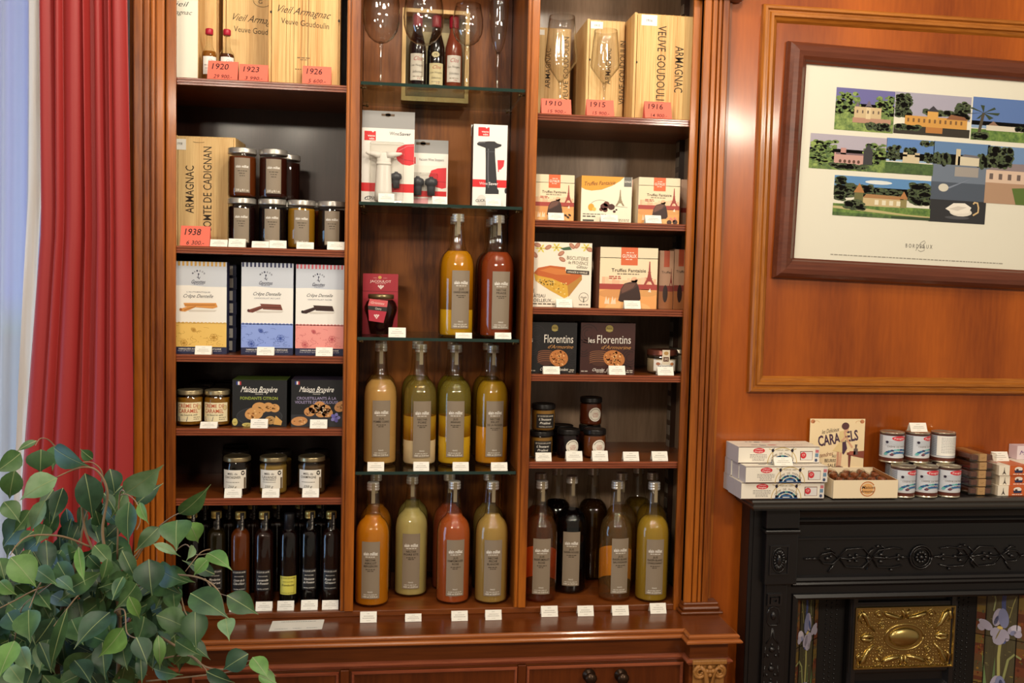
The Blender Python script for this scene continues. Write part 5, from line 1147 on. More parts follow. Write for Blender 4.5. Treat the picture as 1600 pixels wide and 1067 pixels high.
def cook2(a):
    w, h = a.w, a.h; a.rect(0, h * .74, w, h, '34353a', 2); 
    for x, y in ((45, .62), (55, .55), (66, .62), (58, .70), (36, .68), (70, .7)): ck(a, x, h * y, 11, 9, 'c78e56', ['8a5a30', 'e0b884', '6d3f22', 'd8c0a0'], 5)
    ck(a, 16, h * .88, 16, 9, 'c98f58', ['8a5a30', 'e0b884'], 6, -.1); ck(a, 97, h * .56, 14, 10, 'c98f58', ['8a5a30', 'e0b884'], 5, -.5)
    for k in range(5): t = k * 1.257; a.ell(86 + 5 * math.cos(t), h * .80 + 5 * math.sin(t), 5, 3.6, ['8a86c8', '6c66b4'][k % 2], 7 + k % 2, 10, t)
carton('cookie_box', 363, 448, 594, zA[3], .030, .10, '17181a', maison(['FONDANTS CITRON'], 'a8b848', cook1), 'black box of lemon cookies with green lettering', group='black cookie boxes', pyb=664, top='5a7030')
carton('cookie_box', 455, 545, 594, zA[3], .030, .10, '17181a', maison(['CROUSTILLANTS À LA', 'VIOLETTE DE TOULOUSE'], 'a79cc0', cook2), 'black box of violet biscuits with purple lettering', group='black cookie boxes', pyb=664, top='4a4258')
b_card = card(312, 339, 657.5, 666.5, zA[3], 'white price card fallen back before the two caramel jars', Y=0, tilt=42)
card(391, 418, 653.5, 667, zA[3], 'white price card in front of the lemon cookie box'); card(484, 511, 654, 667, zA[3], 'white price card in front of the violet biscuit box')
# -- fifth shelf: honey jars
def honey(t1, t2):
    def f(a):
        h = a.h; a.rect(0, 0, 100, h, 'ebe6da', 0); a.text('MIEL de', 44, h * .2, 40, h * .11, '3c352a', 3, b=.006); a.text(t1, 44, h * .38, min(66, 8.5 * len(t1)), h * .13, '3c352a', 3, b=.008)
        if t2: a.text(t2, 44, h * .52, 54, h * .1, '3c352a', 3)
        a.scrib(16, 72, h * .65, h * .03, '7a7264'); a.text('250 g', 44, h * .88, 34, h * .12, '4a4336', 3, sh=.3); a.ell(86, h * .16, 8, h * .12, '2b2620', 3); a.poly([(80, h * .13), (92, h * .11), (86, h * .24)], 'ebe6da', 4); a.rect(90, h * .4, 98, h, '6a5a44', 3)
    return f
hx = [(370.5, '120c08', 'CHATAIGNIER', None, 'dark chestnut honey jar at the front left of the honey shelf', 2), (427, '9a7c3c', 'LAVANDE', 'DE PROVENCE', 'pale lavender honey jar in the middle of the honey shelf', 1), (487, '5a4630', 'CHAMPAGNE', None, 'brown honey jar at the front right of the honey shelf', 1)]
for i, (px, c, t1, t2, lb, nb) in enumerate(hx):
    jar(px, 740, .060, zA[4], .034, .0925, c, '9a8c6c', lb, honey(t1, t2), .060, .046, .18, -.08, .011, .93, 'honey jars', 'honey_jar', .86, lidmetal=.8)
    for k in range(nb):
        jar(px + (-2 if i == 0 else 8), 740, .136 + .073 * k, zA[4], .034, .0925, c, '2c2721', ('dark chestnut honey jar %s behind the front left one' % ('directly', 'farthest')[k]) if i == 0 else ('honey jar with dark lid behind the %s one' % ('pale lavender', 'front right brown')[i - 1]), None, group='honey jars', name='honey_jar', shoulder=.93, lidh=.011, fill=.86)
for c, lb in (((350, 377, 764.5, 777.5), 'white price card in front of the chestnut honey jar'), ((409, 436, 764.5, 777), 'white price card in front of the lavender honey jar'), ((472, 498, 763.5, 776), 'white price card in front of the right honey jar')): card(*c, zA[4], lb)
# -- bottom: syrup bottles
def syrup_art(w1, w2, bgc='1d1c1e', fg='ece8de'):
    def f(a):
        h = a.h; a.rect(0, 0, 100, h, bgc, 0); a.text('LE CLOS DE LAURE', 50, h * .1, 82, h * .075, fg, 3, b=.008)
        a.text('SIROP NATUREL', 50, h * .3, 60, h * .05, fg, 3); a.text(w1, 50, h * .48, 70, h * .11, fg, 3, sh=.35, b=.012)
        if w2: a.text(w2, 50, h * .64, 72, h * .11, fg, 3, sh=.35, b=.012)
        a.text('MAITRE ARTISAN', 50, h * .91, 70, h * .05, fg, 3)
    return f
GOLDC = mat('c8b068', .3, .7)
SY = [(300, '120b0a', None, None, 'dark syrup bottle half hidden by the ficus leaves', .075), (338, '2c2410', 'Mandarine', 'Corse', 'olive brown syrup bottle right of the leaves, second from left', .07), (375.5, '7a3a12', 'Citron de la', "Côte d'Azur", 'amber syrup bottle with lemon slice inside, third from left', .06), (412.5, '2c140e', 'Lavande', 'de Provence', 'dark brown lavender syrup bottle, fourth from left', .058),
      (451.5, '12080a', 'Framboise', None, 'black syrup bottle with yellow label and black capsule', .056), (484, '0a070b', 'Violette', 'de Provence', 'black violet syrup bottle, second from the right post', .062), (517, '24110f', 'Rose de', 'Grasse', 'dark rose syrup bottle beside the post', .056)]
def sy_prof(): return [(0, .004), (.020, 0), (.0232, .003), (.0237, .008), (.0237, .168), (.0225, .178), (.0180, .185), (.0125, .190), (.0112, .196), (.0108, .222)]
def syrup(px, Y, col, w1, w2, lb, yellow=False, lab=True):
    x = P(px, 870, Y).x; t = empty('syrup_bottle', (x, Y, FLOORZ + .0005), lb, 'bottle', 'syrup bottles')
    link('glass_body', shared(('glass_body', 'syrup'), lambda: MB().lathe(sy_prof(), BG, 28, sq=.35)), t)
    link('syrup', MB().lathe([(0, .005)] + [(max(0, r - .0016), max(q, .005)) for r, q in sy_prof()[1:8]] + [(0, .1905)], liquid('syrup_' + col, col, .25), 24, sq=.35).mesh('syrup'), t)
    if yellow: link('capsule', MB().lathe([(.0130, .182), (.0128, .226), (.0115, .229), (0, .2292)], mat('17161a', .4), 22).mesh('capsule'), t)
    else:
        link('cap', shared(('cap', 'syrup'), lambda: MB().lathe([(.0112, .214), (.0128, .216), (.0128, .2185), (.0122, .219), (.0128, .2195), (.0128, .230), (.0120, .2325), (0, .233)], GOLDC, 22)), t)
        b = MB(); a = Art(b, round_face(.0131, .172, .45), 20, 90, .0105, .060, .0131); a.rect(0, 0, 20, 90, '1b1a1c', 0); a.text('Le Clos de Laure', 10, 46, 70, 8, 'e8e4da', 2, rot=90, sh=.2); link('seal_strip', b.mesh('seal_strip'), t)
    if lab:
        lw, lh = (.044, .046) if yellow else (.038, .052)
        b = MB(); a = Art(b, round_face(.0246, .030 if yellow else .040, .02), 100, 100 * lh / lw, lw, lh, .0246); (syrup_art(w1, w2, 'd8d05a', '3a3418') if yellow else syrup_art(w1, w2))(a); link('paper_label', b.mesh('paper_label'), t)
    return t
for i, (px, c, w1, w2, lb, Y) in enumerate(SY):
    syrup(px, Y, c, w1 or '', w2, lb, i == 4, w1 is not None)
for i, (px, c, Y, lb) in enumerate(((318, '120c0c', .165, 'syrup bottle in the back row behind the leaves'), (356, '1a100c', .17, 'syrup bottle in the back row between the second and third'), (394, '24120c', .165, 'syrup bottle in the back row between the amber and lavender ones'), (432, '120a0a', .17, 'syrup bottle in the back row left of the yellow labelled one'), (468, '100a0c', .165, 'syrup bottle in the back row right of the yellow labelled one'), (501, '160c0c', .17, 'syrup bottle in the back row between the violet and rose ones'))):
    syrup(px, Y, c, '', None, lb, False, False)
for c, lb in (((399, 425, 938.5, 951), 'white price card in front of the lavender syrup bottle'), ((433, 459, 938, 951), 'white price card in front of the yellow labelled syrup bottle'), ((470, 496, 936.5, 950), 'white price card in front of the violet syrup bottle'), ((503, 528.5, 936.5, 949), 'white price card in front of the rose syrup bottle'), ((358, 384, 943, 953), 'white price card half hidden by a ficus leaf tip')): card(*c, FLOORZ, lb, Y=.004)
q0, q1, q2, q3 = [PZ(*p, ZC) for p in ((420, 986.5), (503, 983), (507, 968.5), (426, 971))]
b = MB(); up = Vector((0, 0, .0014)); b.add([q0, q1, q2, q3, q0 + up, q1 + up, q2 + up, q3 + up], [(4, 5, 6, 7), (0, 1, 5, 4), (1, 2, 6, 5), (2, 3, 7, 6), (3, 0, 4, 7)], mat('e4e2da', .5))
a = Art(b, lambda u, v, l: q0.lerp(q1, u + .5).lerp(q3.lerp(q2, u + .5), v) + up + Vector((0, 0, l)), 100, 30, 1, 1); a.scrib(18, 84, 5, 1.2, '8a8f90'); a.scrib(10, 34, 26, 1.2, 'a0a4a4'); a.scrib(44, 60, 26, 1.2, 'a0a4a4'); a.scrib(70, 90, 26, 1.2, 'a0a4a4')
lft = link('leaflet', b.mesh('leaflet')); tag(lft, 'white printed leaflet lying on the countertop below the syrup bottles', 'leaflet')
# ================================================================ middle bay
zB = SB
def goblet(px, py, Y, prof, lb, k=1.0):
    x = P(px, py, Y).x; t = empty('wine_glass', (x, Y, zB[0] + .0005), lb, 'wine glass', 'stemmed glasses')
    link('bowl', MB().lathe([(r * k, z * k) for r, z in prof[0]], GOB, 36).mesh('bowl'), t); link('stem', MB().lathe([(r * k, z * k) for r, z in prof[1]], GOB2, 20).mesh('stem'), t); link('foot', MB().lathe([(r * k, z * k) for r, z in prof[2]], GOB, 32).mesh('foot'), t)
    return t
GOB = glass('goblet_glass', 'fdfdfc', 'aca698', .01, 1.8, 2.2); GOB2 = glass('goblet_stem_glass', 'f6f4f0', '9a9484', .01, 2.0, 1.0)
def gob(stem, bowl, foot):
    ft = [(0, .0), (foot, .0), (foot, .0012), (foot * .6, .0028), (foot * .25, .006), (.0042, .011)]
    st = [(.0046, .010), (.0034, .022), (.0031, stem * .5), (.0034, stem * .86), (.0048, stem * .93), (.0050, stem * .955), (.0042, stem * .97), (.0060, stem)]
    outer = [(0, stem - .001)] + [(r, stem + z) for r, z in bowl]; inner = [(max(0, r - .0011), stem + z + (.0016 if i == 0 else 0)) for i, (r, z) in enumerate(bowl)][::-1] + [(0, stem + .004)]
    return outer + inner, st, ft
big = [(.006, .0), (.018, .004), (.032, .014), (.043, .030), (.0485, .050), (.050, .070), (.0485, .092), (.0455, .115), (.042, .135)]
med = [(.006, .0), (.016, .004), (.028, .014), (.036, .030), (.0385, .048), (.0375, .066), (.034, .086), (.031, .100)]
flu = [(.004, .0), (.010, .008), (.0165, .028), (.021, .055), (.0235, .085), (.0245, .115), (.0235, .150)]
goblet(595, 90, .085, gob(.110, [(r * .92, z * 1.02) for r, z in big], .036), 'large burgundy wine glass at the far left of the glass shelf')
goblet(661, 90, .075, gob(.108, [(r * 1.0, z * .94) for r, z in big], .038), 'largest round bowled wine glass in front of the framed bottle case')
goblet(730, 90, .070, gob(.112, med, .035), 'smaller tulip wine glass between the round one and the flute')
goblet(778, 90, .080, gob(.100, flu, .033), 'slender champagne flute at the right end of the glass shelf')
# wooden presentation case with three bottles, at the back of the shelf
Y0 = .225; xa, xb = P(628, 90, Y0).x, P(733, 90, Y0).x; zt = P(680, 15, Y0).z; H = zt - zB[0]; Wc = xb - xa; cx = (xa + xb) / 2
cs = empty('bottle_case', (cx, Y0, zB[0] + .0005), 'framed wooden case holding three small wine bottles at the back of the glass shelf', 'presentation case')
b = MB(); 
for x0_, x1_, z0_, z1_ in ((-Wc / 2, -Wc / 2 + .010, 0, H), (Wc / 2 - .010, Wc / 2, 0, H), (-Wc / 2 + .0099, Wc / 2 - .0099, 0, .012), (-Wc / 2 + .0099, Wc / 2 - .0099, H - .010, H)): b.box(x0_, x1_, 0, .05, z0_, z1_, W_PINE)
b.box(-Wc / 2, Wc / 2, .045, .0545, 0, H, mat('8a7c62', .7)); a = Art(b, flat_front(.045), 100, 100 * H / Wc, Wc, H)
a.rect(20, a.h * .2, 82, a.h * .55, 'b4a578', 1); a.scrib(52, 80, a.h * .42, 2, '5c5038', 2); part('case_frame', b, cs, False)
RW = mat('8e1a2c', .35)
def winelet(x, z0, col, labc, band, lb, h=.187, low=.37, lz=.07):
    t = empty('wine_bottle', (cx + x, Y0 + .0212, zB[0] + z0), lb, 'bottle', 'bottles in the wooden case')
    pr = [(0, .002), (.020, 0), (.0228, .003), (.0228, h * .50), (.0222, h * .56), (.0170, h * .68), (.0125, h * .76), (.0110, h * .80), (.0105, h * .97), (0, h * .975)]
    link('glass_body', MB().lathe(pr, mat(col, .12, 0, .6, .5), 26).mesh('glass_body'), t)
    link('capsule', MB().lathe([(.0118, h * .83), (.0130, h * .85), (.0130, h * .985), (.0118, h * 1.0), (0, h * 1.002)], RW, 22).mesh('capsule'), t)
    b = MB(); a = Art(b, round_face(.0234, h * lz, 0), 100, 130, .040, h * low, .0237); a.rect(0, 0, 100, 130, labc, 0); a.text('Clos', 55, 24, 56, 20, 'b03a3a', 3, sh=.5, b=-.005); a.text('Les Nuages', 50, 56, 80, 11, '5a5148', 3, sh=.4, b=-.01); a.text('Sélection', 52, 88, 66, 12, '4a423a', 3, sh=.4, b=-.01); a.scrib(20, 80, 112, 5, '9a8f80'); a.text(band, 60, 122, 24, 7, 'a03a3a', 3)
    link('paper_label', b.mesh('paper_label'), t)
    return t
part('ledge', MB().box(-Wc / 2 + .0105, Wc / 2 - .0105, .006, .0445, .0126, .040, mat('7a6c54', .7)), cs, False)
winelet(-.0475, .0412, '1c1216', 'd4cfc2', '75', 'dark red wine bottle at the left in the wooden case'); w2 = winelet(.002, .0412, '15120f', 'd8cda0', '75', 'dark wine bottle with cream label in the middle of the wooden case', .187, .30, .02); winelet(.0485, .0412, '7a3a28', 'd4cfc6', '1999', 'rosé wine bottle at the right in the wooden case')
b = MB(); a = Art(b, round_face(.0234, .074, -.1), 100, 70, .022, .016, .0237); a.ell(50, 35, 48, 32, 'd8cda0', 0); a.text('75', 50, 35, 40, 20, '4a4030', 2, sh=.4); link('neck_label', b.mesh('neck_label'), w2)
# second glass shelf: wine savers
GRY = '9a9a9a'; RDV = 'd42428'
def logo(a, x0, y0, x1, y1):
    a.poly([(x0, y0), (x0 + (x1 - x0) * .62, y0), (x0 + (x1 - x0) * .74, y0 + (y1 - y0) * .14), (x0 + (x1 - x0) * .86, y0), (x1, y0), (x1, y1), (x0, y1)], RDV, 3); m = (x0 + x1) / 2; a.text('vacu', m + (x1 - x0) * .1, y0 + (y1 - y0) * .48, (x1 - x0) * .62, (y1 - y0) * .22, 'f4f0ec', 4, b=.03); a.text('vin', m + (x1 - x0) * .14, y0 + (y1 - y0) * .80, (x1 - x0) * .46, (y1 - y0) * .22, 'f4f0ec', 4, b=.03)
def hook(a, x, y, w_, c='5c4630'): a.ell(x, y, w_ * .2, w_ * .14, c, 3); a.rect(x - w_ / 2, y - w_ * .07, x + w_ / 2, y + w_ * .08, c, 3)
def hand_pack(px0, px1, pyt, pyh, Y, D, canvas, art, parts_fn, lb, z=zB[1]):
    W = P(px1, 260, Y).x - P(px0, 260, Y).x; H = top_of(pyt, Y, z, (px0 + px1) / 2); Hb = top_of(pyh, Y, z, (px0 + px1) / 2)
    t = empty('wine_saver_pack', ((P(px0, 260, Y).x + P(px1, 260, Y).x) / 2, Y, z + .0005), lb, 'boxed wine saver', 'wine saver packs')
    b = MB(); b.box(-W / 2, W / 2, 0, D, 0, Hb, mat('eeebe4', .4)); b.box(-W / 2, W / 2, .0005, .0013, Hb, H, mat(GRY, .45)); a = Art(b, flat_front(0), canvas[0], canvas[1], W, H, rough=.4); art(a); part('carton', b, t, False)
    parts_fn(t, W, H); return t
def art_v1(a):   # canvas 440 x 750 of the enlarged photograph
    hook(a, 215, 30, 110); logo(a, 20, 165, 115, 240); a.text('Wine', 270, 178, 80, 26, '6a6a70', 4); a.text('Saver', 362, 178, 94, 26, '55555c', 4, b=.02)
    a.poly([(280, 340), (300, 290), (360, 262), (438, 256), (438, 420), (400, 432), (340, 425), (300, 395)], 'd8303a', 3); a.line([(285, 345), (350, 385), (438, 395)], 5, 'b02030', 4); a.line([(300, 320), (380, 275), (438, 270)], 6, 'e8707a', 4)
    a.rect(0, 582, 440, 652, RDV, 2); a.rect(60, 260, 440, 582, 'e9e5da', 1.5); a.rect(0, 652, 440, 750, 'f0ede6', 2); a.arc(65, 730, 36, 40, 20, 160, 5, '55555a', 4); a.text('CLICK', 75, 705, 96, 24, '3a3a40', 5, b=.02, rot=6)
    a.rect(225, 655, 300, 720, 'd8d4cc', 3)
WP = mat('e6e3da', .3); GP = mat('44464a', .35); BL = glass('blister', 'fafafa', 'e0e0dc', .04, 1.4)
def saver(b, m_, k=1.0, x=0, z=0, y=-.012):
    M = Matrix.Translation((x, y, z)) @ Matrix.Diagonal((k, k * .55, k, 1))
    b.lathe([(.0175, 0), (.0170, .02), (.0150, .06), (.0140, .072), (.0140, .092), (.0120, .096), (0, .0965)], m_, 26, M)
    b.lathe([(.0146, .071), (.0150, .074), (.0146, .077)], m_, 26, M)
    for sg in (-1, 1): b.tube([M @ Vector((sg * .006, 0, .090)), M @ Vector((sg * .018, 0, .0925)), M @ Vector((sg * .030, 0, .094)), M @ Vector((sg * .036, 0, .0955))], [.009 * k, .006 * k, .004 * k, .002 * k], m_, 8)
def stopper(b, x, z, k=1.0, y=-.010):
    M = Matrix.Translation((x, y, z)) @ Matrix.Diagonal((k, k * .8, k, 1)); b.lathe([(.0075, 0), (.0085, .016), (.0092, .020), (.0128, .022), (.0132, .028), (.0115, .033), (.004, .036), (.004, .038), (0, .0385)], GP, 22, M)
def fn1(t, W, H):
    b = MB(); saver(b, WP, 1.22, -W * .08, .006, -.016); part('pump', b, t, False); b = MB(); stopper(b, W * .16, H * .17, 1.05, -.012); part('stopper', b, t, False)
    b = MB(); x0, x1, z0, z1 = -W * .34, W * .30, .004, H * .655; b.box(x0, x1, -.032, -.0008, z0, z1, BL, bev=.004); part('blister', b, t, False)
hand_pack(565, 647, 174, 201, .062, .035, (440, 750), art_v1, fn1, 'large wine saver pack with white pump under clear plastic')
def art_v2(a):   # 275 x 500
    hook(a, 80, 28, 110); a.rect(0, 130, 22, 180, RDV, 3); a.text('Vacuum Wine Stoppers', 150, 145, 200, 20, '6a6a70', 4); a.rect(0, 190, 275, 380, 'e9e5da', 1.5)
    a.poly([(130, 270), (150, 225), (200, 208), (272, 202), (272, 350), (240, 358), (180, 345), (145, 310)], 'd8303a', 3); a.line([(138, 270), (200, 305), (272, 310)], 4, 'b02030', 4); a.rect(0, 378, 275, 425, RDV, 2); a.rect(0, 425, 275, 500, 'f0ede6', 2); a.poly([(15, 435), (130, 430), (125, 490), (10, 490)], 'e0a0a4', 3)
def fn2(t, W, H):
    for x in (-.032, .002):
        b = MB(); stopper(b, x, H * .17, 1.25, -.012); part('stopper', b, t, False)
    b = MB(); b.box(-W * .52, W * .2, -.027, -.0008, H * .15, H * .5, BL, bev=.004); part('blister', b, t, False)
hand_pack(645, 700, 219, 240, .128, .03, (285, 500), art_v2, fn2, 'smaller pack of two grey wine stoppers behind the large pack')
def art_v3(a):   # 290 x 700
    logo(a, 40, 25, 135, 100); pu = '26262a'
    a.poly([(30, 165), (45, 150), (100, 146), (130, 142), (180, 142), (205, 158), (240, 165), (238, 180), (200, 198), (185, 200), (185, 235), (190, 300), (212, 540), (225, 560), (225, 590), (110, 592), (112, 540), (108, 300), (104, 200), (60, 186), (35, 178)], pu, 3); a.line([(128, 205), (128, 380), (136, 540)], 12, '55565c', 4); a.line([(104, 232), (186, 230)], 4, '55565c', 4); a.line([(40, 160), (100, 154)], 5, '6a6a70', 4)
    a.poly([(208, 300), (268, 298), (262, 350), (240, 378), (214, 384)], 'd8303a', 3); a.rect(214, 384, 222, 400, 'd8303a', 3); a.rect(0, 470, 290, 535, RDV, 2); a.text('Wine', 92, 503, 70, 24, 'f0d8d8', 5); a.text('Saver', 178, 503, 82, 24, 'f8f0ee', 5, b=.02)
    a.ell(80, 650, 42, 50, 'd8d4cc', 2); a.text('CLICK', 70, 650, 84, 22, '3a3a40', 5, b=.02, rot=5); a.ell(285, 560, 10, 24, '26262a', 2)
o = carton('wine_saver_box', 739, 792, 195, zB[1], .030, .060, 'eceae4', art_v3, 'tall white wine saver box with black pump picture', 'boxed wine saver', 'wine saver packs', pyb=320, canvas=(290, 700), side='3a1c18')
b = MB(); W_ = .05; Hh = top_of(195, .03, zB[1], 760); b.box(-.043, .036, .0605, .0613, Hh - .02, Hh + .008, mat('b4b4b0', .4)); e = link('hang_tab', b.mesh('hang_tab'), o)
for c, lb in (((591, 616, 302, 316), 'white price card in front of the large wine saver pack'), ((675.5, 699, 305, 317), 'white price card in front of the wine stopper pack'), ((759, 783, 309.5, 321), 'white price card in front of the tall wine saver box')): card(*c, zB[1], lb)
# third glass shelf: cherry jar, its carton, juice
def art_j(a):
    w, h = a.w, a.h; a.rect(0, 0, w, h, 'a32a38', 1); a.rect(0, h * .285, w, h * .295, '7c1e2a', 2); a.ell(w * .48, h * .06, 5, 4.5, 'c9a05a', 3); a.scrib(30, 40, h * .07, 1.2, 'd8a0a0'); a.scrib(58, 68, h * .07, 1.2, 'd8a0a0'); a.text('JACOULOT', w * .5, h * .125, 60, 6.5, 'ecd0cc', 4, b=.02); a.scrib(36, 66, h * .16, 1.4, 'd8a0a0')
    for dx, dy in ((-6, -2), (0, -3), (6, -2), (-3, 1), (3, 1), (0, 4)): a.ell(w * .51 + dx, h * .215 + dy, 2.6, 2.6, 'ecd8d4', 4, 10)
carton('fruit_carton', 566.5, 621.5, 428, zB[2], .115, .07, 'a32a38', art_j, 'crimson carton standing behind the jar of cherries', pyb=525, rough=.5)
def art_ch(a): 
    h = a.h; a.poly([(8, 0), (96, 8), (92, 40), (0, 34)], 'd05a5e', 2); a.poly([(0, 34), (92, 40), (90, 62), (2, 54)], '2c2826', 3); a.poly([(2, 54), (90, 62), (76, h), (6, h * .92)], 'b02c40', 2); a.text('Griottes', 46, 20, 66, 12, 'f0d8d0', 4, sh=.4, rot=-5); a.text('Cherry', 50, 48, 30, 10, 'ece4dc', 5, rot=-5)
    for dx, dy in ((-9, -4), (0, -5), (9, -4), (-5, 2), (5, 2), (0, 9)): a.ell(42 + dx, h * .72 + dy, 4, 4, 'ecd8d4', 4, 10)
    a.line([(55, 4), (50, -10)], 2, 'c05a60', 3)
x = P(595, 490, .055).x; t = empty('cherry_jar', (x, .055, zB[2] + .0005), 'round jar of dark cherries with red hang tag, before the crimson carton', 'jar')
pr = [(0, .003), (.024, 0), (.026, .004), (.033, .040), (.040, .062), (.0405, .072), (.036, .084), (.030, .090), (.030, .096)]
link('glass_body', MB().lathe(pr, BG, 30).mesh('glass_body'), t); link('cherries', MB().lathe([(0, .005), (.0245, .005), (.0315, .040), (.0385, .062), (.039, .072), (.0345, .0835), (.0285, .089), (0, .0892)], liquid('cherry_syrup', '2a0a10', .1), 26).mesh('cherries'), t)
link('lid', MB().lathe([(.030, .0915), (.0318, .093), (.0318, .101), (.030, .103), (0, .1032)], mat('8a7a58', .3, .8), 28).mesh('lid'), t)
b = MB(); a = Art(b, lambda u, v, l: Vector((u - .006, -.0415 - l - .006 * (1 - v / .058) * 0, .034 + v)), 100, 118, .050, .058, rough=.5); art_ch(a); link('hang_tag', b.mesh('hang_tag'), t)
ORJ = [(.72, 'c98a14', .1)]; 
def jb(px, pyb, z, lay, words, lb, Y=None, back=None, **kw):
    if Y is None: Y = front_y(px, pyb, z) + R_B * .97
    return juice_bottle(px, Y, z, lay, words, lb, back=back, **kw)
jb(714, 525, zB[2], [(.225, 'e0ac20', .05), (.70, 'd89410', .12)], ['JUS', 'ORANGE SANGUINE'], 'orange juice bottle on the third glass shelf, front one', .062, lpx=6.8)
jb(777, 525, zB[2], [(.70, 'a24824', .1)], ['NECTAR', 'FRAISE'], 'brick red juice bottle on the third glass shelf, front one', .062, lpx=6.8)
jb(711, 525, zB[2], [(.70, 'a06a10', .12)], [], 'juice bottle hidden behind the orange one on the third glass shelf', .165, lab=False); jb(770, 525, zB[2], [(.70, '6a2c18', .12)], [], 'juice bottle second in the row behind the brick red one', .150, lab=False); jb(766, 525, zB[2], [(.70, '5a2616', .12)], [], 'juice bottle last in the row behind the brick red one', .238, lab=False)
for c, lb in (((607, 634, 513, 527.5), 'white price card in front of the cherry jar'), ((712, 737.5, 520.5, 529), 'white price card in front of the orange bottle on the third glass shelf'), ((773.5, 799, 520, 529.5), 'white price card in front of the brick red bottle')): card(*c, zB[2], lb)
# fourth glass shelf
W4 = [(594, 728.5, [(.70, 'dcae66', .05)], ['JUS', 'POMME COING'], 'beige apple juice bottle at the left of the lowest glass shelf', None), (656, 729.5, [(.21, 'e4cca4', .0), (.41, 'eec23c', .5), (.695, 'e4d478', .82)], ['NECTAR', 'POIRE'], 'settled pear juice bottle, cream below and yellow above, on the lowest glass shelf', 'f0e8c8'), (710.5, 728.5, [(.235, 'e8ba2c', .1), (.41, 'f0c828', .5), (.695, 'e8dc70', .82)], ['JUS', 'ANANAS'], 'settled pineapple juice bottle, bright yellow, on the lowest glass shelf', 'f0e8c0'), (768.5, 728, [(.32, 'dc9624', .06), (.695, 'c89c24', .22)], ['NECTAR', 'FRUIT', 'DE LA PASSION'], 'amber yellow passion fruit juice bottle at the right of the lowest glass shelf', None)]
for i, (px, pb_, lay, wd_, lb, bk_) in enumerate(W4): jb(px, pb_, zB[3], lay, wd_, lb, back=bk_, lpx=(2, 4, 1.5, 5.4)[i])
for i, (px, c, lb) in enumerate(((594, '9a6e34', 'juice bottle behind the beige apple one'), (651, '8a7430', 'juice bottle behind the settled pear one'), (706, '8a7a20', 'juice bottle behind the settled pineapple one'), (761, '8f6c18', 'juice bottle behind the passion fruit one'))): jb(px, 0, zB[3], [(.70, c, .2)], [], lb, .212, lab=False)
for c, lb in (((574, 600, 723.5, 736.5), 'white price card in front of the beige apple bottle'), ((646, 670.5, 723.5, 736.5), 'white price card in front of the settled pear bottle'), ((707.5, 732.5, 724, 736.5), 'white price card in front of the settled pineapple bottle'), ((767.5, 793, 724, 736), 'white price card in front of the passion fruit bottle')): card(*c, zB[3], lb)
# bottom row
W5 = [(580, 950, [(.725, 'd8881a', .04)], ['NECTAR', 'ABRICOT', 'BERGERON'], 'orange apricot bottle at the bottom left, nearest the front edge'), (642.5, 934, [(.725, 'd4c27c', .04)], ['NECTAR', 'POIRE ETE'], 'pale green bottle in the bottom row, set back from the others'), (708.5, 945.5, [(.725, 'c0602e', .04)], ['JUS', 'PAMPLEMOUSSE', 'ROSE'], 'salmon red grapefruit bottle in the bottom row'), (768, 945.5, [(.725, 'c09c54', .04)], ['NECTAR', 'PECHE', 'BLANCHE'], 'tan peach bottle in the bottom row by the post')]
for i, (px, pb_, lay, wd_, lb) in enumerate(W5): jb(px, pb_, FLOORZ, lay, wd_, lb, px_y=860, lpx=(-2.5, 0, 3.6, 3)[i])
for px, c, Y, lb in ((586, 'a8661a', .165, 'bottle behind the orange apricot one in the bottom row'), (644, 'a09050', .214, 'bottle behind the pale green one in the bottom row'), (700, '96462a', .165, 'bottle behind the salmon red one in the bottom row'), (762, '8a7038', .165, 'bottle behind the tan peach one in the bottom row')): jb(px, 0, FLOORZ, [(.725, c, .06)], [], lb, Y, lab=False, px_y=860)
for c, lb in (((562.5, 588.5, 958.5, 973), 'white price card on the countertop below the orange apricot bottle'), ((633, 658.5, 961, 971.5), 'white price card on the countertop below the pale green bottle'), ((705.5, 731, 957, 970.5), 'white price card on the countertop below the salmon red bottle'), ((758.5, 784, 955.5, 969), 'white price card on the countertop below the tan peach bottle')): card(*c, ZC, lb)
# ================================================================ right bay
zC = SCZ
def vart(t1, t2, x1, x2, y1, y2, l1, l2, r1, Y, z):
    def f(a):
        g = lambda py: ty(a, py, Y, z, 950)
        a.text(t1, x1, g(y1), l1 * a.w / 100, 13 * a.w / 95, INK, 3, rot=r1, b=.003); a.text(t2, x2, g(y2), l2 * a.w / 100, 13 * a.w / 95, INK, 3, rot=r1, b=.003); a.ell(5, g(95) if r1 < 0 else g(95), 1.2, 1.8, '2a2018', 3)
        for x in (14, 26, 35, 48, 61, 72, 80): a.line([(x * a.w / 95, 0), (x * a.w / 95 + .6, a.h)], .5, 'c09452', 1)
    return f
crate(836, 892, 43, zC[0], .17, .115, 'wooden crate at the left of the top right shelf, behind the 1910 card', vart('ARMAGNAC', 'VEUVE GOUDOULIN', 20, 48, 112, 112, 108, 175, 90, .17, zC[0]), pym=110, stick=lambda a: a.rect(2, 8, 24, 22, 'f2efe6', 3))
crate(916, 976, 31, zC[0], .105, .175, 'wooden crate standing in the middle of the top right shelf', vart('ARMAGNAC', 'VEUVE GOUDOULIN', 34, 56, 104, 113, 90, 160, 90, .105, zC[0]), pym=110, stick=lambda a: (a.rect(8, 6, 40, 24, 'f2efe6', 3), a.text('1915', 25, 16, 14, 5, '4a463f', 5)))
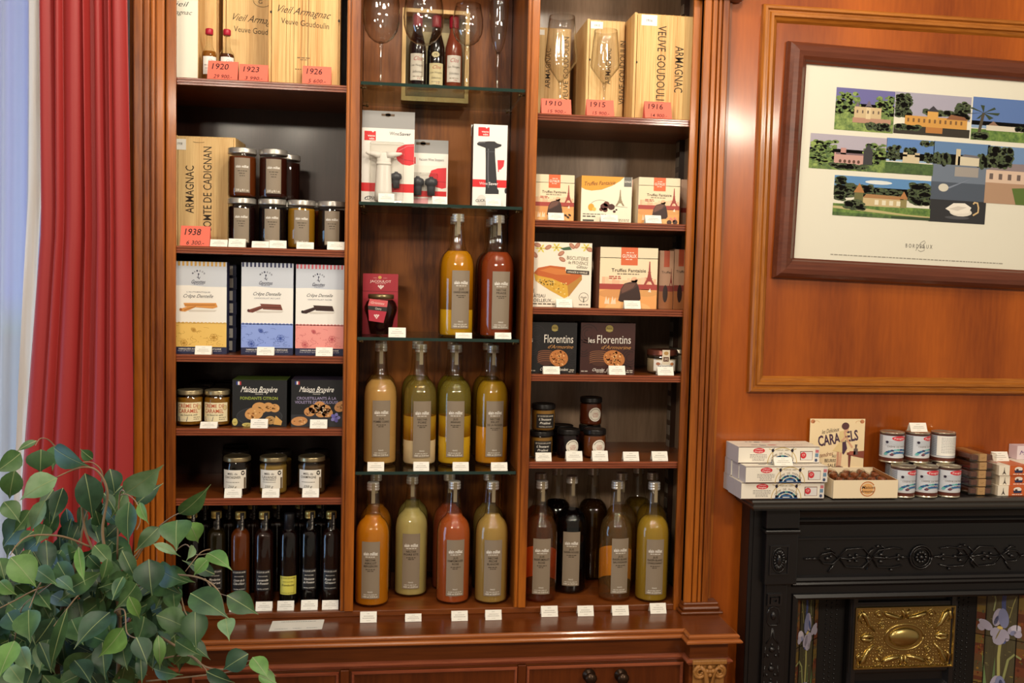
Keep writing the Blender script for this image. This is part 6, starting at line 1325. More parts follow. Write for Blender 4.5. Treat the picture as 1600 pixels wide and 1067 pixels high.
crate(989.5, 1083, 22, zC[0], .036, .24, 'foremost wooden crate at the right of the top right shelf, lettering facing down', vart('VEUVE GOUDOULIN', 'ARMAGNAC', 43, 71, 100, 103, 130, 74, -90, .036, zC[0]), wd=W_PINE2, pym=110, stick=lambda a: (a.rect(11, 3, 37, 20, 'f2efe6', 3), a.text('1916', 24, 12, 10, 4, '4a463f', 5)))
red_card(846, 893, 154, 178, zC[0], '1910', '15 900.-', 'red handwritten price card marked 1910'); red_card(917, 960, 155, 181, zC[0], '1915', '15 900.-', 'red handwritten price card marked 1915'); red_card(1008, 1050, 157, 184, zC[0], '1916', '14 900.-', 'red handwritten price card marked 1916', Y=.004)
def angular(px, Y, H, Rr, lb):
    x = P(px, 110, Y).x; t = empty('tasting_glass', (x, Y, zC[0] + .0005), lb, 'wine glass', 'tasting glasses'); st = .090; Hb = H - st
    bw = [(.005, 0), (.012, .010), (Rr * .96, Hb * .30), (Rr, Hb * .34), (Rr * .98, Hb * .4), (Rr * .86, Hb * .8), (Rr * .80, Hb)]
    bo, stt, ft = gob(st, bw, .030)
    link('bowl', MB().lathe(bo, GOB, 34).mesh('bowl'), t); link('stem', MB().lathe(stt, GOB2, 20).mesh('stem'), t); link('foot', MB().lathe(ft, GOB, 30).mesh('foot'), t)
angular(876, .074, .252, .041, 'taller angular tasting glass in front of the left crate'); angular(945, .066, .222, .037, 'shorter angular tasting glass in front of the middle crate')
# truffle boxes
def tower(a, x, y0, y1, w_, c, l=4):
    H_ = y1 - y0
    a.poly([(x - w_ * .04, y0), (x + w_ * .04, y0), (x + w_ * .09, y0 + H_ * .45), (x + w_ * .2, y0 + H_ * .72), (x + w_ * .5, y1), (x + w_ * .3, y1), (x + w_ * .12, y0 + H_ * .84), (x - w_ * .12, y0 + H_ * .84), (x - w_ * .3, y1), (x - w_ * .5, y1), (x - w_ * .2, y0 + H_ * .72), (x - w_ * .09, y0 + H_ * .45)], c, l)
    a.rect(x - w_ * .26, y0 + H_ * .70, x + w_ * .26, y0 + H_ * .735, c, l + 1); a.rect(x - w_ * .14, y0 + H_ * .44, x + w_ * .14, y0 + H_ * .465, c, l + 1)
def truffes(a):
    w, h = a.w, a.h
    a.rect(0, 0, w, h * .18, 'e4d8b8', 1); a.rect(0, h * .17, w, h * .62, 'f0dcb8', 1); a.rect(36, 0, 65, h * .29, 'd8683c', 3); a.text('GUYAUX', 50.5, h * .14, 25, h * .055, 'f4e4d4', 4, b=.03); a.scrib(45, 58, h * .085, h * .016, 'f0d0bc', 4); a.scrib(44, 58, h * .195, h * .016, 'f0d0bc', 4)
    a.text('Truffes Fantaisie', 50, h * .375, 60, h * .055, '2f2a24', 4, b=.014); a.scrib(30, 68, h * .435, h * .016, '7a6a58', 3)
    r = random.Random(4); x = 4
    while x < 96: q = r.uniform(4, 9); a.rect(x, h * r.uniform(.48, .55), x + q, h * .62, r.choice(['eec8a0', 'e8b894', 'eacaa8']), 2); x += q
    a.ell(60, h * .53, 6, h * .05, 'e8b894', 2); a.scrib(16, 36, h * .48, h * .02, 'b8604c', 3); a.scrib(16, 38, h * .51, h * .02, 'b8604c', 3)
    a.rect(0, h * .60, w, h * .69, 'a8443c', 3); a.rect(0, h * .68, w, h, 'eca864', 2); a.ell(24, h * .76, 26, h * .07, 'd8985c', 3); a.ell(80, h * .74, 22, h * .06, 'dca060', 3); a.ell(50, h * 1.0, 40, h * .12, 'f0b878', 3)
    tower(a, 86, h * .22, h * .61, 20, 'a0443c', 5)
    for x in (9, 20): a.poly([(x, h * .93), (x + 3, h * .80), (x + 5, h * .88), (x + 8, h * .82), (x + 9, h * .93)], 'f4d8b8', 4)
    a.poly([(33, h * .87), (36.5, h * .69), (43, h * .59), (52, h * .565), (64, h * .57), (68, h * .64), (71, h * .76), (72, h * .84), (68, h * .885), (50, h * .90), (37, h * .89)], '4e332c', 6); a.poly([(37.5, h * .70), (44, h * .60), (63, h * .58), (58, h * .66), (46, h * .72), (39, h * .75)], '6e4a3e', 7); a.poly([(34, h * .86), (37, h * .77), (48, h * .73), (60, h * .67), (66, h * .62), (70, h * .75), (71.5, h * .84), (67, h * .88), (50, h * .895), (37, h * .885)], '3a2520', 7); a.poly([(84, h * .72), (88, h * .66), (90, h * .73)], 'f0e0c8', 5)
def beans(a, pink):
    h = a.h
    for x, y in ((80, .88), (86, .92), (90, .87)): a.ell(x, h * y, 4, h * .022, '3a2a20' if not pink else 'e0857a', 8, 10, .6)
    if pink: a.ell(76, h * .96, 6, h * .05, '4a302a', 8); a.ell(90, h * .95, 6, h * .05, '4a302a', 8)
def t1(a): truffes(a); beans(a, False)
def t2(a): truffes(a); beans(a, True)
carton('truffle_box', 829, 897, 273, zC[1], .026, .06, 'e8d8bc', t1, 'small orange truffle box at the left of the second right shelf', group='truffle boxes', pyb=342, side='caa078')
def t3(a):
    w, h = a.w, a.h; a.rect(0, 0, w, h, 'f2ead2', 1)
    a.poly([(0, 0), (84, 0), (76, h * .09), (60, h * .2), (40, h * .29), (20, h * .32), (8, h * .30), (0, h * .26)], 'e8a038', 2); a.text('Truffes Fantaisie', 36, h * .15, 62, h * .085, '6a3c18', 4, sh=.3, b=.004, rot=4); a.rect(84, 0, 99, h * .21, '6a6864', 3); a.text('GUYAUX', 91.5, h * .1, 13, h * .04, 'f0ece0', 4, b=.03)
    tower(a, 77, h * .28, h * .63, 18, '9a8a6c', 4); a.line([(66, h * .64), (92, h * .66)], .7, '8a8068', 4); a.arc(38, h * .66, 20, h * .14, 20, 160, .7, '8a8068', 3)
    for x, y, q, c in ((46, .66, 8, '5c2e26'), (50, .60, 6, '6a3a2e'), (60, .66, 7, '4a2620'), (40, .72, 4, '6a3a2e'), (48, .73, 5, '5c2e26'), (66, .76, 3, '4a2620'), (70, .72, 2, '3a201a')): a.ell(x, h * y, q, q * .85, c, 5, 9)
    a.ell(20, h * .68, 6, h * .08, 'dca43a', 5); a.ell(26, h * .72, 4, h * .04, 'ecc060', 6); a.scrib(4, 50, h * .83, h * .018, '6a6254'); a.scrib(4, 30, h * .88, h * .025, '4a4438'); a.rect(4, h * .95, 26, h * .985, '3a3630', 3); a.scrib(72, 96, h * .93, h * .015, '8a8270'); a.scrib(72, 96, h * .96, h * .015, '8a8270')
carton('truffle_box', 908, 987, 276, zC[1], .030, .08, 'efe6cc', t3, 'white truffle box with orange corner swoosh in the middle of the shelf', group='truffle boxes', pyb=346, side='b89468')
carton('truffle_box', 975, 998, 281, zC[1], .118, .10, 'c8907c', lambda a: (a.rect(0, a.h * .6, a.w, a.h, '9c4c40', 2)), 'pinkish truffle box glimpsed between the swoosh box and the right one', group='truffle boxes', pyb=346)
carton('truffle_box', 997.5, 1062, 278, zC[1], .026, .06, 'e8d8bc', t2, 'small orange truffle box with pink pieces at the right of the second right shelf', group='truffle boxes', pyb=347)
carton('truffle_box', 1064, 1082, 281, zC[1], .110, .06, 'd8b49c', lambda a: a.rect(0, a.h * .6, a.w, a.h * .7, 'a8443c', 2), 'truffle box pushed against the right side wall', group='truffle boxes', pyb=347)
for c, lb in (((857, 881.5, 331, 342.5), 'white price card in front of the left truffle box'), ((939, 966, 335, 346), 'white price card in front of the swoosh truffle box'), ((1009, 1034, 334.5, 347), 'white price card in front of the right truffle box')): card(*c, zC[1], lb)
# third shelf
def gateau(a):
    w, h = a.w, a.h; a.rect(0, 0, w, h, 'f0e6d4', 1)
    for x, y, ro in ((8, .05, .2), (26, .08, -.5), (66, .05, .8), (75, .04, -.9), (48, .17, -.6), (50, .26, .5), (4, .2, .9), (96, .1, .3)): a.ell(x, h * y, 6, h * .032, 'a8705a', 4, 14, ro); a.ell(x, h * y, 4.4, h * .02, 'c08a70', 5, 12, ro)
    for x, y in ((14, .10), (40, .08), (90, .07)):
        for k in range(6): t = k * 1.047; a.poly([(x, h * y), (x + 6 * math.cos(t - .3), h * y + 5 * math.sin(t - .3)), (x + 10 * math.cos(t), h * y + 8 * math.sin(t)), (x + 6 * math.cos(t + .3), h * y + 5 * math.sin(t + .3))], 'd8cc5c', 3)
        a.ell(x, h * y, 2, 2, 'b89a30', 5)
    a.poly([(46, h * .09), (62, h * .06), (66, h * .11), (52, h * .12)], '3c5c40', 3)
    a.poly([(3, h * .48), (10, h * .40), (30, h * .36), (55, h * .38), (84, h * .50), (84, h * .56), (60, h * .84), (55, h * .86), (30, h * .74), (6, h * .60)], 'd8a83c', 4); a.poly([(3, h * .48), (10, h * .40), (30, h * .36), (55, h * .38), (84, h * .50), (76, h * .56), (60, h * .66), (34, h * .56), (10, h * .52)], 'c0622c', 5); a.poly([(12, h * .44), (30, h * .39), (54, h * .42), (66, h * .50), (40, h * .50)], 'd07c3c', 6); a.poly([(84, h * .50), (84, h * .57), (62, h * .84), (60, h * .66), (76, h * .56)], 'b8843a', 5)
    r = random.Random(8)
    for _ in range(60): x = r.uniform(10, 58); a.ell(x, h * (.56 + .0048 * x * r.uniform(.2, 1)), 1.4, 1.2, r.choice(['ecc86c', 'c8942c', 'f0d488']), 6, 7)
    a.poly([(57, h * .13), (98, h * .17), (96, h * .48), (56, h * .44)], 'f0e8d2', 7); a.text('BISCUITERIE', 76, h * .24, 36, h * .055, '6a5a44', 9, b=.004, rot=-3); a.text('de PROVENCE', 77, h * .31, 34, h * .05, '6a5a44', 9, b=.004, rot=-3); a.text('Gâteau', 84, h * .37, 18, h * .05, '4a4034', 9, sh=.5, rot=-3); a.poly([(57, h * .415), (96, h * .43), (96, h * .49), (57, h * .475)], '3a302a', 8); a.text('AMANDE & VANILLE', 76, h * .455, 34, h * .03, 'e8dcc8', 10, b=.02, rot=-2)
    a.text('LE', 2, h * .755, 6, h * .05, '3a332c', 5); a.text('GÂTEAU', 11, h * .83, 24, h * .05, '3a332c', 5); a.text('MOELLEUX...', 18, h * .90, 40, h * .05, '3a332c', 5); a.scrib(2, 42, h * .955, h * .018, '5a5044'); a.arc(88, h * .84, 8, h * .07, 0, 360, .6, '5a5a48', 4); a.text('Moulin', 88, h * .84, 10, h * .03, '3a3a2e', 5, sh=.4); a.rect(87.3, h * .86, 88.7, h * .92, '5a5a48', 4); a.scrib(80, 96, h * .955, h * .015, '6a6254')
carton('cake_box', 829, 924, 379, zC[2], .024, .07, 'ece2d0', gateau, 'cream cake box with a slice of golden almond cake', pyb=478)
def t4(a): truffes(a)
carton('truffle_box', 937, 1027, 387, zC[2], .024, .075, 'e8d8bc', t4, 'largest orange truffle box beside the almond cake box', group='truffle boxes', pyb=480, side='8a5a48')
def t5(a):  # the truffle print again, with shade mixed into its colours
    w, h = a.w, a.h; a.rect(0, 0, w, h, 'b08a70', 1); a.rect(0, h * .6, w, h * .7, '7a342c', 2); a.rect(0, h * .7, w, h, '9a6038', 2); a.rect(30, 0, 70, h * .28, 'a84c30', 3); a.text('Truffes', 50, h * .37, 70, h * .04, '2f2a24', 4); a.ell(45, h * .74, 18, h * .15, '33201c', 4); tower(a, 84, h * .3, h * .6, 24, '7a342c', 4)
carton('truffle_box', 1030, 1052, 392, zC[2], .060, .05, 'b08a70', t5, 'narrow dim truffle box right of the largest one', group='truffle boxes', pyb=480); carton('truffle_box', 1053, 1074, 390, zC[2], .060, .05, 'b08a70', t5, 'narrow dim truffle box nearest the right pilaster', group='truffle boxes', pyb=480)
for c, lb in (((869.5, 894.5, 465.5, 478), 'white price card in front of the almond cake box'), ((976, 1001.5, 468, 480.5), 'white price card in front of the largest truffle box')): card(*c, zC[2], lb)
# fourth shelf: florentins and a spread
def flor(bgc, dark, ln):
    def f(a):
        w, h = a.w, a.h; a.rect(0, 0, w, h, bgc, 1)
        for cx_, cy_, q in ((14, .22, 17), (6, .5, 15), (92, .68, 16), (84, .95, 12)):
            for k in range(3): a.arc(cx_, h * cy_, q * (1 - .28 * k), q * (1 - .28 * k), 20 + 40 * k, 300 + 20 * k, 1.5, dark, 2, 16)
        a.ell(52, h * .11, 7, h * .07, '8a7a3c', 3); a.text('Reine', 52, h * .10, 9, h * .03, '2a2416', 4); a.text('d Armorine', 52, h * .145, 12, h * .03, 'd8c880', 4)
        a.text(ln, 20 if ln == 'les' else 3, h * .34, 12 if ln == 'les' else 5, h * .10, 'e8e2d8', 5); a.text('Florentins', 61, h * .32, 62, h * .16, 'e8e2d8', 5, b=-.004); a.text("d'Armorine", 66, h * .475, 54, h * .07, 'c08a4c', 5, sh=.5, b=-.006)
        r = random.Random(9)
        a.ell(34, h * .70, 19, h * .15, '4a2c20', 5, 22, .1); 
        for k in range(6): a.arc(34, h * (.60 + .04 * k), 17, h * .05, 10, 170, 1, '8a5a3c', 6, 8)
        a.ell(62, h * .70, 20, h * .165, 'b8743c', 7, 24, .25)
        for _ in range(46): t, q = r.uniform(0, 6.28), math.sqrt(r.random()) * .9; a.ell(62 + 19 * q * math.cos(t), h * .70 + h * .155 * q * math.sin(t), r.uniform(1.2, 3), r.uniform(.9, 1.8), r.choice(['d89c5c', 'e8b87c', '8f5026', 'c8864a', '6a3a1c']), 8, 8, r.uniform(0, 3))
        a.text('Chocolat', 34, h * .92, 22, h * .055, 'e8e2d8', 5, sh=.4, b=.01); a.text('Extra fondant', 66, h * .92, 34, h * .055, 'e8e2d8', 5, sh=.4, b=.01); a.scrib(2, 14, h * .95, h * .02, 'b8b0a4', 4); a.scrib(30, 60, h * .965, h * .018, 'b8b0a4', 4); a.scrib(86, 97, h * .93, h * .02, 'b8b0a4', 4); a.scrib(84, 97, h * .965, h * .018, 'b8b0a4', 4)
    return f
carton('florentine_box', 823, 901, 504, zC[3], .026, .07, '141214', flor('151315', '242024', 's'), 'black box of florentines at the left by the post', group='florentine boxes', pyb=581); carton('florentine_box', 907, 992, 505, zC[3], .026, .08, '2e1714', flor('3c1d19', '26110f', 'les'), 'dark brown box of florentines right of the black one', group='florentine boxes', pyb=581, side='120c0c')
def spread_art(a):
    h = a.h; a.rect(0, 0, 100, h, 'e6e0d4', 0); a.text('NOISETTE', 50, h * .55, 60, h * .16, '4a6a86', 3, b=.01); a.scrib(24, 76, h * .78, h * .06, '8a8478'); a.ell(20, h * .34, 9, h * .14, 'a86a4c', 3); a.ell(80, h * .34, 9, h * .14, 'b87a4c', 3); a.scrib(30, 70, h * .36, h * .05, '9a9288')
t = jar(1034, 566, .062, zC[3], .039, .062, 'a89478', '6a3a2c', 'squat jar of nut spread with paper band, on the florentine shelf', spread_art, .062, .028, .14, -.05, .014, .97, None, 'spread_jar', .8, lidmetal=.5)
b = MB(); a = Art(b, round_face(.0402, .026, -.02), 40, 70, .020, .037, .0402); a.rect(0, 0, 40, 70, 'd8ccb4', 0); a.ell(20, 16, 12, 9, 'b08a50', 2); a.rect(6, 34, 34, 56, '5c3a2c', 2); a.text('M', 20, 45, 14, 12, 'e0d4bc', 3); link('paper_band', b.mesh('paper_band'), t)
for c, lb in (((849, 875, 573, 584.5), 'white price card in front of the black florentine box'), ((952, 977.5, 573, 586.5), 'white price card in front of the brown florentine box'), ((1028, 1053, 574, 586.5), 'white price card in front of the nut spread jar')): card(*c, zC[3], lb)
jar(1064, 566, .10, zC[3], .030, .062, 'b8a890', 'b0a898', 'pale jar cut off by the right pilaster', None, lidh=.012, shoulder=.95, name='spread_jar')
# fifth shelf
def pral(a):
    h = a.h; a.rect(0, 0, 100, h, '221f1e', 0); a.text('LE CLOS DE LAURE', 50, h * .15, 84, h * .1, 'd8d0c0', 3, b=.008); a.text("L'Instant", 48, h * .38, 64, h * .15, 'f0ece2', 3, sh=.35, b=.012); a.text('Praliné', 48, h * .64, 54, h * .15, 'f0ece2', 3, sh=.35, b=.012); a.text('MAITRE ARTISAN', 50, h * .9, 70, h * .07, 'd8d0c0', 3)
PK = '191717'
for k, nm in enumerate(('bottom', 'top')):
    jar(846 + 2.5 * k, 670, .066, zC[4] + k * .0692, .0305, .069, '9a7030', PK, '%s praliné spread jar with black label, in the stack by the post' % nm, pral, .050, .036, .14, .05, .012, .97, 'praliné jars', 'praline_jar', .93, lidmetal=.2)
def conf(a):
    h = a.h; a.ell(50, h / 2, 48, h * .48, 'e8e2d4', 0, 26); a.arc(50, h / 2, 38, h * .38, 20, 160, 5, '9a9488', 2, 14); a.arc(50, h / 2, 38, h * .38, 200, 340, 4, 'a8a296', 2, 14)
    for i, wd_ in enumerate(('CONFIT', 'DE FIGUES', 'MAISON')): a.text(wd_, 50, h * (.42 + .11 * i), 44 if i == 1 else 34, h * .07, 'b8543c', 3, b=.01)
for px, pym, Y, c, up, lb, art in ((888, 690, .066, '1a0d14', 0, 'black confit jar with round label in the front row', conf), (929, 690, .066, '7a4220', 0, 'amber brown confit jar with round label in the front row', conf), (923, 645, .130, '6a3018', 1, 'confit jar standing on top of another behind the amber one', conf), (921, 690, .130, '4a2416', 0, 'confit jar underneath the raised one, behind the amber jar', None), (878, 690, .132, '140b10', 0, 'dark confit jar behind the black one', None)):
    jar(px, pym, Y, zC[4] + up * .0742, .0295, .074, c, PK, lb, art, .038, .038, .16, .22, .013, .95, 'confit jars', 'confit_jar', .93, hexa=0, lidmetal=.2)
for c, lb in (((837.5, 862, 707, 719), 'white price card in front of the praliné stack'), ((885, 910.5, 705, 719), 'white price card in front of the black confit jar'), ((926, 950.5, 704, 718.5), 'white price card in front of the amber confit jar'), ((974.5, 999, 706, 719), 'white price card on the bare shelf, left of two'), ((1019.5, 1044, 705, 718.5), 'white price card on the bare shelf, right one near the pilaster')): card(*c, zC[4], lb, Y=.009)
# bottom row of clear juices
W6 = [(844.5, 942.5, [(.695, 'f2bc80', .95)], ['JUS', 'RAISIN MERLOT', 'ROSE'], 'clear amber grape juice bottle at the left of the bottom right bay', 'f2e6d0'), (891, 929, [(.71, '08070a', .0)], ['JUS', 'RAISIN ROUGE'], 'black grape juice bottle set back beside the amber one', None), (961.5, 941.5, [(.695, 'f6dc9c', .95)], ['JUS', 'RAISIN BLANC', 'SAUVIGNON'], 'clear golden grape juice bottle in the bottom right bay', 'f2ead0'), (1019, 943, [(.70, 'be9a34', .16)], ['JUS', 'RAISIN BLANC', 'CHARDONNAY'], 'cloudy yellow grape juice bottle by the right pilaster', None)]
for i, (px, pb_, lay, wd_, lb, bk_) in enumerate(W6): jb(px, pb_, FLOORZ, lay, wd_, lb, px_y=860, back=bk_, lpx=(2.5, 2, 8.5, 5.4)[i])
for px, c, Y, cl, lb in ((842, 'dca060', .16, .9, 'bottle behind the clear amber one in the bottom right bay'), (868, '0a080b', .235, .0, 'bottle behind the black one in the bottom right bay'), (924, '3a2410', .232, .3, 'dark bottle far back between the black and golden ones'), (968, 'e4c888', .162, .9, 'bottle directly behind the golden one'), (1016, 'a8842c', .165, .2, 'cloudy bottle left behind the yellow one'), (994, 'a08030', .252, .3, 'cloudy bottle farthest back, between the golden and yellow ones')):
    jb(px, 0, FLOORZ, [(.70, c, cl)], [], lb, Y, lab=False, px_y=860)
for c, lb in (((846, 872, 949.5, 964), 'white price card on the countertop below the clear amber bottle'), ((903, 928, 949, 963), 'white price card on the countertop below the black bottle'), ((957, 983, 948.5, 962), 'white price card on the countertop below the golden bottle'), ((1016.5, 1041.5, 945, 959), 'white price card on the countertop below the cloudy yellow bottle')): card(*c, ZC, lb)
# ================================================================ sweets on the mantel
def chest(a):
    w, h = a.w, a.h; a.rect(0, 0, w, h, 'ece6d8', 1); a.rect(0, 0, w, h * .035, '4a3430', 2); a.rect(0, h * .96, w, h, '4a3430', 2)
    a.ell(25, h * .23, 7.2, h * .17, 'd0303c', 4); a.text('Clément', 25, h * .15, 9, h * .08, 'f4dcd8', 5, b=.02); a.text('Faugier', 25, h * .28, 10, h * .10, 'f4dcd8', 5, b=.02)
    for i in range(5): a.scrib(14 + (i > 2) * 3, 35 - (i > 2) * 3, h * (.48 + .09 * i), h * .035, '8a8280', 3)
    a.arc(54, h * 1.0, 18, h * .95, 0, 180, .9, 'c8b070', 3, 18); a.line([(37, h * .12), (42, h * .2), (42, h * .95)], .9, 'c8b070', 3); a.line([(71, h * .12), (66, h * .2), (66, h * .95)], .9, 'c8b070', 3)
    a.text('DEPUIS 1885', 54, h * .2, 15, h * .08, '8a7a50', 4)
    for k, ch_ in enumerate('CRÈME DE MARRONS'):
        t = math.radians(152 - k * 8.3); a.text(ch_, 54 + 15 * math.cos(t), h * 1.02 - h * .62 * math.sin(t), 1.5, h * .12, '6a5a4a', 5, rot=(math.degrees(t) - 90) * .6) if ch_ != ' ' else None
    r = random.Random(2)
    for k in range(16): t = math.radians(10 + k * 10.6); a.ell(54 + 11 * math.cos(t), h * .97 - h * .40 * math.sin(t), 1.5, h * .07, ['3c7a9a', '2c4a8a', '5ca8a0', '7ab8c0', '38406a'][k % 5], 5, 10)
    for k in range(10): t = math.radians(15 + k * 16.6); a.ell(54 + 6.5 * math.cos(t), h * .97 - h * .22 * math.sin(t), 1.6, h * .08, ['5a3a4c', '2c5a8a', '4a9a94', '8a5a6a'][k % 4], 5, 10)
    a.rect(48, h * .76, 60, h * .86, '3a6aa0', 6); a.rect(40, h * .92, 68, h * .965, '3a6aa0', 6)
    for x in (42, 66): a.ell(x, h * .22, 1.6, h * .11, '2c2436', 5); a.line([(x + 2, h * .05), (x, h * .2)], .5, '3a5a3a', 5); a.ell(x, h * .85, 1.4, h * .09, '2c2436', 5)
    a.rect(76, h * .26, 91.5, h * .82, '7a4a40', 3); a.rect(77, h * .30, 91, h * .80, 'dcdad8', 4); a.ell(80, h * .52, 3.6, h * .20, 'c8303a', 5); a.text('CF', 80, h * .5, 3.6, h * .14, 'f0e0dc', 6)
    a.poly([(95, h * .05), (100, h * .05), (99, h * .97), (93, h * .97)], 'd8d4d0', 3); a.rect(95, h * .18, 99, h * .36, 'c87078', 4); a.rect(94.6, h * .4, 98.6, h * .62, '6a8aa4', 4); a.ell(96, h * .82, 1.7, h * .1, '3c4a6a', 4)
def chest_top(a):
    w, h = a.w, a.h; a.scrib(20, 32, h * .4, h * .1, '6a6a70', 2); a.ell(46, h * .4, 6, h * .12, 'd08080', 2); a.ell(34, h * .5, 4, h * .1, '6a7a84', 2); a.scrib(62, 84, h * .4, h * .06, '9a9490', 2)
hL = (P(1220, 752, -.115).z - MZ)
LB = ('bottom', 'middle', 'top')
rows = [(0, [(1158.5, 1288, .0), (1148, 1277, 1), (1140, 1267, 2)]), (1, [(1164.5, 1292, .0), (1153, 1282, 1), (1141, 1270, 2)]), (2, [(1152, 1278, 1), (1142, 1267, 2)])]
for lv, lst in rows:
    for x0, x1, dp in lst:
        Y = MYF - .002 + .0445 * dp - (.006 if lv == 1 else 0)
        if lv == 2: Y -= .012
        zz = MZ + lv * (hL + .0006)
        o = carton('chestnut_box', x0, x1, 740, zz + .0002, Y, .0435, 'e6dfd0', chest, 'white chestnut cream box, %s layer, %s' % (LB[lv], ('front of the pile' if dp == 0 or (lv == 2 and dp == 1) else 'second row back' if dp == 1 else 'against the panelled wall')), group='chestnut cream boxes', pyb=780, H=hL, side='c4c2c8', art_top=chest_top)  # box ends: bluish shade is put into their lavender colour
        b = MB(); W_ = P(x1, 760, Y).x - P(x0, 760, Y).x
card(1211, 1240, 705.5, 717.5, MZ + 2 * (hL + .0006) + .0004, 'white price card lying on the middle layer of chestnut cream boxes', Y=MYF - .005, tilt=30)
# caramel tray with standing back board
x0, x1 = P(1301.5, 770, MYF - .006).x, P(1402.5, 770, MYF - .006).x; TRX = x1; Wt = x1 - x0; Ht = .0545; Dt = .125
tr = empty('caramel_tray', ((x0 + x1) / 2, MYF - .006, MZ + .0006), 'open cream display box of caramels with pictured back board', 'display box')
b = MB(); CR = mat('ecdcbc', .55); th = .0015; INN = mat('9a6234', .6)
b.box(-Wt / 2, Wt / 2, 0, th, 0, Ht - .008, CR); b.box(-Wt / 2, Wt / 2, Dt - th, Dt, 0, Ht, CR)
for sg in (-1, 1):
    xs_ = sg * Wt / 2; xi = xs_ - sg * th
    for xx, mt in ((xs_, CR), (xi, INN)): b.add([(xx, 0, 0), (xx, Dt, 0), (xx, Dt, Ht), (xx, 0, Ht - .008)], [(0, 1, 2, 3)], mt)
    b.add([(xs_, 0, Ht - .008), (xs_, Dt, Ht), (xi, Dt, Ht), (xi, 0, Ht - .008)], [(0, 1, 2, 3)], CR)
b.box(-Wt / 2, Wt / 2, 0, Dt, 0, .0015, INN)
a = Art(b, flat_front(0), 100, 100 * (Ht - .008) / Wt, Wt, Ht - .008, rough=.5); h = a.h; a.arc(53, h * .47, 11, h * .38, 30, 380, 1.6, 'c47a3c', 3, 24); a.ell(53, h * .47, 9, h * .3, 'e0a868', 2); a.text('Maison', 54, h * .38, 19, h * .16, '4a2c1a', 4, sh=.3, b=.01); a.text('Armorine', 53, h * .6, 20, h * .14, '4a2c1a', 4, sh=.3, b=.01)
part('tray', b, tr, False)
bw = .150; Hb = P(1310, 655, MYF + .115).z - MZ; b = MB(); bx = -.0175
b.box(bx - bw / 2, bx + bw / 2, Dt + .0004, Dt + .0022, 0, Hb, mat('e2c898', .6)); a = Art(b, lambda u, v, l: Vector((bx + u, Dt + .0004 - l, v)), 640, 640 * Hb / bw, bw, Hb, rough=.55)
a.rect(0, 0, 640, a.h, 'f0dab0', 1); PUR = '4a3248'
for x, y in ((30, 30), (605, 30)): a.ell(x, y, 26, 22, 'c8865c', 2); a.arc(x + (40 if x < 300 else -40), y + 12, 34, 20, 0, 200, 5, 'd8a878', 2)
a.text('les Délicieux', 240, 130, 200, 46, '4a3a34', 4, sh=.3, rot=10); a.text('CARAMELS', 330, 215, 470, 110, PUR, 4, b=.05, rot=9); a.text('tendres', 200, 395, 160, 46, '8a4a3a', 4, sh=.4, rot=10); a.text('AU', 290, 415, 46, 32, '4a3a34', 4, b=.02); a.text('BEURRE', 250, 465, 130, 36, '4a3a34', 4, b=.02); a.text('SALÉ', 270, 520, 96, 36, '4a3a34', 4, b=.02)
# a woman in a short skirt leaning to a coffee mill on a table
a.ell(410, 80, 44, 40, '5c3a3c', 7); a.ell(422, 115, 26, 32, 'd8a888', 6); a.poly([(345, 140), (400, 130), (440, 160), (430, 230), (400, 250), (360, 260), (340, 200)], 'e0c890', 6); a.line([(370, 250), (415, 200), (400, 140)], 24, 'd8a888', 8); a.line([(420, 190), (450, 250), (500, 320)], 20, 'd8a888', 8); a.poly([(350, 255), (420, 245), (440, 370), (400, 380), (270, 355)], 'e4cc96', 6); a.poly([(380, 260), (420, 250), (440, 330), (400, 400), (385, 380)], PUR, 7)
a.line([(335, 370), (335, 460), (330, 530)], 26, 'c89478', 6); a.line([(370, 375), (365, 460), (360, 530)], 24, 'd8a888', 6); a.poly([(310, 530), (350, 520), (400, 535), (395, 555), (315, 550)], '7a5648', 7)
a.poly([(440, 375), (640, 355), (640, 440), (440, 400)], '8a4a3c', 6); a.poly([(455, 400), (490, 405), (480, 560), (465, 580)], '7a4036', 6); a.poly([(520, 330), (565, 330), (570, 400), (515, 400)], '6a5a58', 7); a.poly([(530, 285), (560, 285), (550, 330), (535, 330)], '5c4a4a', 7); a.rect(470, 360, 540, 400, 'a85c48', 7)
part('back_board', b, tr, False)
CM = mat('8a4a22', .35, 0, .5, .3); WRP = glass('wrapper', 'f6f2ee', 'd8d4cc', .12, 1.4)
r = random.Random(17)
CPOS = ['at the front left corner', 'left of the middle at the front', 'in the middle at the front', 'right of the middle at the front', 'at the front right corner', 'at the far left of the second row', 'left of centre in the second row', 'in the centre of the second row', 'right of centre in the second row', 'at the far right of the second row', 'on the left of the third row', 'in the middle of the third row', 'on the right of the third row']
pos = [(-.056, .026), (-.028, .024), (0, .027), (.028, .024), (.056, .027), (-.056, .058), (-.028, .056), (0, .060), (.028, .057), (.056, .060), (-.045, .092), (-.005, .092), (.036, .094)]
b = MB().box(-Wt / 2 + .0022, Wt / 2 - .0022, .004, Dt - .003, .0018, .0285, mat('7a4420', .5)); fl_ = link('caramel_filling', b.mesh('caramel_filling'), None); fl_.location = tr.location; tag(fl_, 'bed of caramels filling the display tray beneath the visible ones', 'caramels'); fl_['kind'] = 'stuff'
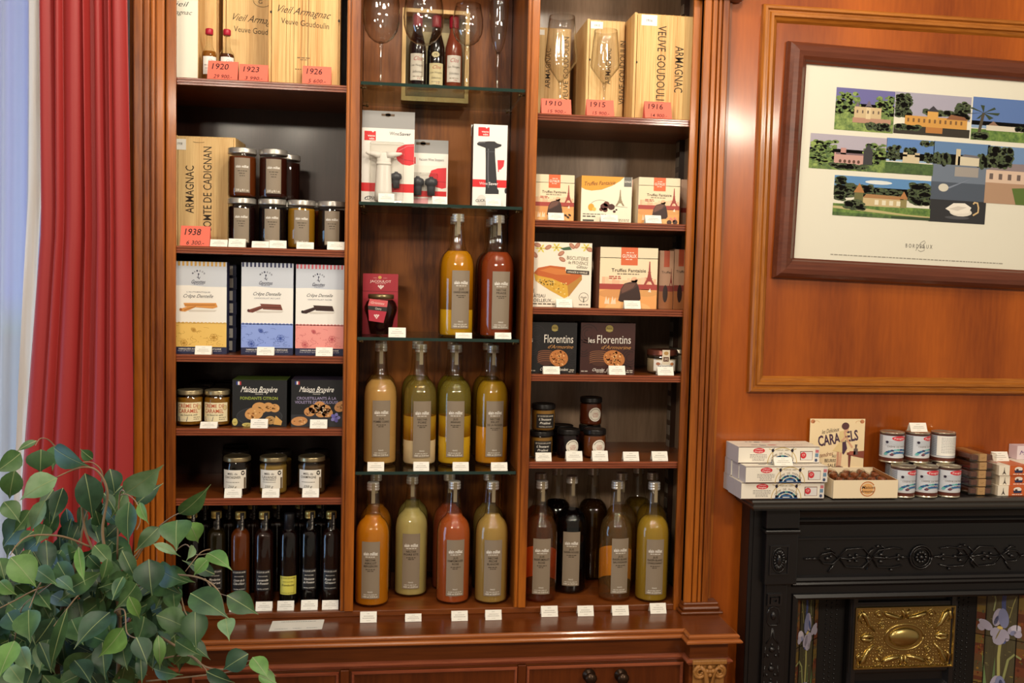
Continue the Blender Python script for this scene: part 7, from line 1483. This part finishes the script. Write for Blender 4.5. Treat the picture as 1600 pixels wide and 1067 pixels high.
for i, (dx, dy) in enumerate(pos):
    t = empty('wrapped_caramel', (tr.location.x + dx, tr.location.y + dy, MZ + .0425 + (.004 if dy > .04 else 0)), 'brown caramel in clear wrapper, %s of the tray' % CPOS[i], 'caramel', 'wrapped caramels', r.uniform(0, 3.1))
    t.rotation_euler = (r.uniform(-.2, .2), r.uniform(-.2, .2), 1.57 + r.uniform(-.35, .35))
    b = MB().box(-.0088, .0088, -.0075, .0075, -.0065, .0065, CM, bev=.003); part('caramel', b, t, False)
    b = MB(); rr = [(.001, -.0155), (.007, -.0145), (.0035, -.0118), (.0095, -.0095), (.0112, 0), (.0095, .0095), (.0035, .0118), (.007, .0145), (.001, .0155)]
    b.lathe(rr, WRP, 12, Matrix.Rotation(math.pi / 2, 4, 'Y')); part('wrapper', b, t, False)
# cans of chestnut cream
GT = mat('d6cfba', .28, .9); BRN = mat('5a2c20', .35)
def can_art(back):
    def f(a):
        w, h = a.w, a.h; a.rect(0, 0, w, h, 'aeb4c0', 0); a.rect(0, 0, w, h * .06, '4a2a24', 1); a.rect(0, h * .84, w, h * .86, 'e8e4dc', 1); a.rect(0, h * .88, w, h, '5a2c20', 1)
        for k in range(22): y = h * (.10 + .033 * k); a.rect(0, y, w * .36 if not back else w * .42, y + h * .010, '5c626e', 1)
        if back: a.rect(w * .42, h * .07, w * .98, h * .80, 'eceae4', 2); [a.scrib(w * .48, w * .92, h * (.14 + .06 * k), h * .018, '8a8e94', 3) for k in range(10)]; return
        cx = w * .60; a.rect(w * .36, h * .07, w * .98, h * .83, 'ccd1da', 1.5); a.ell(cx, h * .15, w * .11, h * .09, 'd03c48', 4); a.text('Faugier', cx, h * .15, w * .16, h * .06, 'f4dcd8', 5, b=.02)
        for y in (.26, .31, .36, .41): a.rect(w * .40, h * y, w * .80, h * (y + .012), '8a8f98', 2)
        a.text('CRÈME DE MARRONS', cx, h * .46, w * .34, h * .05, '6a5a50', 4)
        for k in range(14): t = math.radians(8 + k * 12.6); a.ell(cx + w * .19 * math.cos(t), h * .79 - h * .22 * math.sin(t), w * .026, h * .035, ['3c7a9a', '2c4a8a', '5ca8a0', '7ab8c0', '38406a'][k % 5], 5, 9)
        for k in range(9): t = math.radians(15 + k * 18.7); a.ell(cx + w * .11 * math.cos(t), h * .79 - h * .12 * math.sin(t), w * .026, h * .04, ['5a3a4c', '2c5a8a', '4a9a94', '8a5a6a'][k % 4], 5, 9)
        a.rect(cx - w * .08, h * .66, cx + w * .08, h * .71, '3a6aa0', 6)
        for x in (-.17, .17): a.ell(cx + w * x, h * .30, w * .02, h * .05, '2c2436', 5, 9)
    return f
RCn, HCn = .0292, .0775
def can(px, pym, Y, up, lb, back=False, turn=.0):
    x = px if px < 10 else P(px, pym, Y).x; t = empty('chestnut_can', (x, Y, MZ + .0005 + up * (HCn + .0004)), lb, 'can', 'chestnut cream cans')
    def body():
        b = MB(); b.lathe([(.0262, .0015), (RCn + .0008, 0), (RCn + .0012, .0014), (RCn, .003), (RCn, HCn - .003), (RCn + .0012, HCn - .0015), (RCn + .0008, HCn), (.0272, HCn - .0012), (.0262, HCn - .003), (0, HCn - .003)], GT, 30); return b
    link('tin_body', shared(('tin_body', 'can'), body), t)
    b = MB(); a = Art(b, round_face(RCn + .0004, .0042, turn), 200, 72, .185, HCn - .0084, RCn + .0004, rough=.35); can_art(back)(a); link('paper_label', b.mesh('paper_label'), t)
PKL = max(P(1513.5, 750, -.107).x, TRX + .0010 + 3 * .0612 + .0008)
for px, pym, Y, up, lb, bk_, tn in ((TRX + .0314, 754, -.103, 0, 'chestnut cream can at the front left of the bottom row, touching the caramel tray', 0, -.10), (TRX + .0314 + .0612, 754, -.103, 0, 'chestnut cream can in the middle of the bottom front row', 0, -.40), (TRX + .0314 + .1224, 754, -.103, 0, 'chestnut cream can at the right end of the bottom front row', 0, -.35),
    (PKL - .0316 - .1224, 745, -.0365, 0, 'chestnut cream can at the back left under the raised ones', 0, -.3), (PKL - .0316 - .0612, 745, -.0365, 0, 'chestnut cream can back middle, under the raised ones', 0, -.3), (PKL - .0316, 745, -.0365, 0, 'chestnut cream can back right, under the raised ones', 0, -.3),
    (1393, 702, -.050, 1, 'raised chestnut cream can at the left of the upper row', 0, -.45), (1433, 702, -.052, 1, 'raised chestnut cream can in the middle of the upper row, under the price card', 0, .0), (1473, 702, -.050, 1, 'raised chestnut cream can turned to its white back, right of the upper row', 1, -.55)):
    can(px, pym, Y, up, lb, bk_, tn)
card(1423, 1449, 672, 685, MZ + 2 * (HCn + .0004) + .0008, 'white price card standing on the raised middle can', Y=-.068)
# caramel biscuit packs in clear plastic
PL = glass('clear_pack', 'fbf8f4', 'e6e0d6', .08, 2.1); CH = mat('5c2c18', .4, 0, .4, .2); TAN = mat('c8a068', .6)
hp = .0212; x0 = PKL + .0006; x1 = x0 + .0735; Wp = x1 - x0; PKR = x1 + .0022; Dp = .104
ORD = ('at the bottom of the stack', 'second from the bottom', 'in the middle of the stack', 'second from the top', 'at the top of the stack')
for k in range(5):
    t = empty('toffee_pack', ((x0 + x1) / 2 + .0012 * (k % 2), -.107, MZ + .0006 + k * (hp + .0003)), 'clear pack of brown toffee bars with tan band, %s' % ORD[k], 'sweets pack', 'toffee packs')
    b = MB(); b.box(-Wp / 2 + .0085, -.0115, .004, Dp - .004, .0035, hp - .0045, CH, bev=.002); part('toffee_bar', b, t, False); b = MB().box(.0115, Wp / 2 - .0085, .004, Dp - .004, .0035, hp - .0045, CH, bev=.002); part('toffee_bar', b, t, False)
    b = MB().box(-.0098, .0098, .0012, Dp - .0012, .0012, hp - .0012, TAN); a = Art(b, flat_front(.0012), 20, 20, .02, hp - .002); a.line([(5, 9), (9, 11), (14, 8)], .8, '8a6a3c', 2); part('paper_band', b, t, False)
    b = MB().box(-Wp / 2, Wp / 2, 0, Dp, 0, hp, PL, bev=.0015); part('plastic_case', b, t, False)
# orange cartons with a white stripe, cut off by the frame
def bret(a):
    w, h = a.w, a.h; a.rect(0, 0, w, h, 'efe6d4', 1); a.rect(24, 0, 64, h, 'c8602c', 2); tower(a, 12, h * .2, h * .9, 9, '4a4038', 4); a.ell(44, h * .36, 9, h * .22, 'ece4da', 4); a.poly([(34, h * .5), (54, h * .5), (52, h * .74), (36, h * .74)], '2c3454', 5); a.ell(41, h * .44, 3, h * .1, '5a3a30', 5); a.scrib(32, 58, h * .88, h * .08, 'f0e0d0', 4); a.ell(82, h * .4, 7, h * .22, 'a84c30', 3)
for k, nm in enumerate(('bottom', 'middle', 'top')):
    o = carton('biscuit_carton', 1565 + 1.5 * (k % 2), 1634, 740, MZ + k * .0262 + .0001, -.113 + .004 * (k == 1), .100, 'efe6d4', bret, 'white and orange biscuit carton at the frame edge, %s of three' % nm, group='orange biscuit cartons', pyb=770, H=.0256, art_top=lambda a: (a.rect(24, 0, 64, a.h, 'd07040', 1), a.ell(12, a.h * .5, 8, a.h * .2, 'e8a8a0', 2)), side='d8c8b0')
for o in [q for q in bpy.data.objects if q.name.startswith('biscuit_carton')]: o.location.x += PKR - P(1565, 740, -.113).x
card(1552, 1577, 711, 724.5, MZ + 3 * .0262 + .0004, 'white price card on top of the orange biscuit cartons', Y=-.060)
carton('pink_carton', 1589, 1640, 700, MZ + 3 * .0262 + .0003, -.036, .034, 'dcc8d0', lambda a: (a.rect(0, 0, a.w, a.h, 'e4d4d8', 1), a.text('Maison', 40, a.h * .5, 60, a.h * .3, '6a4a8a', 3, sh=.4)), 'pale pink carton lying on the orange biscuit cartons', pyb=720, H=.036)
